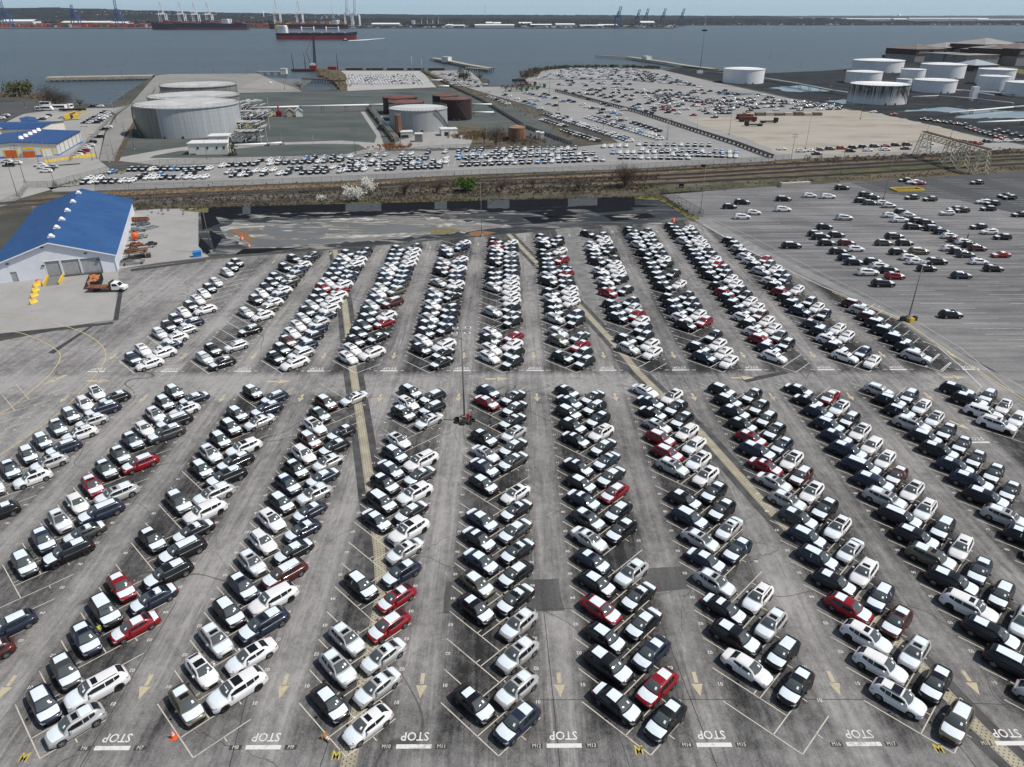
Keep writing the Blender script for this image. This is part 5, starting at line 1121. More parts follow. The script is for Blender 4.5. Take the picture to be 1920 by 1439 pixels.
for a in [(903, 444, 342, 'light pole at the near edge of the muddy basin'), (1313, 400, 314, 'light pole at the fence corner right of basin'), (1657, 373, 296, 'light pole standing in the right-hand lot near the gate'),
          (1482, 307, 250, 'dark utility pole left of the rail crossing', 'util'), (1573, 341, 277, 'dark utility pole right of the rail crossing', 'util'), (1367, 253, 180, 'light pole at left end of the tan yard'), (1306, 250, 219, 'short pole at left corner of the tan yard', 'bare'),
          (1510, 280, 213, 'light pole on the near side of the tan yard'), (1613, 224, 167, 'light pole on the far side of the tan yard'), (1782, 259, 199, 'light pole behind the pipe gantry'), (1738, 250, 232, 'short pole beside the left end of gantry', 'bare'),
          (102, 345, 262, 'light pole at the grass edge near the blue warehouse'), (33, 368, 293, 'timber pole on the left road, nearer one', 'util'), (47, 342, 270, 'timber pole on the left road, farther one', 'util'), (73, 306, 262, 'light pole in front of orange garage doors'),
          (28, 305, 258, 'dark timber pole left of orange garage doors', 'util'), (48, 203, 163, 'light pole on the dark asphalt at far left'), (135, 198, 163, 'light pole in front of the bare bushes at left'), (252, 394, 333, 'timber pole behind the blue roofed warehouse', 'util'),
          (396, 474, 378, 'dark timber pole at left end of the basin', 'util'), (252, 281, 240, 'dark pole on the slope left of the big tank', 'util'), (174, 301, 237, 'light pole at the gate left of tank yard'), (182, 298, 250, 'second pole at the gate left of tank yard', 'util'),
          (213, 291, 243, 'third pole at the gate left of tank yard'), (205, 305, 272, 'short lamp pole by the gate of tank yard'), (233, 246, 222, 'dark stub pole on the sloping road', 'bare'), (249, 218, 196, 'dark pole farther up the sloping road', 'bare'), (218, 230, 187, 'light pole beside the sloping road left'), (237, 204, 168, 'light pole beside the inlet'),
          (388, 299, 250, 'pole in front of the white hut', 'bare'), (533, 298, 250, 'light pole on the lawn of tank yard'), (590, 291, 253, 'thin pole right of the lawn in tank yard', 'bare'), (667, 288, 238, 'timber pole with transformer in tank yard', 'util'), (742, 284, 258, 'short pole at the works yard edge', 'bare'),
          (913, 304, 233, 'light pole beside the rusty tank scrub'), (996, 251, 212, 'light pole right of the rusty tank'), (1033, 274, 227, 'utility pole by the long car row', 'util'), (945, 205, 175, 'light pole in the middle lot, left'), (1047, 208, 167, 'light pole in the middle lot, centre'), (1131, 248, 213, 'light pole in the middle lot, right'), (1250, 276, 225, 'light pole near the middle lot end'),
          (1030, 174, 140, 'light pole behind the green carriers'), (1165, 166, 140, 'light pole in the far dense lot'), (1250, 262, 222, 'light pole by the diagonal rail fence'), (1443, 110, 92, 'thin pole beyond the lone white tank', 'bare'), (1500, 128, 114, 'thin pole on the oil terminal shore', 'bare'), (1554, 186, 160, 'light pole near the standing water'),
          (400, 139, 122, 'lamp pole on the quay edge, left', 'lamp'), (465, 139, 121, 'lamp pole on the quay edge, right'), (534, 168, 145, 'lamp pole by the little inlet'), (697, 160, 128, 'lamp pole on the square lot'), (124, 149, 124, 'thin pole on the left pier', 'bare'), (230, 149, 124, 'second thin pole on the left pier', 'bare'),
          (773, 131, 106, 'white mast on the square lot corner', 'bare', WHT), (791, 131, 112, 'short white mast right of the square lot', 'bare', WHT)]: pole(*a)
# the very tall slim mast on the terminal shore
x, y = G(1312, 138); h = HT((1312, 138), 27); t = empty('tower_mast', (x, y, 0), 0, 'very tall slim lattice mast with lamp cluster by the water', 'mast')
m = MB(); m.bar((0, 0, 0), (0, 0, h), .9, .3, n=6); m.build('lattice', POLEM, t); m = MB()
for i in range(8): a = i*PI/4; m.box(2*math.cos(a)-.6, 2*math.cos(a)+.6, 2*math.sin(a)-.5, 2*math.sin(a)+.5, h*.72, h*.72+1.5)
m.cyl(0, 0, h*.72, h*.72+.5, 2.0, n=10); m.build('lamp_ring', DKG, t); m = MB(); m.box(-3, 3, -2, 2, 0, 2.5); m.build('base_hut', WHT, t)
# ------------------------------------------------------------------ fences
def chain_mat():
    n = NT('chain_link'); X, Y, Z = n.xyz(); s_ = n.m('ADD', n.m('ADD', X, Y), Z); d = n.m('SUBTRACT', n.m('ADD', X, Y), Z)
    a = n.m('LESS_THAN', n.m('FRACT', n.m('MULTIPLY', s_, 8)), .14); b_ = n.m('LESS_THAN', n.m('FRACT', n.m('MULTIPLY', d, 8)), .14)
    n.set((.16, .16, .16), .5, .4); n.L(n.m('MAXIMUM', a, b_), n.b.inputs['Alpha']); return n.mat
CHAIN = chain_mat()
def fence(pts, h, lab, sp=3.2, rail=.06):
    P_ = [Vector(G(*p)) for p in pts]; e = empty('chain_link_fence', (P_[0].x, P_[0].y, 0), 0, lab, 'fence'); o_ = P_[0]
    posts, rails, wire = MB(), MB(), MB()
    for a, b_ in zip(P_, P_[1:]):
        d = b_-a; n_ = max(1, int(d.length/sp)); a0, b0 = a-o_, b_-o_
        for i in range(n_+1): q = a0+(b0-a0)*i/n_; posts.bar((q.x, q.y, 0), (q.x, q.y, h), rail*1.3)
        rails.bar((a0.x, a0.y, h), (b0.x, b0.y, h), rail); rails.bar((a0.x, a0.y, .1), (b0.x, b0.y, .1), rail*.7); wire.face([(a0.x, a0.y, .05), (b0.x, b0.y, .05), (b0.x, b0.y, h), (a0.x, a0.y, h)])
    o = posts.build('posts', POLEM, e); o['kind'] = 'stuff'; o = rails.build('rails', POLEM, e); o['kind'] = 'stuff'; wire.build('mesh', CHAIN, e)
fence([(1216, 370), (1242, 364), (1318, 407)], 2.2, 'chain link fence beside the grass at the basin corner'); fence([(1242, 364), (1400, 353.5), (1572, 343)], 2.2, 'chain link fence between rail corridor and right-hand lot')
fence([(180, 360), (400, 353), (640, 343), (900, 330), (1160, 320.5), (1440, 305), (1480, 300)], 2.4, 'long chain link fence along the middle lot'); fence([(240, 391), (392, 391.5), (700, 379.5), (1100, 373.5), (1216, 370)], 2.0, 'chain link fence above the basin bank')
fence([(0, 392), (38, 373), (52, 352), (110, 352)], 2.2, 'chain link fence at left road corner'); fence([(100, 352), (212, 322), (300, 311), (640, 297), (830, 282.5), (1085, 273)], 2.4, 'chain link fence along the tank yard front'); fence([(132, 305), (175, 262), (215, 218), (243, 199)], 2.4, 'chain link fence beside the left parking rows')
fence([(215, 300), (250, 250), (292, 168)], 2.0, 'fence on the slope left of the big tank')
def rail_barrier(pts, lab, h=1.3, sp=4.0, mat=None):
    P_ = [Vector(G(*p)) for p in pts]; o_ = P_[0]; e = empty('pipe_barrier', (o_.x, o_.y, 0), 0, lab, 'pipe barrier'); a = MB(); b = MB()
    for p, q in zip(P_, P_[1:]):
        n_ = max(1, int((q-p).length/sp)); p0, q0 = p-o_, q-o_; nn = Vector((-(q-p).y, (q-p).x)).normalized()
        for i in range(n_+1): c = p0+(q0-p0)*i/n_; a.box(c.x-.35, c.x+.35, c.y-.35, c.y+.35, 0, h)
        for k, z in ((-.9, h), (0, h+.25), (.9, h)): b.bar((p0.x+nn.x*k, p0.y+nn.y*k, z), (q0.x+nn.x*k, q0.y+nn.y*k, z), .45)
    o = a.build('supports', DKG, e); o['kind'] = 'stuff'; o = b.build('pipes', mat or M('dark_pipe', (.07, .065, .06), .7, var=.4), e); o['kind'] = 'stuff'
rail_barrier([(1042, 172), (1200, 213), (1300, 246), (1380, 272), (1447, 297)], 'long dark pipe run dividing the middle and far lots'); rail_barrier([(790, 134), (847, 163), (905, 190), (987, 240), (1070, 271)], 'dark pipe run beside the scrub strip', 1.0)
# ------------------------------------------------------------------ storage tanks
def tank_mat(name, base, stain, amt, sc=1.2, top=0.0, rough=.6):
    n = NT(name); X, Y, Z = n.xyz(); st = n.noise(1.0, 6, n.map((sc, sc, .03)), .7); bl = n.noise(.08, 6, None, .65)
    f = n.m('ADD', n.rng(st, .38, .68, 0, amt), n.rng(bl, .4, .7, 0, amt*.6))
    if top:
        hgt = n.rng(Z, top*.15, top, 0, 1, True); f = n.m('ADD', n.m('MULTIPLY', f, .4), n.m('MULTIPLY', hgt, n.rng(st, .30, .62, 0, 1.1)))
    c = n.mix(n.m('MULTIPLY', f, 1.0, clamp=True), base, stain); n.set(c, rough); return n.mat
TW = tank_mat('white_tank_paint', (.76, .78, .80), (.42, .40, .37), .32); TG1 = tank_mat('grey_tank_steel', (.27, .275, .28), (.12, .115, .10), .8)
def two_tone():
    n = NT('patched_tank_steel'); X, Y, Z = n.xyz(); st = n.noise(1.0, 6, n.map((1.4, 1.4, .03)), .7); bl = n.noise(.10, 6, None, .65); side = n.m('GREATER_THAN', n.m('ADD', X, n.m('MULTIPLY', bl, 1.0)), -4.5)
    old = n.mix(n.rng(st, .35, .65), (.27, .262, .245), (.13, .12, .10)); new = n.mix(n.rng(st, .42, .68, 0, .8), (.40, .425, .445), (.25, .26, .265)); c = n.mix(side, old, new)
    rw = n.m('LESS_THAN', n.m('FRACT', n.m('DIVIDE', Z, 2.4)), .035); c = n.mix(n.m('MULTIPLY', rw, .35), c, (.08, .08, .08)); n.set(c, .55, 0, .4); return n.mat
TG0 = two_tone(); TG2 = tank_mat('pale_grey_tank_steel', (.34, .35, .36), (.20, .20, .20), .5)
TR = tank_mat('maroon_tank_paint', (.048, .017, .014), (.016, .010, .009), .7); TB = tank_mat('rusted_small_tank', (.27, .135, .075), (.08, .04, .025), .95); TST = tank_mat('stained_white_tank', (.74, .75, .75), (.035, .035, .035), .8, 1.6, 9.0)
RW = M('white_tank_roof', (.80, .81, .82), .6, var=.05); RGY = M('grey_tank_roof', (.44, .44, .435), .7, var=.2, scale=.12); RMR = M('maroon_tank_roof', (.16, .05, .035), .8, var=.4, scale=.2)
def tank(l, r_, base, top, mat, rmat, lab, stair=None, kind='storage_tank', grp=None, rise=.06, z0=0.0):
    cxp = (l+r_)/2; Rr = 10
    for _ in range(12):
        B = Vector(G(cxp, base, z0)); d = B.normalized(); C = B+d*Rr; _, _, zc = Pj(C.x, C.y, 0); Rr = (r_-l)/2*zc/F
    lo, hi = .5, 80
    for _ in range(40):
        mz = (lo+hi)/2
        if Pj(B.x, B.y, mz)[1] > top: lo = mz
        else: hi = mz
    h = lo; e = empty(kind, (C.x, C.y, z0), 0, lab, 'tank', grp)
    m = MB(); N_ = 48; m.cyl(0, 0, 0, h, Rr, n=N_, cap=False); m.build('shell', mat, e)
    m = MB(); m.grid([[(k*Rr*math.cos(2*PI*i/N_), k*Rr*math.sin(2*PI*i/N_), z) for i in range(N_)] for k, z in ((1.0, h-.05), (.995, h+.02), (.5, h+rise*Rr*.6), (.01, h+rise*Rr))], 0, False, True); m.build('tank_roof', rmat, e)
    m = MB(); m.grid([[(k*Rr*math.cos(2*PI*i/N_), k*Rr*math.sin(2*PI*i/N_), z) for i in range(N_)] for k, z in ((1.002, h-.5), (1.02, h-.45), (1.02, h-.25), (1.002, h-.2))], 0, False, True); m.build('wind_girder', mat, e)
    m = MB()
    for z_ in (h+.6, h+1.1):
        for i in range(N_): a, b_ = 2*PI*i/N_, 2*PI*(i+1)/N_; m.bar((Rr*.99*math.cos(a), Rr*.99*math.sin(a), z_), (Rr*.99*math.cos(b_), Rr*.99*math.sin(b_), z_), .09)
    for i in range(N_): a = 2*PI*i/N_; m.bar((Rr*.99*math.cos(a), Rr*.99*math.sin(a), h), (Rr*.99*math.cos(a), Rr*.99*math.sin(a), h+1.1), .08)
    o = m.build('rim_railing', STEEL, e); o['kind'] = 'stuff'
    if stair:
        a0, a1 = stair; k_ = int(abs(a1-a0)*Rr/.6)+2; m = MB()
        for i in range(k_):
            a = a0+(a1-a0)*i/k_; z = h*(1-i/k_); m.bar((Rr*1.005*math.cos(a), Rr*1.005*math.sin(a), z), ((Rr+1.0)*math.cos(a), (Rr+1.0)*math.sin(a), z), .28)
        pts = [((Rr+1.0)*math.cos(a0+(a1-a0)*i/k_), (Rr+1.0)*math.sin(a0+(a1-a0)*i/k_), h*(1-i/k_)) for i in range(k_)]
        for p, q in zip(pts, pts[1:]): m.bar(p, q, .3); m.bar((p[0], p[1], p[2]+1), (q[0], q[1], q[2]+1), .1)
        o = m.build('spiral_stair', M('dark_stair', (.05, .05, .05), .7), e)
    for a in (-1.7, -1.35): m = MB(); m.cyl(0, 0, .1, 1.2, .55, n=10); o = m.build('manhole', DKG, e); o.location = (Rr*math.cos(a), Rr*math.sin(a), 0)
    return e, Rr, h
tank(313, 447, 201, 164, TG1, RGY, 'farthest of the three big grey tanks behind the fence', None); tank(293, 452, 229, 186, TG1, RGY, 'middle one of the three big grey tanks', None)
tank(272, 453, 260, 203, TG0, RGY, 'nearest and largest weathered grey tank with a diagonal stair', (PI*1.04, PI*1.30))
tank(812, 860, 213, 181, M('black_tank', (.02, .018, .018), .7), RMR, 'black tank at the back right of the maroon group', None); tank(720, 784, 216, 185, TR, RMR, 'maroon tank at the back left of the group', None); tank(731, 797, 228, 194, TR, RMR, 'maroon tank just behind the pale grey tank', None)
tank(827, 885, 227, 188, TR, RMR, 'dark maroon tank on the right of the group', (PI*1.5, PI*1.75)); tank(733, 840, 249, 208, TG2, M('pale_tank_roof', (.50, .51, .51), .6, var=.08), 'pale grey tank in front of the maroon tanks', (PI*1.72, PI*1.95))
tank(953, 985, 267, 241, TB, M('rusty_dome', (.40, .22, .12), .8, var=.4), 'small rust streaked tank near the long car rows', None, rise=.25); tank(742, 754, 258, 217, TB, M('rusty_dome', (.40, .22, .12), .8, var=.4), 'slim rusty vertical vessel in front of pale tank', None, rise=.3)
tank(1355, 1429, 158, 131, TW, RW, 'white tank standing alone by the water at left', None)
for a in [(1599, 1687, 137, 115, 'wide white tank at the back left of white group', TW), (1585, 1648, 158, 136, 'white tank just behind the stained one', TW), (1686, 1728, 157, 131, 'white tank between the two widest rear tanks', TW), (1725, 1801, 148, 122, 'wide white tank in front of the brown roofed plant', TW), (1678, 1705, 167, 149, 'smallest white tank to the right of stained one', TW),
          (1712, 1785, 175, 152, 'low wide white tank in the middle of group', TW), (1831, 1893, 160, 131, 'tall white tank at right, behind a narrower one', TW), (1832, 1884, 172, 144, 'narrower white tank in front of tall right one', TW), (1883, 1948, 182, 156, 'white tank cut by the right edge of the picture', TW), (1590, 1693, 197, 161, 'white tank with black stains running down its side', TST)]:
    tank(a[0], a[1], a[2], a[3], a[5], RW, a[4], (PI*1.62, PI*1.80) if 'stain' in a[4] and 'black' in a[4] else None, grp='white tanks of the oil terminal')
# ------------------------------------------------------------------ smaller buildings
def frame_from(pa, pb, z=0.0):
    a, b_ = Vector(G(*pa, z)), Vector(G(*pb, z)); d = b_-a; return a, d.length, math.atan2(d.y, d.x)
def gable(name, lab, cat, pa, pb, depth, h, rise, wall, roof, base=None, ov=.4, openings=(), flat=False, off=(0, 0), grp=None):
    "front wall runs from pa to pb (photo points of its foot), the building extends away from the camera"
    a, L_, an = frame_from(pa, pb); e = empty(name, (a.x, a.y, 0), an, lab, cat, grp)
    m = MB(); x0, y0 = off
    m.face([(x0, y0, 0), (x0+L_, y0, 0), (x0+L_, y0, h), (x0+L_/2, y0, h+(0 if flat else rise)), (x0, y0, h)]); m.face([(x0+L_, y0, 0), (x0+L_, y0+depth, 0), (x0+L_, y0+depth, h), (x0+L_, y0, h)]); m.face([(x0, y0+depth, 0), (x0, y0, 0), (x0, y0, h), (x0, y0+depth, h)])
    m.face([(x0+L_, y0+depth, 0), (x0, y0+depth, 0), (x0, y0+depth, h), (x0+L_/2, y0+depth, h+(0 if flat else rise)), (x0+L_, y0+depth, h)]); m.build('wall', wall, e)
    if flat: MB().box(x0-ov, x0+L_+ov, y0-ov, y0+depth+ov, h+.003, h+.35).build('roof', roof, e)
    else:
        for s0, s1 in ((x0-ov, x0+L_/2), (x0+L_+ov, x0+L_/2)):
            m = MB(); m.grid([[(s0, y, h-ov*rise/(L_/2)+.1), (s1, y, h+rise+.1)] for y in (y0-ov, y0+depth+ov)], 0, False); m.grid([[(s0, y, h-ov*rise/(L_/2)-.08), (s1, y, h+rise-.08)] for y in (y0-ov, y0+depth+ov)], 0, False); m.build('roof_slope', roof, e)
    if base is not None: MB().box(x0-.06, x0+L_+.06, y0-.06, y0-.004, 0, h*.16).box(x0+L_+.004, x0+L_+.06, y0-.05, y0+depth, 0, h*.16).build('base_band', base, e)
    for (f0, f1, z0, z1, mt, nm) in openings:
        m = MB(); m.box(x0+L_*f0, x0+L_*f1, y0-.12, y0-.065, z0, z1); m.build(nm, mt, e)
    return e, L_
BL2 = M('deep_blue_roof', (.010, .055, .19), .5, var=.1, scale=.3); BLB = M('blue_wall_band', (.03, .16, .52), .5); CREAM = M('cream_wall', (.62, .61, .56), .7, var=.06, scale=.4); LBL = M('pale_blue_roof', (.13, .36, .58), .5)
ODOOR = M('orange_roller_door', (.52, .10, .02), .6, var=.25, scale=1)
a, L_, an = frame_from((-45, 300), (112, 293.5)); hb = HT((112, 293), 269)
sb = (Vector(G(139, 268))-Vector(G(112, 293))).length
e, L_ = gable('service_building', 'cream service building with blue roof, orange doors and yellow awning', 'building', (-45, 300), (112, 293.5), sb, hb, hb*.22, CREAM, BL2, BLB, .5,
      [(.36, .50, .1, hb*.62, ODOOR, 'garage_door'), (.57, .715, .1, hb*.50, ODOOR, 'garage_door'), (.57, .715, hb*.62, hb*.82, YEL, 'awning'), (.81, .92, .1, hb*.62, WHT, 'garage_door'), (.345, .36, .1, hb*.68, YEL, 'door_surround'), (.50, .515, .1, hb*.68, YEL, 'door_surround'), (.79, .81, .1, hb*.68, YEL, 'door_surround'), (.92, .94, .1, hb*.68, YEL, 'door_surround'), (.81, .92, hb*.62, hb*.70, YEL, 'door_surround'), (.53, .56, .1, hb*.35, DOORG, 'side_door')])
for k in range(5): m = MB(); z = hb*1.22; m.cyl(L_/2, sb*(.25+.16*k), z-.2, z+1.2, 1.2, .7, n=10); m.build('ridge_vent', WHT, e)
for k in range(6): MB().box(L_+.01, L_+.25, sb*(.08+k*.17), sb*(.08+k*.17)+.25, 0, hb).build('wall_post', DOORG, e)
gable('rear_annexe', 'blue roofed annexe wing behind the cream service building', 'building', (78, 262), (124, 247), 60, hb*.95, hb*.2, CREAM, BL2, None, .5)
gable('rear_annexe', 'low blue roofed block at back left of service building', 'building', (48, 246), (76, 244), 22, hb*.8, .6, CREAM, BL2, None, .4)
a, L_, an = frame_from((-40, 268), (20, 262)); e = empty('arched_store', (a.x, a.y, 0), an, 'arched pale blue roofed store at the left edge', 'building')
m = MB(); n_ = 12; R_ = L_/2; hz = 5.5; pr_ = [(R_-R_*math.cos(PI*i/n_), 3.2+hz*.75*math.sin(PI*i/n_)) for i in range(n_+1)]
m.grid([[(p, y, q) for p, q in pr_] for y in (-.3, 46)], 0, True); m.build('roof', LBL, e); m = MB(); m.face([(0, 0, 0), (L_, 0, 0)]+[(p, 0, q) for p, q in reversed(pr_)]); m.face([(L_, 0, 0), (L_, 46, 0), (L_, 46, 3.2), (L_, 0, 3.2)]); m.build('wall', M('beige_wall', (.50, .47, .40), .8), e)
HUT = M('white_hut_wall', (.66, .65, .58), .7, var=.08, scale=.5); HR = M('white_hut_roof', (.62, .62, .62), .7, var=.1)
e, L_ = gable('white_hut', 'long low white hut with small dark windows in front of the grey tank', 'building', (355, 291), (429, 289.5), 9, 4.6, 0, HUT, HR, None, .3, [(.22, .27, 2.4, 3.3, DKG, 'window'), (.46, .51, 2.4, 3.3, DKG, 'window'), (.70, .75, 2.4, 3.3, DKG, 'window'), (.88, .93, 2.4, 3.3, DKG, 'window'), (.03, .18, .05, .6, BROWNB, 'door')], True)
gable('white_hut', 'upper white block behind the long low hut', 'building', (394, 280), (431, 279), 8, 5.4, 0, HUT, HR, None, .3, [(.45, .55, 3.6, 4.4, DKG, 'window'), (.65, .75, 3.6, 4.4, DKG, 'window')], True)
gable('garden_shed', 'beige shed by the red pump', 'shed', (538, 219.5), (551, 219), 5, 3.0, 1.6, M('beige_shed', (.36, .31, .24), .8), M('beige_shed_roof', (.38, .33, .26), .8)); gable('garden_shed', 'pale green white shed right of the beige one', 'shed', (555, 219.5), (568, 219), 5, 3.2, 1.8, M('pale_shed', (.60, .66, .60), .8), HR)
gable('pump_house', 'white pump house with dark opening by the pale tank', 'shed', (828, 256), (842, 255.5), 7, 3.2, 0, HUT, HR, None, .2, [(.4, .95, .1, 2.0, DKG, 'door')], True); gable('pump_house', 'grey white cabin right of the pump house', 'shed', (843, 255), (858, 254.5), 6, 3.0, 0, HUT, HR, None, .2, [], True)
gable('pump_house', 'low white sheds under the slim rusty vessel', 'shed', (752, 259), (775, 258), 5, 2.6, 0, M('grime_white', (.42, .42, .41), .8, var=.25), HR, None, .2, [(.05, .6, .1, 1.3, DKG, 'opening')], True); gable('pump_house', 'grey box shed in the middle of the works yard', 'shed', (778, 267), (792, 267), 4, 3.6, 0, M('grey_box', (.22, .22, .21), .8), HR, None, .1, [], True)
gable('pump_house', 'white kiosk nearest the long car rows', 'shed', (1005, 262), (1012, 262), 4, 3.2, 0, HUT, HR, None, .1, [], True); gable('pump_house', 'white kiosk beside its twin near the long car rows', 'shed', (1013, 263.5), (1020, 263.5), 4, 3.2, 0, HUT, HR, None, .1, [], True)
x, y = G(524, 219); t = empty('fire_pump', (x, y, 0), 0, 'tall red pump post left of the small sheds', 'pump'); MB().box(-1.6, 1.6, -1, 1, 0, 3).build('pump_body', M('dark_red_enamel', (.22, .015, .02), .6), t); MB().cyl(0, 0, 3, 6.5, .6, n=12).build('riser', M('dark_red_enamel', (.22, .015, .02), .6), t)
def process(px, py, w_, d_, h_, lab, seed, mats):
    x, y = G(px, py); e = empty('process_platform', (x, y, 0), 0, lab, 'pipework'); rg = random.Random(seed); DG_ = M('platform_grey', (.36, .36, .35), .7, var=.4)
    for lev in range(2):
        z = h_*(.5+.5*lev); m = MB(); n_ = 5
        for q in range(n_): m.box(-w_/2+w_*q/n_+rg.uniform(.1, .9), -w_/2+w_*(q+1)/n_-rg.uniform(.1, .7), rg.uniform(0, d_*.4), d_-rg.uniform(0, d_*.4), z-.2, z)
        m.build('deck', DG_, e)
    for sx in (-w_/2, w_/2):
        for sy in (0, d_): m = MB(); m.bar((sx, sy, 0), (sx, sy, h_+1), .25); m.build('leg', DG_, e)
    for i in range(9):
        xx, zz = rg.uniform(-w_/2, w_/2), rg.uniform(.6, h_); m = MB(); m.bar((xx, -1.5, zz), (xx, d_+1.5, zz), rg.uniform(.3, .7), n=8)
        if i % 2: m.bar((xx, -1.5, zz), (xx, -1.5, 0), .4, n=8)
        m.build('pipe', rg.choice(mats), e)
PM = [WHT, STEEL, STEEL, M('dull_yellow', (.35, .28, .10), .7), M('grey_pipe', (.40, .40, .39), .6)]
process(463, 272, 14, 9, 6.0, 'dark legged grey pipe platform nearest the camera by the grey tank', 1, [STEEL, DKG]); process(466, 250, 14, 14, 5, 'white pipe platform right of the grey tank', 2, PM); process(468, 228, 16, 16, 5, 'second white pipe platform right of the grey tank', 3, PM); process(464, 208, 14, 22, 5, 'farthest white pipe platform right of the grey tank', 4, PM)
process(490, 222, 10, 12, 4, 'low white and yellow pipe group near the berm', 5, PM)
def pipe_run(pts, z, r_, lab, mat, posts=14, n=1):
    P_ = [Vector(G(*p, z)) for p in pts]; e = empty('pipeline', (P_[0].x, P_[0].y, 0), 0, lab, 'pipeline'); o_ = P_[0]
    for a, b_ in zip(P_, P_[1:]):
        nn = Vector((-(b_-a).y, (b_-a).x)).normalized()
        for k in range(n):
            q = nn*(k-(n-1)/2)*r_*2.6; m = MB(); m.bar((*(a-o_+q), z), (*(b_-o_+q), z), r_*2, n=8); m.build('pipe', mat, e)
        c = int((b_-a).length/posts)+1
        for i in range(c+1): q = a-o_+(b_-a)*i/c; m = MB(); m.bar((q.x-.8, q.y, 0), (q.x-.8, q.y, z), .3); m.bar((q.x+.8, q.y, 0), (q.x+.8, q.y, z), .3); m.bar((q.x-1.2, q.y, z-r_-.1), (q.x+1.2, q.y, z-r_-.1), .3); m.build('trestle', STEEL, e)
pipe_run([(468, 203), (560, 200), (692, 197), (735, 196)], 4.0, .55, 'raised white pipe crossing behind the sheds', WHT, 16); pipe_run([(692, 198), (716, 226), (743, 258)], 2.4, .35, 'bundle of grey pipes running toward the camera with yellow edge', STEEL, 14, 3); pipe_run([(688, 200), (711, 228), (736, 260)], .6, .3, 'yellow kerb pipe beside the grey bundle', YEL, 30)
pipe_run([(704, 220), (734, 220)], 1.8, .5, 'short white pipe into the maroon tanks, upper', WHT); pipe_run([(712, 232), (736, 232)], 1.8, .5, 'short white pipe into the maroon tanks, lower', WHT); pipe_run([(885, 196), (922, 196)], 2.2, .55, 'white pipe right of the dark maroon tank, upper', WHT); pipe_run([(886, 211), (926, 211)], 2.2, .55, 'white pipe right of the dark maroon tank, lower', WHT)
pipe_run([(440, 272.5), (500, 270), (528, 268)], 1.0, .5, 'white pipe along the lawn edge', WHT, 20)
pipe_run([(1426, 146), (1500, 158), (1560, 170), (1600, 176)], 2.2, .6, 'grey pipe run across the oil terminal', M('grey_pipe', (.40, .40, .39), .6), 22, 2); pipe_run([(1710, 182), (1760, 180), (1830, 186), (1900, 194)], 2.4, .5, 'pipe run in front of the middle white tanks', M('grey_pipe', (.40, .40, .39), .6), 16); pipe_run([(1640, 160), (1680, 156), (1720, 150)], 2.0, .5, 'pipe run behind the stained tank', M('grey_pipe', (.40, .40, .39), .6), 16)
pipe_run([(1780, 212), (1900, 201), (1990, 194)], 1.2, .5, 'pale pipe across the big standing water', WHT, 30); pipe_run([(1834, 230), (1920, 226), (1990, 223)], 2.5, .5, 'long pale pipe near the right edge', WHT, 30); pipe_run([(1300, 133), (1360, 138)], 1.5, .5, 'pipe on the terminal shore by the tall mast', STEEL, 20)
pipe_run([(1780, 168), (1900, 176)], 2.0, .5, 'pipes in front of the tall right tanks', WHT, 14); pipe_run([(808, 151), (830, 151)], 1.0, .8, 'short pale pipe on the scrub strip', WHT, 30); pipe_run([(822, 162), (842, 162)], 1.0, .8, 'second pale pipe on the scrub strip', WHT, 30)
x, y = G(1823, 188); h = HT((1823, 188), 163); t = empty('stair_tower', (x, y, 0), 0, 'white stair tower left of the narrower tank', 'tower'); m = MB(); m.box(-2, 2, -2, 2, 0, h); m.build('tower_body', WHT, t); m = MB(); m.bar((2, -2, h*.6), (14, -2, h*.4), .6); m.build('walkway', WHT, t)
# plant with brown roofs
PGR = tank_mat('plant_concrete', (.28, .275, .26), (.18, .17, .15), .6, .3); PBR = M('brown_brick_band', (.065, .035, .028), .85, var=.3, scale=.3); PRF = M('brown_roof', (.15, .125, .11), .8, var=.25, scale=.1); PRF2 = M('grey_brown_roof', (.26, .25, .235), .8, var=.15, scale=.1)
def plant(pl, pr_, py, top, depth, lab, band=.42, roof=None, win=0, slope=.25):
    a, L_, an = frame_from((pl, py), (pr_, py-(pr_-pl)*.02)); h = HT(((pl+pr_)/2, py), top); e = empty('plant_building', (a.x, a.y, 0), an, lab, 'building', 'brown roofed plant buildings by the water')
    hb_ = h*(1-band); MB().box(0, L_, 0, depth, 0, hb_).build('lower_wall', PGR, e)
    if band: MB().box(-.5, L_+.5, -.5, depth+.5, hb_+.01, h).build('upper_wall', PBR, e)
    m = MB(); z0, z1 = h+.02, h+min(L_, depth)*slope*.5; ov = 1.5
    x0, x1, y0, y1 = -ov, L_+ov, -ov, depth+ov; dd = (y1-y0)/2; xa, xb = (x0+dd, x1-dd) if L_ > depth else ((x0+x1)/2, (x0+x1)/2); ym = (y0+y1)/2
    m.face([(x0, y0, z0), (x1, y0, z0), (xb, ym, z1), (xa, ym, z1)]); m.face([(x1, y1, z0), (x0, y1, z0), (xa, ym, z1), (xb, ym, z1)]); m.face([(x0, y1, z0), (x0, y0, z0), (xa, ym, z1)]); m.face([(x1, y0, z0), (x1, y1, z0), (xb, ym, z1)]); m.build('roof', roof or PRF, e)
    for i in range(win): x_ = L_*(i+.5)/win; MB().box(x_-L_/win*.34, x_+L_/win*.34, -.62, -.51, hb_+h*band*.25, h-h*band*.2).build('window', M('plant_window', (.20, .20, .19), .4), e)
plant(1840, 1905, 111, 84, 60, 'long roofed plant hall farthest back right', .4, PRF2, 6); plant(1768, 1842, 108, 90, 50, 'plant block with hipped grey roof in the middle back', .35, PRF2, 0); plant(1714, 1768, 117, 93, 55, 'brown topped grey plant block at the left end', .45, PRF, 2); plant(1765, 1810, 123, 101, 30, 'low concrete plant wall right of the left block', 0, PRF2, 0, .02)
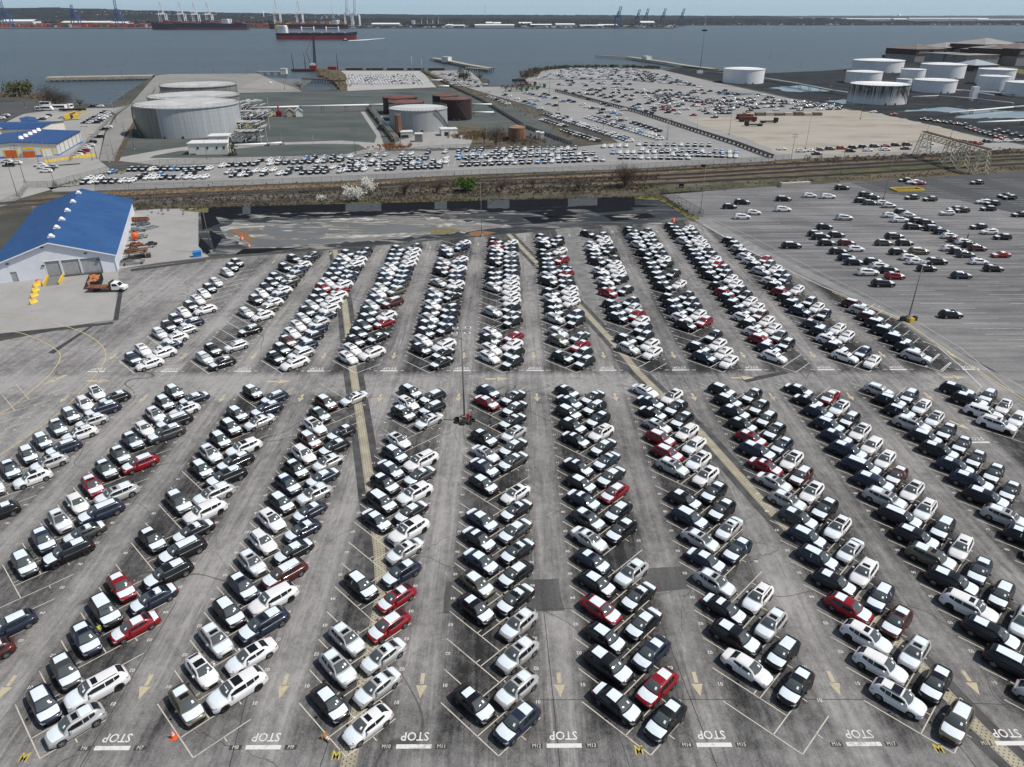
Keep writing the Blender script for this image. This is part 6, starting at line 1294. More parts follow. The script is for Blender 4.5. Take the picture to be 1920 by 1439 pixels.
plant(1808, 1868, 126, 104, 34, 'concrete plant wall with stepped top in the middle', 0, PRF2, 0, .02); plant(1842, 1876, 118, 94, 40, 'brown hipped plant block behind the small white annexe', .4, PRF, 3); plant(1870, 1904, 122, 92, 50, 'plant block with row of tall windows at right', .5, PRF2, 4); plant(1903, 1960, 124, 92, 50, 'brown and grey plant block at right edge', .45, PRF, 4); plant(1854, 1872, 117.5, 103.5, 16, 'small pale annexe in front of plant blocks', 0, PRF2, 0, .1)
plant(1825, 1868, 134, 123, 30, 'low dark pavilion with pale pyramid roof', .95, M('pale_pyramid_roof', (.30, .35, .38), .6), 0, .35); plant(1683, 1714, 111, 105, 30, 'low dark dockside shed left of the plant', .9, PBR, 0, .03)
# concrete blocks, steel things near the rail crossing
for i, (px, py) in enumerate(((1474, 351), (1492, 350), (1506, 349))):
    x, y = G(px, py); o = MB().box(-2.2, 2.2, -.8, .8, 0, 1.5).box(-2.3, -1.9, -.9, .9, 0, 1.7).build('concrete_block', M('pale_block', (.46, .43, .38), .8), None, (x, y, 0), .05); tag(o, ('left', 'middle', 'right')[i]+' pale concrete block beside the fence of the right lot', 'concrete block')
x, y = G(1700, 357); t = empty('inspection_frame', (x, y, .03), .1, 'yellow painted low frame on the dark asphalt at right', 'frame')
for sg in (-1, 1): MB().box(-5, 5, sg*2.2-.2, sg*2.2+.2, 0, .6).build('long_side', YEL, t); MB().box(sg*5-.2, sg*5+.2, -1.95, 1.95, 0, .6).build('short_side', YEL, t)
x, y = G(1350, 343); 
for i, (px, py) in enumerate(((1318, 317), (1277, 353))):
    x, y = G(px, py); o = MB().box(-.8, .8, -.5, .5, 0, 1.6).box(-.9, .9, -.6, .6, 1.6, 1.7).build('signal_cabinet', DKG, None, (x, y, 0)); tag(o, ('dark signal cabinet above the rail tracks', 'dark cabinet beside the fence above the basin')[i], 'cabinet')
# ------------------------------------------------------------------ railway
SLP = M('sleeper', (.06, .05, .045), .9, var=.4); RAILM = M('rail_steel', (.10, .085, .08), .5, .5)
def track(pts, lab, ball=3.6):
    P_ = [Vector(p) for p in curve_pts(gp(pts), 6)]
    strip('track_bed', [(p.x, p.y) for p in P_], ball, BALLAST, .09, None, False)
    e = empty('railway_track', (P_[0].x, P_[0].y, 0), 0, lab, 'railway track'); o_ = P_[0]; sl, = (MB(),)
    for sg in (-1, 1):
        m = MB()
        for a, b_ in zip(P_, P_[1:]): nn = Vector((-(b_-a).y, (b_-a).x)).normalized()*.75*sg; m.bar((a.x-o_.x+nn.x, a.y-o_.y+nn.y, .32), (b_.x-o_.x+nn.x, b_.y-o_.y+nn.y, .32), .13)
        m.build('rail', RAILM, e)
    for a, b_ in zip(P_, P_[1:]):
        d = (b_-a); n_ = int(d.length/.75); nn = Vector((-d.y, d.x)).normalized()*1.3
        for i in range(n_): q = a+d*i/n_-o_; sl.bar((q.x-nn.x, q.y-nn.y, .17), (q.x+nn.x, q.y+nn.y, .17), .24)
    o = sl.build('sleepers', SLP, e); o['kind'] = 'stuff'
track([(-200, 412), (60, 386), (240, 375), (560, 361), (900, 348), (1240, 337), (1500, 322), (1920, 299), (2300, 282)], 'lower railway track running the width of the corridor')
track([(-200, 400), (60, 378), (240, 369), (560, 356), (900, 341), (1240, 330), (1500, 315), (1920, 293), (2300, 276)], 'middle railway track of the corridor')
track([(560, 361), (760, 345), (1000, 331), (1240, 321), (1500, 307), (1920, 286), (2300, 270)], 'upper railway track branching off near the blossom trees')
track([(1000, 356), (1240, 346), (1400, 337), (1600, 327), (1920, 308), (2300, 290)], 'nearest railway track right of the basin')
strip('level_crossing', gp([(1495, 302), (1530, 318), (1575, 338)]), 11, ROADC, .42)
# pipe gantry over the tracks
GT = M('cream_steel', (.50, .45, .34), .6, var=.15); GTR = M('brown_pipe', (.15, .11, .085), .7, var=.4)
def P3(px, py, z): a = G(px, py); return Vector((a[0], a[1], z))
hg = HT((1835, 328), 282); L0, L1 = Vector(G(1727, 291)), Vector(G(1835, 327)); o_ = L0
t = empty('pipe_gantry', (o_.x, o_.y, 0), 0, 'cream lattice pipe gantry spanning the rail tracks on trestle legs', 'gantry'); dd = (L1-L0); un = dd.normalized(); nn = Vector((-un.y, un.x))
for f, wd_ in ((0.0, 3.2), (.46, 2.4), (.70, 2.4), (1.0, 3.2)):
    c = dd*f; m = MB()
    for su in (-1.6, 1.6):
        for sn in (-wd_, wd_):
            q = c+un*su+nn*sn; q1 = c+un*su*.7+nn*sn*.5; m.bar((q.x, q.y, 0), (q1.x, q1.y, hg), .26)
    for k in range(5):
        z0, z1 = hg*k/5, hg*(k+1)/5; k0, k1 = 1-.3*k/5, 1-.3*(k+1)/5; j0, j1 = 1-.5*k/5, 1-.5*(k+1)/5
        for sn in (-wd_, wd_): a = c+un*-1.6*k0+nn*sn*j0; b_ = c+un*1.6*k1+nn*sn*j1; m.bar((a.x, a.y, z0), (b_.x, b_.y, z1), .12); a2 = c+un*1.6*k0+nn*sn*j0; b2 = c+un*-1.6*k1+nn*sn*j1; m.bar((a2.x, a2.y, z0), (b2.x, b2.y, z1), .12)
        for su in (-1.6, 1.6): a = c+un*su*k0-nn*wd_*j0; b_ = c+un*su*k1+nn*wd_*j1; m.bar((a.x, a.y, z0), (b_.x, b_.y, z1), .12)
    m.build('trestle_leg', GT, t)
for s_ in (-1.5, 1.5):
    m = MB(); n_ = 26; A0, A1 = nn*s_, dd+nn*s_
    for z in (hg, hg-1.9): m.bar((A0.x, A0.y, z), (A1.x, A1.y, z), .28)
    for i in range(n_): a = A0+(A1-A0)*i/n_; b_ = A0+(A1-A0)*(i+1)/n_; m.bar((a.x, a.y, hg if i % 2 else hg-1.9), (b_.x, b_.y, hg-1.9 if i % 2 else hg), .16)
    m.build('truss', GT, t)
for s_ in (-.8, 0, .8): A0, A1 = nn*s_-un*2, dd+nn*s_+un*2; m = MB(); m.bar((A0.x, A0.y, hg+.5), (A1.x, A1.y, hg+.5), .5, n=8); m.build('pipe', GTR, t)
# ------------------------------------------------------------------ plants
TRUNKM = M('bark', (.09, .07, .055), .95, var=.3)
def leafm(name, col, v=.35): return M(name, col, .9, var=v, scale=.8, spec=.2)
def tree(px, py, top, wpx, lab, mat, cat='tree', bare=False, n=700, seed=1, trunk=True, name='tree', conic=False):
    x, y = G(px, py); h = HT((px, py), top); _, _, zc = Pj(x, y, 0); w_ = wpx*zc/F/2; e = empty(name, (x, y, 0), 0, lab, cat); rg = random.Random(seed)
    m = MB()
    m.bar((0, 0, 0), (0, 0, h*.45), .12*h**.6, .07*h**.6, n=7)
    tips = []
    for i in range(12 if not bare else 26):
        a = rg.uniform(0, 2*PI); z0 = h*rg.uniform(.08, .45); r_ = w_*rg.uniform(.35, .95); z1 = h*rg.uniform(.45, .97)*(1-.25*(r_/w_)**2)
        p1 = Vector((r_*math.cos(a), r_*math.sin(a), z1)); p0 = Vector((0, 0, z0)); mid = p0.lerp(p1, .5)+Vector((0, 0, .06*h)); m.bar(p0, mid, .05*h**.6, .03*h**.6, n=4); m.bar(mid, p1, .03*h**.6, .012, n=4); tips += [mid, p1]
        if bare:
            for k in range(7): q = p0.lerp(p1, rg.uniform(.3, 1)); d = Vector((rg.gauss(0, 1), rg.gauss(0, 1), rg.uniform(.2, 1.6))).normalized()*w_*rg.uniform(.2, .5); m.bar(q, q+d, .05, .015, n=3)
    m.build('trunk', TRUNKM, e)
    m = MB(); cl = [(t_, rg.uniform(.22, .45)*w_) for t_ in tips] if not conic else []
    for i in range(n):
        if conic: z = h*rg.random()**1.3; r_ = w_*(1-z/h*.85)*rg.uniform(.6, 1.05); a = rg.uniform(0, 2*PI); c = Vector((r_*math.cos(a), r_*math.sin(a), z+.2))
        else: t_, rr = rg.choice(cl); c = t_+Vector((rg.gauss(0, 1), rg.gauss(0, 1), rg.gauss(0, .8)))*rr*.6
        if c.z < .1: c.z = abs(c.z)+.1
        s_ = rg.uniform(.5, 1.3)*max(.16, w_*.055)*(.55 if bare else 1); u = Vector((rg.gauss(0, 1), rg.gauss(0, 1), rg.gauss(0, 1))).normalized(); v = u.orthogonal().normalized()*s_; u2 = u.cross(v).normalized()*s_
        m.face([c+v, c+u2, c-v, c-u2] if not bare else [c+v*2.4, c+u2*.25, c-v*2.4])
    o = m.build('crown', mat, e); o['kind'] = 'stuff'
BLOS = leafm('white_blossom', (.70, .69, .62), .15); GRN = leafm('fresh_green_leaves', (.055, .11, .02), .4); TWIG = leafm('bare_twigs', (.11, .09, .07), .4); OLV = leafm('olive_leaves', (.085, .09, .035), .4); CON = leafm('dark_conifer', (.02, .032, .018), .4); RTW = leafm('reddish_twigs', (.15, .10, .075), .4)
tree(664, 378, 348, 38, 'larger white blossom tree, nearer of the two', BLOS, n=2200, seed=2); tree(693, 366, 331, 30, 'taller narrow white blossom tree behind the larger one', BLOS, n=1700, seed=3); tree(603, 377, 366, 18, 'small white blossom bush left of the blossom trees', BLOS, 'bush', n=600, seed=4, name='bush'); tree(721, 380, 371, 14, 'sparse pale shrub right of the blossom trees', BLOS, 'bush', True, 200, 5, name='bush')
tree(873, 359, 334, 44, 'bright green bush on the rail embankment', GRN, 'bush', n=2200, seed=6, name='bush'); tree(1172, 352, 306, 62, 'large bare brown tree on the rail embankment', leafm('dark_red_twigs', (.075, .045, .036), .4), 'tree', True, 6000, 7); tree(760, 368, 335, 30, 'bare grey brown sapling right of the blossom trees', leafm('dark_twigs', (.055, .042, .034), .4), 'tree', True, 1500, 8)
tree(820, 362, 336, 34, 'reddish bare bush left of the green bush', leafm('dark_red_twigs', (.075, .045, .036), .4), 'bush', True, 2200, 9, name='bush'); tree(940, 360, 336, 30, 'bare brown bush right of the green bush', leafm('dark_twigs', (.055, .042, .034), .4), 'bush', True, 2000, 10, name='bush'); tree(1000, 352, 333, 30, 'bare bush midway along the embankment', TWIG, 'bush', True, 500, 11, name='bush'); tree(1085, 358, 332, 32, 'bare shrub left of the large brown tree', leafm('dark_twigs', (.055, .042, .034), .4), 'bush', True, 1500, 12, name='bush')
tree(437, 292, 258, 17, 'dark conifer beside the long white hut', CON, 'tree', n=1100, seed=13, conic=True); tree(35, 181, 152, 50, 'olive green spreading tree at the far left shore', OLV, n=1500, seed=14); tree(108, 204, 160, 64, 'large bare brown tree clump by the inlet', leafm('dark_twigs', (.055, .042, .034), .4), 'tree', True, 7000, 15); tree(150, 199, 183, 26, 'low bare bush right of the brown clump', TWIG, 'bush', True, 500, 16, name='bush')
tree(870, 158, 128, 30, 'dark green bush on the shore beyond the maroon tanks', leafm('dark_green', (.035, .045, .02), .4), 'bush', n=900, seed=17, name='bush'); tree(900, 152, 134, 22, 'bare bush beside the dark shore bush', TWIG, 'bush', True, 500, 18, name='bush'); tree(930, 275, 230, 40, 'tangled bare brown thicket left of the rusty tank', TWIG, 'thicket', True, 2200, 19, name='thicket'); tree(908, 270, 236, 24, 'dark green and brown bush by the light pole', OLV, 'bush', n=600, seed=20, name='bush')
tree(562, 168, 152, 34, 'reddish bare bush on the little inlet shore', RTW, 'bush', True, 700, 21, name='bush'); tree(988, 148, 126, 26, 'brown bush at the left tip of the dense car lot', TWIG, 'bush', True, 900, 22, name='bush')
rg = random.Random(5)
def scrubline(pts, n_, hmin, hmax, wj, mats, lab, big=1.0):
    P_ = [Vector(G(*p)) for p in pts]; L_ = [(b_-a).length for a, b_ in zip(P_, P_[1:])]; T = sum(L_); m = MB(); o_ = P_[0]
    for i in range(n_):
        s_ = rg.random()*T; k = 0
        while s_ > L_[k] and k < len(L_)-1: s_ -= L_[k]; k += 1
        d = (P_[k+1]-P_[k]).normalized(); q = P_[k]+d*s_+Vector((-d.y, d.x))*rg.gauss(0, wj); h = rg.uniform(hmin, hmax); mi = rg.randrange(len(mats)); w_ = h*.45
        for j in range(14):
            b0 = Vector((q.x-o_.x+rg.gauss(0, w_*.5), q.y-o_.y+rg.gauss(0, w_*.5), 0)); tp = b0+Vector((rg.gauss(0, w_*.5), rg.gauss(0, w_*.5), h*rg.uniform(.5, 1))); wv = Vector((rg.uniform(-1, 1), rg.uniform(-1, 1), 0)).normalized()*h*.045*big; mdl = b0.lerp(tp, .6)
            m.face([b0-wv*.4, b0+wv*.4, mdl+wv*1.6, tp, mdl-wv*1.6], mi)
    o = m.build('scrub', mats, None, (o_.x, o_.y, 0)); tag(o, lab, 'scrub', None, 'stuff')
STR = leafm('straw_grass', (.26, .19, .11), .35); SBR = leafm('brown_stems', (.15, .12, .09), .4); SGR = leafm('olive_grass', (.10, .10, .04), .35)
scrubline([(200, 366), (400, 357), (640, 347), (900, 335), (1160, 325), (1440, 309), (1500, 305)], 1100, .3, .9, 3.0, [STR, SBR, STR], 'dry brown grass below the middle lot fence')
scrubline([(240, 386), (480, 376), (760, 366), (1000, 358), (1230, 352)], 2200, .3, 1.0, 5.5, [SBR, TWIG, SGR, leafm('dark_twigs', (.055, .042, .034), .4), leafm('dark_red_twigs', (.075, .045, .036), .4)], 'brown scrub between the tracks and the basin'); scrubline([(760, 352), (900, 347), (1100, 339), (1240, 333)], 350, .4, 1.4, 2.5, [TWIG, SBR, RTW], 'bare scrub between two tracks')
scrubline([(1240, 360), (1400, 347), (1560, 335), (1700, 331), (1920, 315)], 500, .25, .8, 2.5, [SGR, SBR, STR], 'olive scrub above the right lot'); scrubline([(1510, 302), (1700, 295), (1920, 283)], 450, .4, 1.2, 3.5, [STR, SBR, RTW], 'brown scrub below the tan yard')
scrubline([(340, 391.5), (700, 380), (1100, 374), (1235, 370), (1300, 408)], 900, .3, .8, 1.0, [leafm('yellow_grass', (.25, .22, .07), .3), SGR], 'yellow green grass on the basin bank')
scrubline([(985, 146), (1010, 132), (1060, 127), (1160, 126), (1240, 129)], 420, 1.5, 4, 4, [TWIG, SBR, OLV], 'shore bushes behind the dense car lot', 1.4); scrubline([(800, 136), (860, 165), (980, 204), (1080, 262)], 450, .4, 1.2, 5, [STR, SGR, SBR], 'scrub beside the dark pipe run'); scrubline([(600, 131), (640, 165)], 250, .6, 2, 6, [SBR, STR], 'scrub on the rubble spit')
scrubline([(870, 262), (910, 250), (1000, 272)], 400, .6, 2.2, 6, [STR, SBR, RTW], 'brown scrub around the rusty tank', 1.2); scrubline([(720, 272), (756, 279)], 150, .6, 1.4, 4, [leafm('rusty_grass', (.26, .10, .04), .3)], 'rusty red grass in the works yard'); scrubline([(110, 351), (212, 325), (300, 312)], 300, .3, .7, 2, [leafm('verge_green', (.12, .15, .04), .3)], 'green verge by the tank yard corner'); scrubline([(-40, 180), (20, 178), (88, 184)], 200, .8, 2.5, 6, [STR, SBR], 'reeds on the far left shore')
# buses, vans, carriers and yellow plant
def boxcar(name, px, py, L_, W_, H_, rz, mat, lab, cat, wheels=2, cab=0):
    x, y = G(px, py); e = empty(name, (x, y, .03), rz, lab, cat); m = MB(); m.box(-L_/2, L_/2-cab, -W_/2, W_/2, .5, H_)
    if cab: m.face([(L_/2-cab, -W_/2, .5), (L_/2, -W_/2, .5), (L_/2, -W_/2, 1.2), (L_/2-cab, -W_/2, H_)]); m.face([(L_/2-cab, W_/2, .5), (L_/2, W_/2, .5), (L_/2, W_/2, 1.2), (L_/2-cab, W_/2, H_)]); m.face([(L_/2, -W_/2, .5), (L_/2, W_/2, .5), (L_/2, W_/2, 1.2), (L_/2, -W_/2, 1.2)]); m.face([(L_/2, -W_/2, 1.2), (L_/2, W_/2, 1.2), (L_/2-cab, W_/2, H_), (L_/2-cab, -W_/2, H_)])
    m.build('body', mat, e)
    for sg in (-1, 1): m = MB(); m.face([(-L_/2+.5, sg*(W_/2+.01), H_*.5), (L_/2-cab-.3, sg*(W_/2+.01), H_*.5), (L_/2-cab-.3, sg*(W_/2+.01), H_*.82), (-L_/2+.5, sg*(W_/2+.01), H_*.82)]); m.build('window_band', GLASS, e)
    for wx in (-L_*.32, L_*.32):
        for sg in (-1, 1): m = MB(); m.grid([[(wx+.45*math.cos(i*PI/6), sg*yy, .45+.45*math.sin(i*PI/6)) for i in range(12)] for yy in (W_/2-.3, W_/2+.02)], 0, True, True); m.face([(wx+.45*math.cos(i*PI/6), sg*(W_/2+.02), .45+.45*math.sin(i*PI/6)) for i in range(12)]); m.build('wheel', TYRE, e)
boxcar('bus', 105, 207, 14, 2.8, 3.4, 0, WHT, 'long white bus with dark windows near the inlet', 'bus'); boxcar('van', 76, 208, 5.5, 2.2, 2.6, 0, WHT, 'white van left of the bus', 'van', cab=1.2); boxcar('van', 89, 208, 8, 2.3, 2.9, 0, WHT, 'long white van overlapping the bus', 'van', cab=1.2); boxcar('bus', 86, 199.5, 7, 2.6, 3, 0, WHT, 'short white bus behind the vans', 'bus'); boxcar('truck', 132, 205, 5, 2.4, 3.2, PI/2, WHT, 'white truck head-on right of the bus', 'truck')
boxcar('trailer', 137, 209, 16, 2.6, 1.6, .05, DKG, 'dark flat trailer behind the white truck', 'trailer')
for i, (px, py, rz) in enumerate(((968, 172, .15), (988, 169, .1), (960, 166, .2), (1002, 165, .1), (985, 161, .1))):
    x, y = G(px, py); e = empty('car_carrier', (x, y, .03), rz, ('green and black car carrier truck nearest the front', 'green car carrier right of the front one', 'dark car carrier behind the front one', 'dark car carrier at the back right', 'car carrier farthest back in the group')[i], 'car carrier', 'car carrier trucks in the middle lot')
    gm = M('carrier_green', (.03, .13, .045), .5) if i < 2 or i == 3 else DKG
    MB().box(7.5, 9.8, -1.2, 1.2, .5, 3.1).build('cab', gm, e)
    for z in (1.1, 2.9): MB().box(-9.5, 7, -1.2, 1.2, z, z+.2).build('deck', gm if z < 2 else RUST, e)
    for xx in (-9, -4.5, 0, 4.5): m = MB(); m.bar((xx, -1.1, .6), (xx+.8, -1.1, 3.2), .25); m.bar((xx, 1.1, .6), (xx+.8, 1.1, 3.2), .25); m.build('frame_post', gm, e)
    for xx in (-6, -4.8, 4.5, 8.5):
        for sg in (-1, 1): m = MB(); m.grid([[(xx+.5*math.cos(k*PI/5), sg*yy, .5+.5*math.sin(k*PI/5)) for k in range(10)] for yy in (.8, 1.22)], 0, True, True); m.face([(xx+.5*math.cos(k*PI/5), sg*1.22, .5+.5*math.sin(k*PI/5)) for k in range(10)]); m.build('wheel', TYRE, e)
x, y = G(144, 225); e = empty('yellow_crane', (x, y, 0), .5, 'cluster of yellow machinery with booms left of the parked rows', 'machinery')
for i in range(2): MB().box(-6+i*4.5, -3+i*4.5, -1.3, 1.3, .8, 3.2).build('machine_body', YEL, e); m = MB(); m.bar((-5+i*4.5, 0, 3), (0+i*4.5, 0, 4.8), .7); m.bar((0+i*4.5, 0, 4.8), (4+i*4.5, 0, 2.5), .5); m.build('boom', YEL, e)
pts = gp([(40, 312), (85, 307), (150, 297), (178, 293)]); e = empty('guard_wall', (pts[0][0], pts[0][1], 0), 0, 'long yellow guard wall in front of the service building', 'wall')
for a, b_ in zip(pts[1:], pts[2:]):
    n_ = 9
    for i in range(n_): p = Vector(a).lerp(Vector(b_), i/n_)-Vector(pts[0]); q = Vector(a).lerp(Vector(b_), (i+.94)/n_)-Vector(pts[0]); m = MB(); d = (q-p).normalized(); nn = Vector((-d.y, d.x))*.3; m.face([(p.x-nn.x, p.y-nn.y, 0), (q.x-nn.x, q.y-nn.y, 0), (q.x-nn.x, q.y-nn.y, 1.2), (p.x-nn.x, p.y-nn.y, 1.2)]); m.face([(p.x-nn.x, p.y-nn.y, 1.2), (q.x-nn.x, q.y-nn.y, 1.2), (q.x+nn.x, q.y+nn.y, 1.2), (p.x+nn.x, p.y+nn.y, 1.2)]); m.build('wall_block', YEL, e)
# trucks and wreck cars on the tan yard
for i, (px, py, k) in enumerate(((1392, 224, 0), (1398, 229, 1), (1416, 237, 2), (1438, 231, 1))):
    x, y = G(px, py); e = empty('scrap_truck', (x, y, .03), [.1, 0, PI, .05][i], ('red scrap truck stacked high at left of tan yard', 'red and white truck beside the scrap truck', 'dark flatbed tow truck with white car, nearest', 'dark truck at the right of the yard group')[i], 'truck')
    MB().box(-4, 4, -1.2, 1.2, .7, 1.2).build('chassis', DKG, e); MB().box(4.05, 6, -1.2, 1.2, .5, 2.8).build('cab', (RUST, M('dark_red_truck', (.12, .015, .012), .5), DKG, DKG)[i], e)
    if i < 2: MB().box(-3.5, 3.5, -1.1, 1.1, 1.25, 2.9).build('load', M('dark_red_truck', (.12, .015, .012), .5), e)
    for xx in (-3, -1.8, 4.6):
        for sg in (-1, 1): m = MB(); m.grid([[(xx+.5*math.cos(k_*PI/5), sg*yy, .5+.5*math.sin(k_*PI/5)) for k_ in range(10)] for yy in (.8, 1.22)], 0, True, True); m.face([(xx+.5*math.cos(k_*PI/5), sg*1.22, .5+.5*math.sin(k_*PI/5)) for k_ in range(10)]); m.build('wheel', TYRE, e)
x, y = G(1470, 217); e = empty('timber_stack', (x, y, 0), .02, 'long low stack of timber and pallets behind the tan yard', 'timber')
for i in range(8): MB().box(-24+i*6, -19+i*6, -2, 2, 0, 1.4+.3*(i % 3)).build('timber_bundle', WOOD if i % 2 else M('pale_timber', (.4, .36, .3), .8), e)
# ------------------------------------------------------------------ piers, barge
PILE = M('dark_pile', (.045, .035, .03), .9, var=.3); DECK = M('pier_deck', (.34, .31, .24), .85, var=.2, scale=.1)
def pier(pts, w_, lab, deck=DECK, top=1.6, sp=7, thick=.8):
    P_ = [Vector(G(*p, 0)) for p in pts]; o_ = P_[0]; e = empty('pier', (o_.x, o_.y, 0), 0, lab, 'pier'); d_ = MB(); p_ = MB()
    for a, b_ in zip(P_, P_[1:]):
        a, b_ = a-o_, b_-o_; d = (b_-a).normalized(); nn = Vector((-d.y, d.x))*w_/2
        d_.grid([[(a.x-nn.x, a.y-nn.y, z) if s_ == 0 else (a.x+nn.x, a.y+nn.y, z) for s_, z in ((0, top-thick), (0, top), (1, top), (1, top-thick))], [(b_.x-nn.x, b_.y-nn.y, z) if s_ == 0 else (b_.x+nn.x, b_.y+nn.y, z) for s_, z in ((0, top-thick), (0, top), (1, top), (1, top-thick))]], 0, False, True)
        n_ = max(1, int((b_-a).length/sp))
        for i in range(n_+1):
            q = a+(b_-a)*i/n_
            for s_ in (-.85, .85): p_.bar((q.x+nn.x*s_, q.y+nn.y*s_, -3), (q.x+nn.x*s_, q.y+nn.y*s_, top-thick), .5)
    d_.build('pier_deck', deck, e); o = p_.build('piles', PILE, e); o['kind'] = 'stuff'; return e
pier([(90, 148.5), (289, 145)], 17, 'long straight pier with pale deck at left', top=1.8, sp=5, thick=2.4); pier([(484, 137.2), (536, 137.4)], 6, 'thin jetty at the right end of the quay', CONC); pier([(812, 111), (846, 117), (874, 123), (920, 131)], 9, 'diagonal jetty with white shed in the middle of the shore'); pier([(873, 130), (920, 133)], 4, 'low side jetty beside the diagonal jetty')
pier([(1118, 106), (1180, 109)], 5, 'outer narrow end of the long right jetty'); pier([(1180, 109), (1250, 119), (1290, 126), (1340, 132)], 9, 'long right jetty with dark underside'); pier([(568, 150), (645, 154)], 3, 'ruined dark timber jetty in the small inlet', WOOD, sp=4)
gable('jetty_hut', 'small cream hut at end of the thin quay jetty', 'hut', (526, 139.5), (537, 139.5), 6, 5, 0, CREAM, HR, None, .2, [], True); gable('jetty_hut', 'white hut on the diagonal jetty', 'hut', (828, 116.5), (840, 117), 8, 6, 0, HUT, HR, None, .2, [], True); gable('jetty_hut', 'white hut on the long right jetty', 'hut', (1203, 113), (1212, 114), 8, 5, 0, HUT, HR, None, .2, [], True)
x, y = G(590, 134, -2); hgt_ = FP(592, 65, y)[1]; e = empty('crane_barge', (x, y, -2), 0, 'barge with tall dark lattice crane and red cab by the rubble spit', 'crane barge')
BR = M('barge_hull', (.07, .03, .025), .8, var=.3); LAT = M('dark_lattice', (.04, .045, .05), .6); REDM = M('faded_red', (.30, .03, .03), .6)
m = MB(); m.box(-24, 4, -6, 6, 0, 2.4); m.box(-26, -24, -5, 5, .8, 2.4); m.build('hull', BR, e); MB().box(-5, 3, -3, 3, 2.45, 6.2).build('machinery_house', REDM, e); MB().box(-4, 2, -3.02, 3.02, 6.25, 8.5).build('cab', WHT, e); MB().box(16, 26, -3, 3, 1.5, 5).build('red_machine', REDM, e)
m = MB(); H_ = hgt_+2
for sx in (-1, 1):
    for sy in (-1, 1): m.bar((1+sx*1.3, sy*1.3, 6), (3.5+sx*.5, sy*.5, H_), .4)
for i in range(26):
    f0, f1 = i/26, (i+1)/26; z0, z1 = 6+(H_-6)*f0, 6+(H_-6)*f1; w0, w1 = 1.3-.8*f0, 1.3-.8*f1; x0, x1 = 1+2.5*f0, 1+2.5*f1
    for sy in (-1, 1): m.bar((x0-w0, sy*w0, z0), (x1+w1, sy*w1, z1), .3); m.bar((x0+w0, sy*w0, z0), (x1-w1, sy*w1, z1), .3)
m.build('lattice_boom', LAT, e); m = MB(); m.bar((-4, 0, 8), (3.4, 0, H_), .2); m.bar((-4, 0, 8), (-7, 0, 20), .5); m.bar((-7, 0, 20), (3.4, 0, H_), .2); m.build('stay_cables', LAT, e)
for xx in (-23, -9, 28): m = MB(); m.bar((xx, -4, -2), (xx, -4, 19), .9, n=6); m.build('spud_pole', LAT, e)
x, y = G(694, 131, -1); e = empty('work_barge', (x, y, -2), 0, 'low dark work barges moored behind the square car lot', 'barge')
for i in range(5): MB().box(-28+i*24, -9+i*24, -4, 4, 0, 2.6).build('barge_hull', PILE, e)
for i, (px, py) in enumerate(((236, 163), (508, 160))):
    x, y = G(px if i else 505, py if i else 159, -2); 
    if i: e = empty('motor_boat', (x, y, -2), -.9, 'white motor boat moored beside the quay pavement', 'boat'); m = MB(); m.grid([[(-5, -1.4, .2), (-5, 1.4, .2), (-5, 1.6, 1.5), (-5, -1.6, 1.5)], [(2, -1.4, .2), (2, 1.4, .2), (2, 1.7, 1.6), (2, -1.7, 1.6)], [(5.5, -.05, .5), (5.5, .05, .5), (5.6, .1, 2), (5.6, -.1, 2)]], 0, False, True); m.build('hull', WHT, e); MB().box(-3, 1, -1.1, 1.1, 1.6, 2.8).build('cabin', WHT, e)
# ------------------------------------------------------------------ far shore
zone('far_shore', [G(-1500, 53.5, -2), G(290, 54.5, -2), G(480, 53.8, -2), G(660, 53.6, -2), G(960, 54.0, -2), G(1262, 54.2, -2), G(1278, 50.0, -2), G(1300, 48.2, -2), G(1920, 48.0, -2), G(3400, 48, -2), (30000, 40000), (-30000, 40000)], M('far_land', (.06, .062, .056), .9, var=.5, scale=.006), .3, px=False, thick=3)
WOODM = M('far_woodland', (.024, .028, .030), .95, var=.6, scale=.012, spec=.05)
def atdist(px, D): return (px-CX)/F*D*1.0+math.sin(YAW)*D*0, D
def ridge(name, pts, D, depth, seed, mat, amp=6.0, step=30, lab=None):
    "wooded land whose skyline passes through the measured photo points"
    rg = random.Random(seed); q_ = [FP(p[0], p[1], D) for p in pts]; xs = [a/D for a, b_ in q_]; hs = [b_ for a, b_ in q_]; m = MB(); x = xs[0]*D; n_ = int((xs[-1]-xs[0])*D/step); rows = []; nz = [rg.random() for _ in range(n_+2)]
    for j, f in enumerate((0, .12, .3, .5, .7, .85, 1.0)):
        row = []
        for i in range(n_+1):
            X = xs[0]*D+i*step; h = float(np.interp(X/D, xs, hs)); tt = math.sin(f*PI/2)**.8; z = max(.5, h*tt)+rg.uniform(-amp, amp)*(.35+.65*f)*(1 if j else 0)
            row.append((X+rg.uniform(-step, step)*.3, D-depth*(1-f)+rg.uniform(-depth, depth)*.03, z))
        rows.append(row)
    m.grid(rows, 0, False); o = m.build(name, mat); o['kind'] = 'structure'; return o
ridge('wooded_hill', [(-300, 18), (0, 15.5), (40, 17), (90, 16), (130, 15.5), (180, 18), (240, 20), (300, 21), (360, 23), (430, 25), (520, 26.5), (620, 28)], 7500, 1700, 1, WOODM, 8, 30)
ridge('wooded_hill', [(400, 27), (560, 27.2), (700, 27), (800, 28), (960, 28.2), (1100, 28.5), (1280, 29.8), (1420, 30.2)], 10500, 2500, 2, WOODM, 4, 40)
ridge('wooded_shore', [(560, 37), (640, 36), (700, 34), (860, 35), (960, 36), (1100, 37), (1262, 38)], 5700, 500, 3, WOODM, 4, 20)
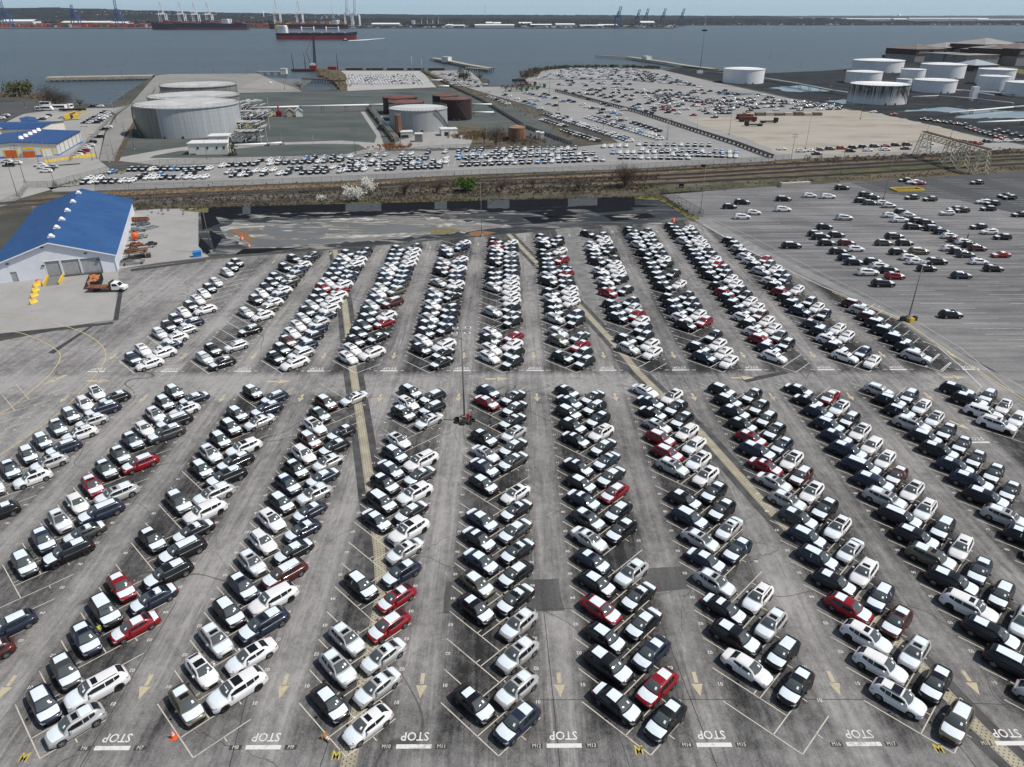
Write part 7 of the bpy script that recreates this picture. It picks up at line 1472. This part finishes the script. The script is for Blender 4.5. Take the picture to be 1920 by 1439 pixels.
ridge('wooded_shore', [(1262, 39), (1300, 35), (1340, 34), (1420, 36), (1460, 37), (1500, 35), (1540, 34), (1600, 37), (1640, 40), (1700, 39)], 6000, 350, 4, WOODM, 4, 20)
ridge('wooded_hill', [(1250, 31), (1400, 30.6), (1600, 30), (1750, 30.4), (1920, 29.6), (2200, 29.5)], 19000, 3000, 5, M('distant_woodland', (.03, .036, .04), .95, var=.25, scale=.004, spec=.05), 7, 70)
ridge('wooded_shore', [(1560, 41), (1640, 40), (1760, 40), (1900, 39), (2200, 39)], 7600, 500, 6, WOODM, 3, 25)
FW = M('far_white_wall', (.62, .62, .60), .8); FWR = M('far_white_roof', (.72, .72, .71), .7); FG = M('far_grey_roof', (.30, .30, .30), .8); FB = M('far_dark_shed', (.06, .08, .11), .8)
def DM(D): return 4230+(D-2750)*1.15 if D < 4000 else D*1.27
def hall(px, w_px, D, ytop, mat, lab, rmat=None, d=90):
    D = DM(D); X, h = FP(px, ytop, D); W_ = w_px/F*D*math.cos(TH); e = empty('dock_hall', (X, D, .3), 0, lab, 'warehouse', 'halls on the far shore'); MB().box(-W_/2, W_/2, 0, d, 0, h*.72).build('wall', mat, e)
    m = MB(); m.grid([[(-W_/2-1, -2, h*.72), (W_/2+1, -2, h*.72)], [(-W_/2-1, d/2, h), (W_/2+1, d/2, h)], [(-W_/2-1, d+2, h*.72), (W_/2+1, d+2, h*.72)]], 0, False); m.build('roof', rmat or FWR, e)
for a in [(250/3+60, 60, 3400, 40, FG, 'pale roofed hall behind the orange containers'), (178, 55, 3400, 40, FW, 'long white hall between the blue cranes'), (30, 60, 3500, 37, FW, 'white hall at the far left shore'), (222, 30, 3350, 41, FW, 'white hall right of third blue crane'), (722, 52, 2900, 43.5, FG, 'grey low domed hall left of the small dark ship'), (853, 36, 2800, 47, FG, 'grey quay shed right of the small dark ship'), (927, 74, 2750, 46, FW, 'long bright white hall in the middle of shore'), (843, 10, 2780, 46, FW, 'small white hall by the ship bow'), (917, 12, 3200, 41.5, FW, 'white roofed hall behind the long bright one'), (932, 14, 3200, 42, FW, 'second white roofed hall behind the long bright one'), (1015, 40, 2900, 45.5, FB, 'dark blue shed right of the bright hall'), (1060, 36, 2950, 44.5, FW, 'white shed in the middle right shore'), (1110, 44, 2850, 47, FW, 'low white shed near the blue crane'), (1140, 36, 2900, 46, FB, 'dark low shed left of the blue crane'), (985, 24, 3300, 42, FG, 'grey hall behind the dark blue shed'), (1215, 26, 3200, 40, M('pinkish_plant', (.35, .28, .30), .8), 'pinkish plant building beneath the raised cranes'), (1490, 150, 9000, 34.5, FW, 'very long white surface far behind right shore'), (1640, 120, 9000, 34.8, FW, 'long white hall row far right'), (1780, 150, 9000, 34.2, FW, 'longest white hall row at far right'), (1880, 90, 8500, 36, FW, 'white hall row at the right end'), (1690, 26, 7500, 35, FG, 'grey building block under white water tower'), (1400, 18, 4600, 41, FW, 'white building on right wooded shore'), (1418, 14, 4600, 42, FW, 'second white building on right wooded shore')]:
    hall(*a)
# containers, small sheds and houses too small and many to count
rg = random.Random(11)
cm = [M('container_orange', (.50, .10, .03), .7), M('container_red', (.28, .03, .03), .7), M('container_blue', (.03, .09, .25), .7), M('container_green', (.03, .16, .10), .7), M('container_grey', (.35, .35, .34), .7), M('container_brown', (.14, .06, .045), .7), FWR]
m = MB()
for i in range(2600):
    px = rg.choice([rg.uniform(-40, 290), rg.uniform(-40, 290), rg.uniform(380, 510), rg.uniform(100, 200)]); D = rg.uniform(4290, 5600); X = FP(px, 50, D)[0]; n_ = rg.choice([2, 3, 4, 5, 6]); mi = rg.choice([0, 0, 0, 1, 1, 2, 3, 4, 5, 5, 6])
    if rg.random() < .3: mi = 0
    m.box(X, X+12.2*rg.choice([1, 1, 2]), D, D+2.5, .3, .3+2.6*n_, mi)
o = m.build('container_stacks', cm); tag(o, 'stacks of orange, red, blue and green containers along the far shore', 'containers', None, 'stuff')
m = MB()
for i in range(2000):
    px = rg.uniform(640, 1262); D = rg.uniform(4240, 5100); X = FP(px, 50, D)[0]; m.box(X, X+rg.uniform(4, 26), D, D+8, .3, rg.uniform(2, 9), rg.choice([0, 0, 1, 2, 3, 4, 5, 2, 3]))
for i in range(260):
    px = rg.uniform(1262, 1960); D = rg.uniform(5580, 5800); X = FP(px, 50, D)[0]; m.box(X, X+rg.uniform(4, 22), D, D+8, .3, rg.uniform(3, 11), rg.choice([0, 1, 2, 3, 4]))
o = m.build('shore_sheds', [FWR, FG, FB, M('far_brown', (.13, .09, .07), .8), M('far_blue_grey', (.10, .13, .17), .8), M('far_green', (.06, .08, .05), .9)]); tag(o, 'many small sheds, parked lorries and stores along the far shore', 'sheds', None, 'stuff')
m = MB()
for i in range(420):
    px = rg.uniform(-60, 640); D = rg.uniform(6050, 7450); X = FP(px, 50, D)[0]; z = max(2, FP(px, float(np.interp(px, [-300, 0, 200, 430, 640], [18, 17, 20, 26, 29])), 7500)[1]*math.sin(max(.02, (D-6000)/1500)*PI/2)**.8); s_ = rg.uniform(3, 10); m.box(X, X+s_, D, D+8, z-4, z+rg.uniform(5, 9), rg.choice([0, 0, 1, 2]))
o = m.build('hillside_houses', [FWR, FG, M('far_brick', (.20, .12, .09), .8)]); tag(o, 'pale houses scattered over the wooded hill', 'houses', None, 'stuff')
m = MB(); x0 = G(-60, 53.5, -2)
farb = M('quay_edge', (.52, .50, .46), .8); X0, Y0 = G(-60, 53.4, -2); X1, Y1 = G(290, 54.3, -2); m.bar((X0, Y0-3, 0), (X1, Y1-3, 0), 7); X0, Y0 = G(640, 53.5, -2); X1, Y1 = G(1260, 54.1, -2); m.bar((X0, Y0-3, -1.2), (X1, Y1-3, -1.2), 4); o = m.build('quay_wall', farb); tag(o, 'pale quay wall edging the far shore', 'quay wall')
rgt = random.Random(31); m = MB()
for i in range(5200):
    px = rgt.uniform(-60, 1262); D = rgt.uniform(4700, 5900) if px > 560 else rgt.uniform(5600, 6400); X = FP(px, 45, D)[0]; h_ = rgt.uniform(9, 20)*(1 if px > 560 else 1.2); r_ = rgt.uniform(5, 12); zb = FP(px, 45, D)[1]*0+1+(D-4700)*.012
    q = [(X+r_*math.cos(a_*PI/2.5+i), D+r_*math.sin(a_*PI/2.5+i), zb+h_*.45) for a_ in range(5)]; tp = (X, D, zb+h_); bt = (X, D, zb-3)
    for a_ in range(5): m.face([q[a_], q[(a_+1) % 5], tp], i % 4); m.face([bt, q[(a_+1) % 5], q[a_]], i % 4)
for i in range(2200):
    px = rgt.uniform(1262, 1960); D = rgt.uniform(5650, 6400); X = FP(px, 45, D)[0]; h_ = rgt.uniform(9, 22); r_ = rgt.uniform(7, 14); q = [(X+r_*math.cos(a_*PI/2.5+i), D+r_*math.sin(a_*PI/2.5+i), 1+h_*.45) for a_ in range(5)]
    for a_ in range(5): m.face([q[a_], q[(a_+1) % 5], (X, D, 1+h_)], i % 4)
o = m.build('far_trees', [M('far_tree_dark', (.022, .028, .024), .95, spec=.05), M('far_tree_brown', (.055, .045, .038), .95, spec=.05), M('far_tree_olive', (.05, .06, .035), .95, spec=.05), M('far_tree_grey', (.075, .075, .07), .95, spec=.05)]); tag(o, 'belt of countless trees behind the far shore', 'trees', None, 'stuff')
def quay_crane(px, base, top, mat, lab, boom='up', w_=26, lean=1):
    X, Y = G(px, base, -2); D = Y; H_ = FP(px, top, D)[1]; Y += 25; e = empty('container_crane', (X, Y, .3), 0, lab, 'crane', 'container cranes on the far shore'); hl = H_*.52 if boom != 'up' else min(H_*.5, 60); t_ = 3.6
    for sx in (-w_/2, w_/2):
        m = MB()
        for sy in (0, 28): m.bar((sx, sy, 0), (sx, sy, hl), t_)
        m.bar((sx, 0, hl*.35), (sx, 28, hl*.35), t_*.8); m.bar((sx, 0, hl), (sx, 28, hl), t_); m.bar((sx, 0, hl*.35), (sx, 28, hl), t_*.5); m.build('leg_frame', mat, e)
    m = MB(); m.bar((-w_/2, 0, hl*.12), (w_/2, 0, hl*.12), t_*.9); m.bar((-w_/2, 0, hl), (w_/2, 0, hl), t_); m.bar((-w_/2, 28, hl), (w_/2, 28, hl), t_); m.build('portal_beam', mat, e)
    m = MB(); m.bar((-w_/2, 0, hl), (-2, 4, H_ if boom != 'up' else hl*1.55), t_*.7); m.bar((w_/2, 0, hl), (2, 4, H_ if boom != 'up' else hl*1.55), t_*.7); m.bar((0, 28, hl), (0, 4, H_ if boom != 'up' else hl*1.55), t_*.6); m.build('a_frame', mat, e)
    m = MB(); m.box(-w_*.62, w_*.1, 10, 24, hl+.5, hl+7); m.build('machinery_house', mat, e)
    m = MB()
    if boom == 'up':
        for sx in (-5, 5): m.bar((sx-3*lean, 0, hl), (sx+8*lean, -8, H_), t_*.8)
        for i in range(8): z0, z1 = hl+(H_-hl)*i/8, hl+(H_-hl)*(i+1)/8; f0, f1 = i/8, (i+1)/8; m.bar((-8+11*f0*lean, -8*f0, z0), (8+11*f0*lean-4, -8*f0, z1), 1.0)
    else:
        for sx in (-4, 4): m.bar((sx, -55, hl), (sx, 30, hl), t_*.8)
        m.bar((-w_*.55, 6, hl+2), (w_*1.5, 6, hl-1), 2.4); m.bar((0, 4, H_), (w_*1.5, 6, hl), .9)
    m.build('boom', mat, e)
CBL = M('crane_blue', (.03, .09, .26), .6); CW = M('crane_white', (.70, .70, .72), .6); CDK = M('crane_dark_blue', (.05, .08, .13), .6)
for a in [(10, 52, -14, CBL, 'leftmost tall blue container crane on the far shore', 'up', 40), (138, 52.5, 9, CBL, 'middle blue container crane with its boom cut short', 'up', 38), (221, 52.5, -16, CBL, 'right blue container crane with raised boom', 'up', 36), (304, 52, 4, CW, 'leftmost white crane over the long container ship', 'flat', 34), (340, 52, 4, CW, 'second white crane over the long container ship', 'flat', 32), (366, 52, 5, CW, 'third white crane over the long container ship', 'flat', 32), (391, 52, 5, CW, 'fourth white crane over the long container ship', 'flat', 32), (519, 51.5, 1, CW, 'left white crane of the middle pair', 'flat', 34), (561, 51.5, 2, CW, 'right white crane of the middle pair', 'flat', 34),
          (652, 52.5, -18, CW, 'left white crane with raised dark boom', 'up', 36), (667, 52.5, -18, CW, 'right white crane with raised dark boom', 'up', 36), (1160, 53.5, 12, CBL, 'lone blue crane with raised boom on the middle shore', 'up', 30), (1196, 50, 18, CDK, 'first small dark crane at right, leaning boom', 'up', 20), (1212, 50, 16, CDK, 'second small dark crane at right over pink plant', 'up', 20), (1244, 50, 16, CDK, 'third small dark crane at right', 'up', 20), (1279, 49.5, 16, CDK, 'last small dark crane at the tip of the shore', 'up', 20)]: quay_crane(*a)
def ship(pl, pr_, wl, deck, lab, hull, low, load, bow_left, house, W_=32, nbay=16, contm=None):
    X0, Y0 = G(pl, wl, -2); X1, _ = G(pr_, wl, -2); L_ = X1-X0; D = Y0; hd = FP(pl, deck, D)[1]+2; e = empty('cargo_ship', ((X0+X1)/2, D+W_/2, -2), 0 if not bow_left else PI, lab, 'ship'); 
    rows_lo, rows_hi = [], []
    for i in range(15):
        f = i/14; x = -L_/2+L_*f; b_ = 1.0 if f < .82 else max(.04, 1-((f-.82)/.18)**2); st = .86+.14*min(1, f/.08); flare = 1 if f < .8 else .75; z1 = hd*(.62 if load == 'gear' else .34); sh = hd*(1+(.22*max(0, (f-.85)/.15)))
        y = W_/2*b_*st; rows_lo.append([(x, -y*flare, -1), (x, -y*.97, z1)]+[(x, y*.97, z1), (x, y*flare, -1)]); xx = x+(3 if f == 1 else 0); rows_hi.append([(x, -y*.97, z1), (xx, -y, sh), (xx, y, sh), (x, y*.97, z1)])
    m = MB(); m.grid([[r_[0], r_[1]] for r_ in rows_lo], 0, True); m.grid([[r_[3], r_[2]] for r_ in rows_lo], 0, True); m.face([rows_lo[0][0], rows_lo[0][1], rows_lo[0][2], rows_lo[0][3]]); m.build('lower_hull', low, e)
    m = MB(); m.grid(rows_hi, 0, False); m.face(rows_hi[0]); m.build('upper_hull', hull, e)
    hx = -L_/2+L_*house; hw_ = L_*(.055 if load == 'gear' else .035)
    for k in range(5): MB().box(hx-hw_, hx+hw_, -W_*.42, W_*.42, hd+k*3.2, hd+k*3.2+2.9).build('deckhouse_floor', WHT, e)
    MB().box(hx-hw_*.8, hx+hw_*.8, -W_*.5, W_*.5, hd+16.1, hd+19).build('bridge', WHT, e); MB().box(hx-hw_*1.6, hx-hw_*.95, -4, 4, hd+4, hd+20).build('funnel', YEL if load == 'gear' else WHT, e)
    rg = random.Random(int(pl))
    if load == 'boxes':
        for i in range(nbay):
            x = -L_/2+L_*(.04+.86*i/nbay)
            if abs(x+L_*.86/nbay/2-hx) < hw_*2.2: continue
            m = MB(); n_ = rg.choice([3, 4, 5, 5, 5])
            for j in range(12):
                for k in range(max(1, n_-rg.choice([0, 0, 1]))): m.box(x, x+L_*.86/nbay*.9, -W_/2+j*W_/12+.1, -W_/2+(j+1)*W_/12-.1, hd+.1+k*2.7, hd+.1+k*2.7+2.6, rg.randrange(len(contm)) if rg.random() < .4 else 0)
            m.build('container_bay', contm, e)
    else:
        for i in range(5): x = -L_/2+L_*(.22+.145*i); MB().box(x-L_*.055, x+L_*.055, -W_*.3, W_*.3, hd+.1, hd+2.5).build('hatch_cover', FG, e)
        for i in range(4):
            x = -L_/2+L_*(.315+.155*i); m = MB(); m.bar((x, 0, hd), (x, 0, hd+16), 3.2, 2.6, n=8); m.build('crane_post', CW, e); m = MB()
            if load == 'gear': m.bar((x, 0, hd+13), (x+(L_*.15 if i % 2 == 0 else -L_*.02), 3, hd+13), 1.4)
            else: m.bar((x, 0, hd+14), (x+L_*.03, 0, hd+38), 1.8, 1.0)
            m.build('crane_jib', CW if load == 'gear' else CREAM, e)
HN = M('hull_navy', (.018, .022, .045), .6); HR2 = M('hull_red', (.24, .03, .035), .7, var=.15, scale=.02); HRD = M('hull_dark_red', (.12, .03, .035), .7)
ship(282, 463, 56, 44.5, 'very long dark container ship under white cranes', HN, HRD, 'boxes', True, .22, 45, 18, [M('container_maroon', (.16, .02, .03), .7), M('container_rust', (.28, .06, .03), .7), M('container_tan', (.35, .26, .15), .7), FG])
ship(503, 652, 54.5, 46, 'dark container ship with orange containers behind the red hulled one', HN, HRD, 'boxes', True, .16, 40, 14, [M('container_ochre', (.42, .18, .07), .7), M('container_rust', (.28, .06, .03), .7), FG, FWR])
ship(518, 667, 74.5, 62.5, 'bulk carrier with red hull and four white deck cranes', HN, HR2, 'gear', False, .075, 30); ship(769, 837, 52.5, 46, 'small dark cargo ship with four raised cream cranes', HN, HRD, 'raised', False, .1, 22)
x, y = G(648, 77, -2); e = empty('tug_boat', (x, y, -2), PI, 'small dark tug boat trailing a white wake', 'boat'); m = MB(); m.grid([[(-7, -2.5, .3), (-7, 2.5, .3), (-7, 2.8, 2.2), (-7, -2.8, 2.2)], [(4, -2.5, .3), (4, 2.5, .3), (4, 2.8, 2.4), (4, -2.8, 2.4)], [(8, -.1, .6), (8, .1, .6), (8.4, .2, 3.2), (8.4, -.2, 3.2)]], 0, False, True); m.build('hull', HN, e); MB().box(-2, 3, -1.8, 1.8, 2.4, 5.5).build('wheelhouse', WHT, e)
wk = M('white_foam', (.55, .6, .62), .7); zone('boat_wake', [G(652, 77.4, -2), G(652, 76.4, -2), G(680, 74.4, -2), G(722, 72.0, -2), G(722, 72.5, -2), G(684, 76.0, -2)], wk, -1.93, px=False)
def farmast(px, base, top, lab, D=None, mat=None, r_=1.2, name='radio_mast'):
    X, h = FP(px, top, D); e = empty(name, (X, D, .3), 0, lab, 'mast'); m = MB(); m.bar((0, 0, 0), (0, 0, h), r_, r_*.6, n=6); m.build('shaft', mat or POLEM, e); return e, h
farmast(909, 50, 8, 'thin tall radio mast above the middle shore', 6200, None, 3); farmast(621, 40, 6, 'thin radio mast left of the white cranes', 6600, None, 2.4); farmast(927, 45, 27, 'short radio mast beside the tall one', 6200, None, 2.2); farmast(1673, 40, 25, 'thin mast on the far right horizon', 10000, None, 4); farmast(1785, 40, 24, 'tilted thin mast at the far right', 10000, None, 4)
farmast(1375, 46, 25, 'red and white chimney on the right wooded shore', 6050, M('pale_chimney', (.55, .45, .44), .8), 7, 'chimney'); farmast(493, 40, 20, 'white water tower stem beyond container ships', 6500, WHT, 7, 'water_tower')
e, h = farmast(1686, 40, 29.5, 'white water tower on the far right horizon', 10000, WHT, 8, 'water_tower'); m = MB(); m.cyl(0, 0, h-6, h+14, 18, 14, n=14); m.build('tank_bowl', WHT, e)
for i, (px, py) in enumerate(((1780, 48.8), (1757, 107))):
    if i: continue
    x, y = G(px, py, -2); e = empty('sailing_boat', (x, y, -2), 0, 'tiny white sailing boat on the far right water', 'boat'); m = MB(); m.grid([[(-7, -2, 0), (-7, 2, 0), (-7, 2, 1.6), (-7, -2, 1.6)], [(8, -.2, 0), (8, .2, 0), (8, .2, 2), (8, -.2, 2)]], 0, False, True); m.build('hull', WHT, e); m = MB(); m.face([(-6, 0, 3), (2, 0, 3), (1, .2, 20)]); m.bar((1.2, 0, 1), (1.2, 0, 21), .3); m.build('sail', WHT, e)

# ------------------------------------------------------------------ the air
hz_ = bpy.data.materials.new('haze'); hz_.use_nodes = True; n_ = hz_.node_tree; n_.nodes.clear(); oo = n_.nodes.new('ShaderNodeOutputMaterial'); vv = n_.nodes.new('ShaderNodeVolumePrincipled')
vv.inputs['Density'].default_value = HAZE; vv.inputs['Color'].default_value = (.70, .82, .98, 1); vv.inputs['Anisotropy'].default_value = .2; n_.links.new(vv.outputs[0], oo.inputs['Volume'])
if HAZE > 0:
    o = MB().box(-27000, 27000, -700, 26000, -5, 330).build('haze', hz_); o['kind'] = 'stuff'
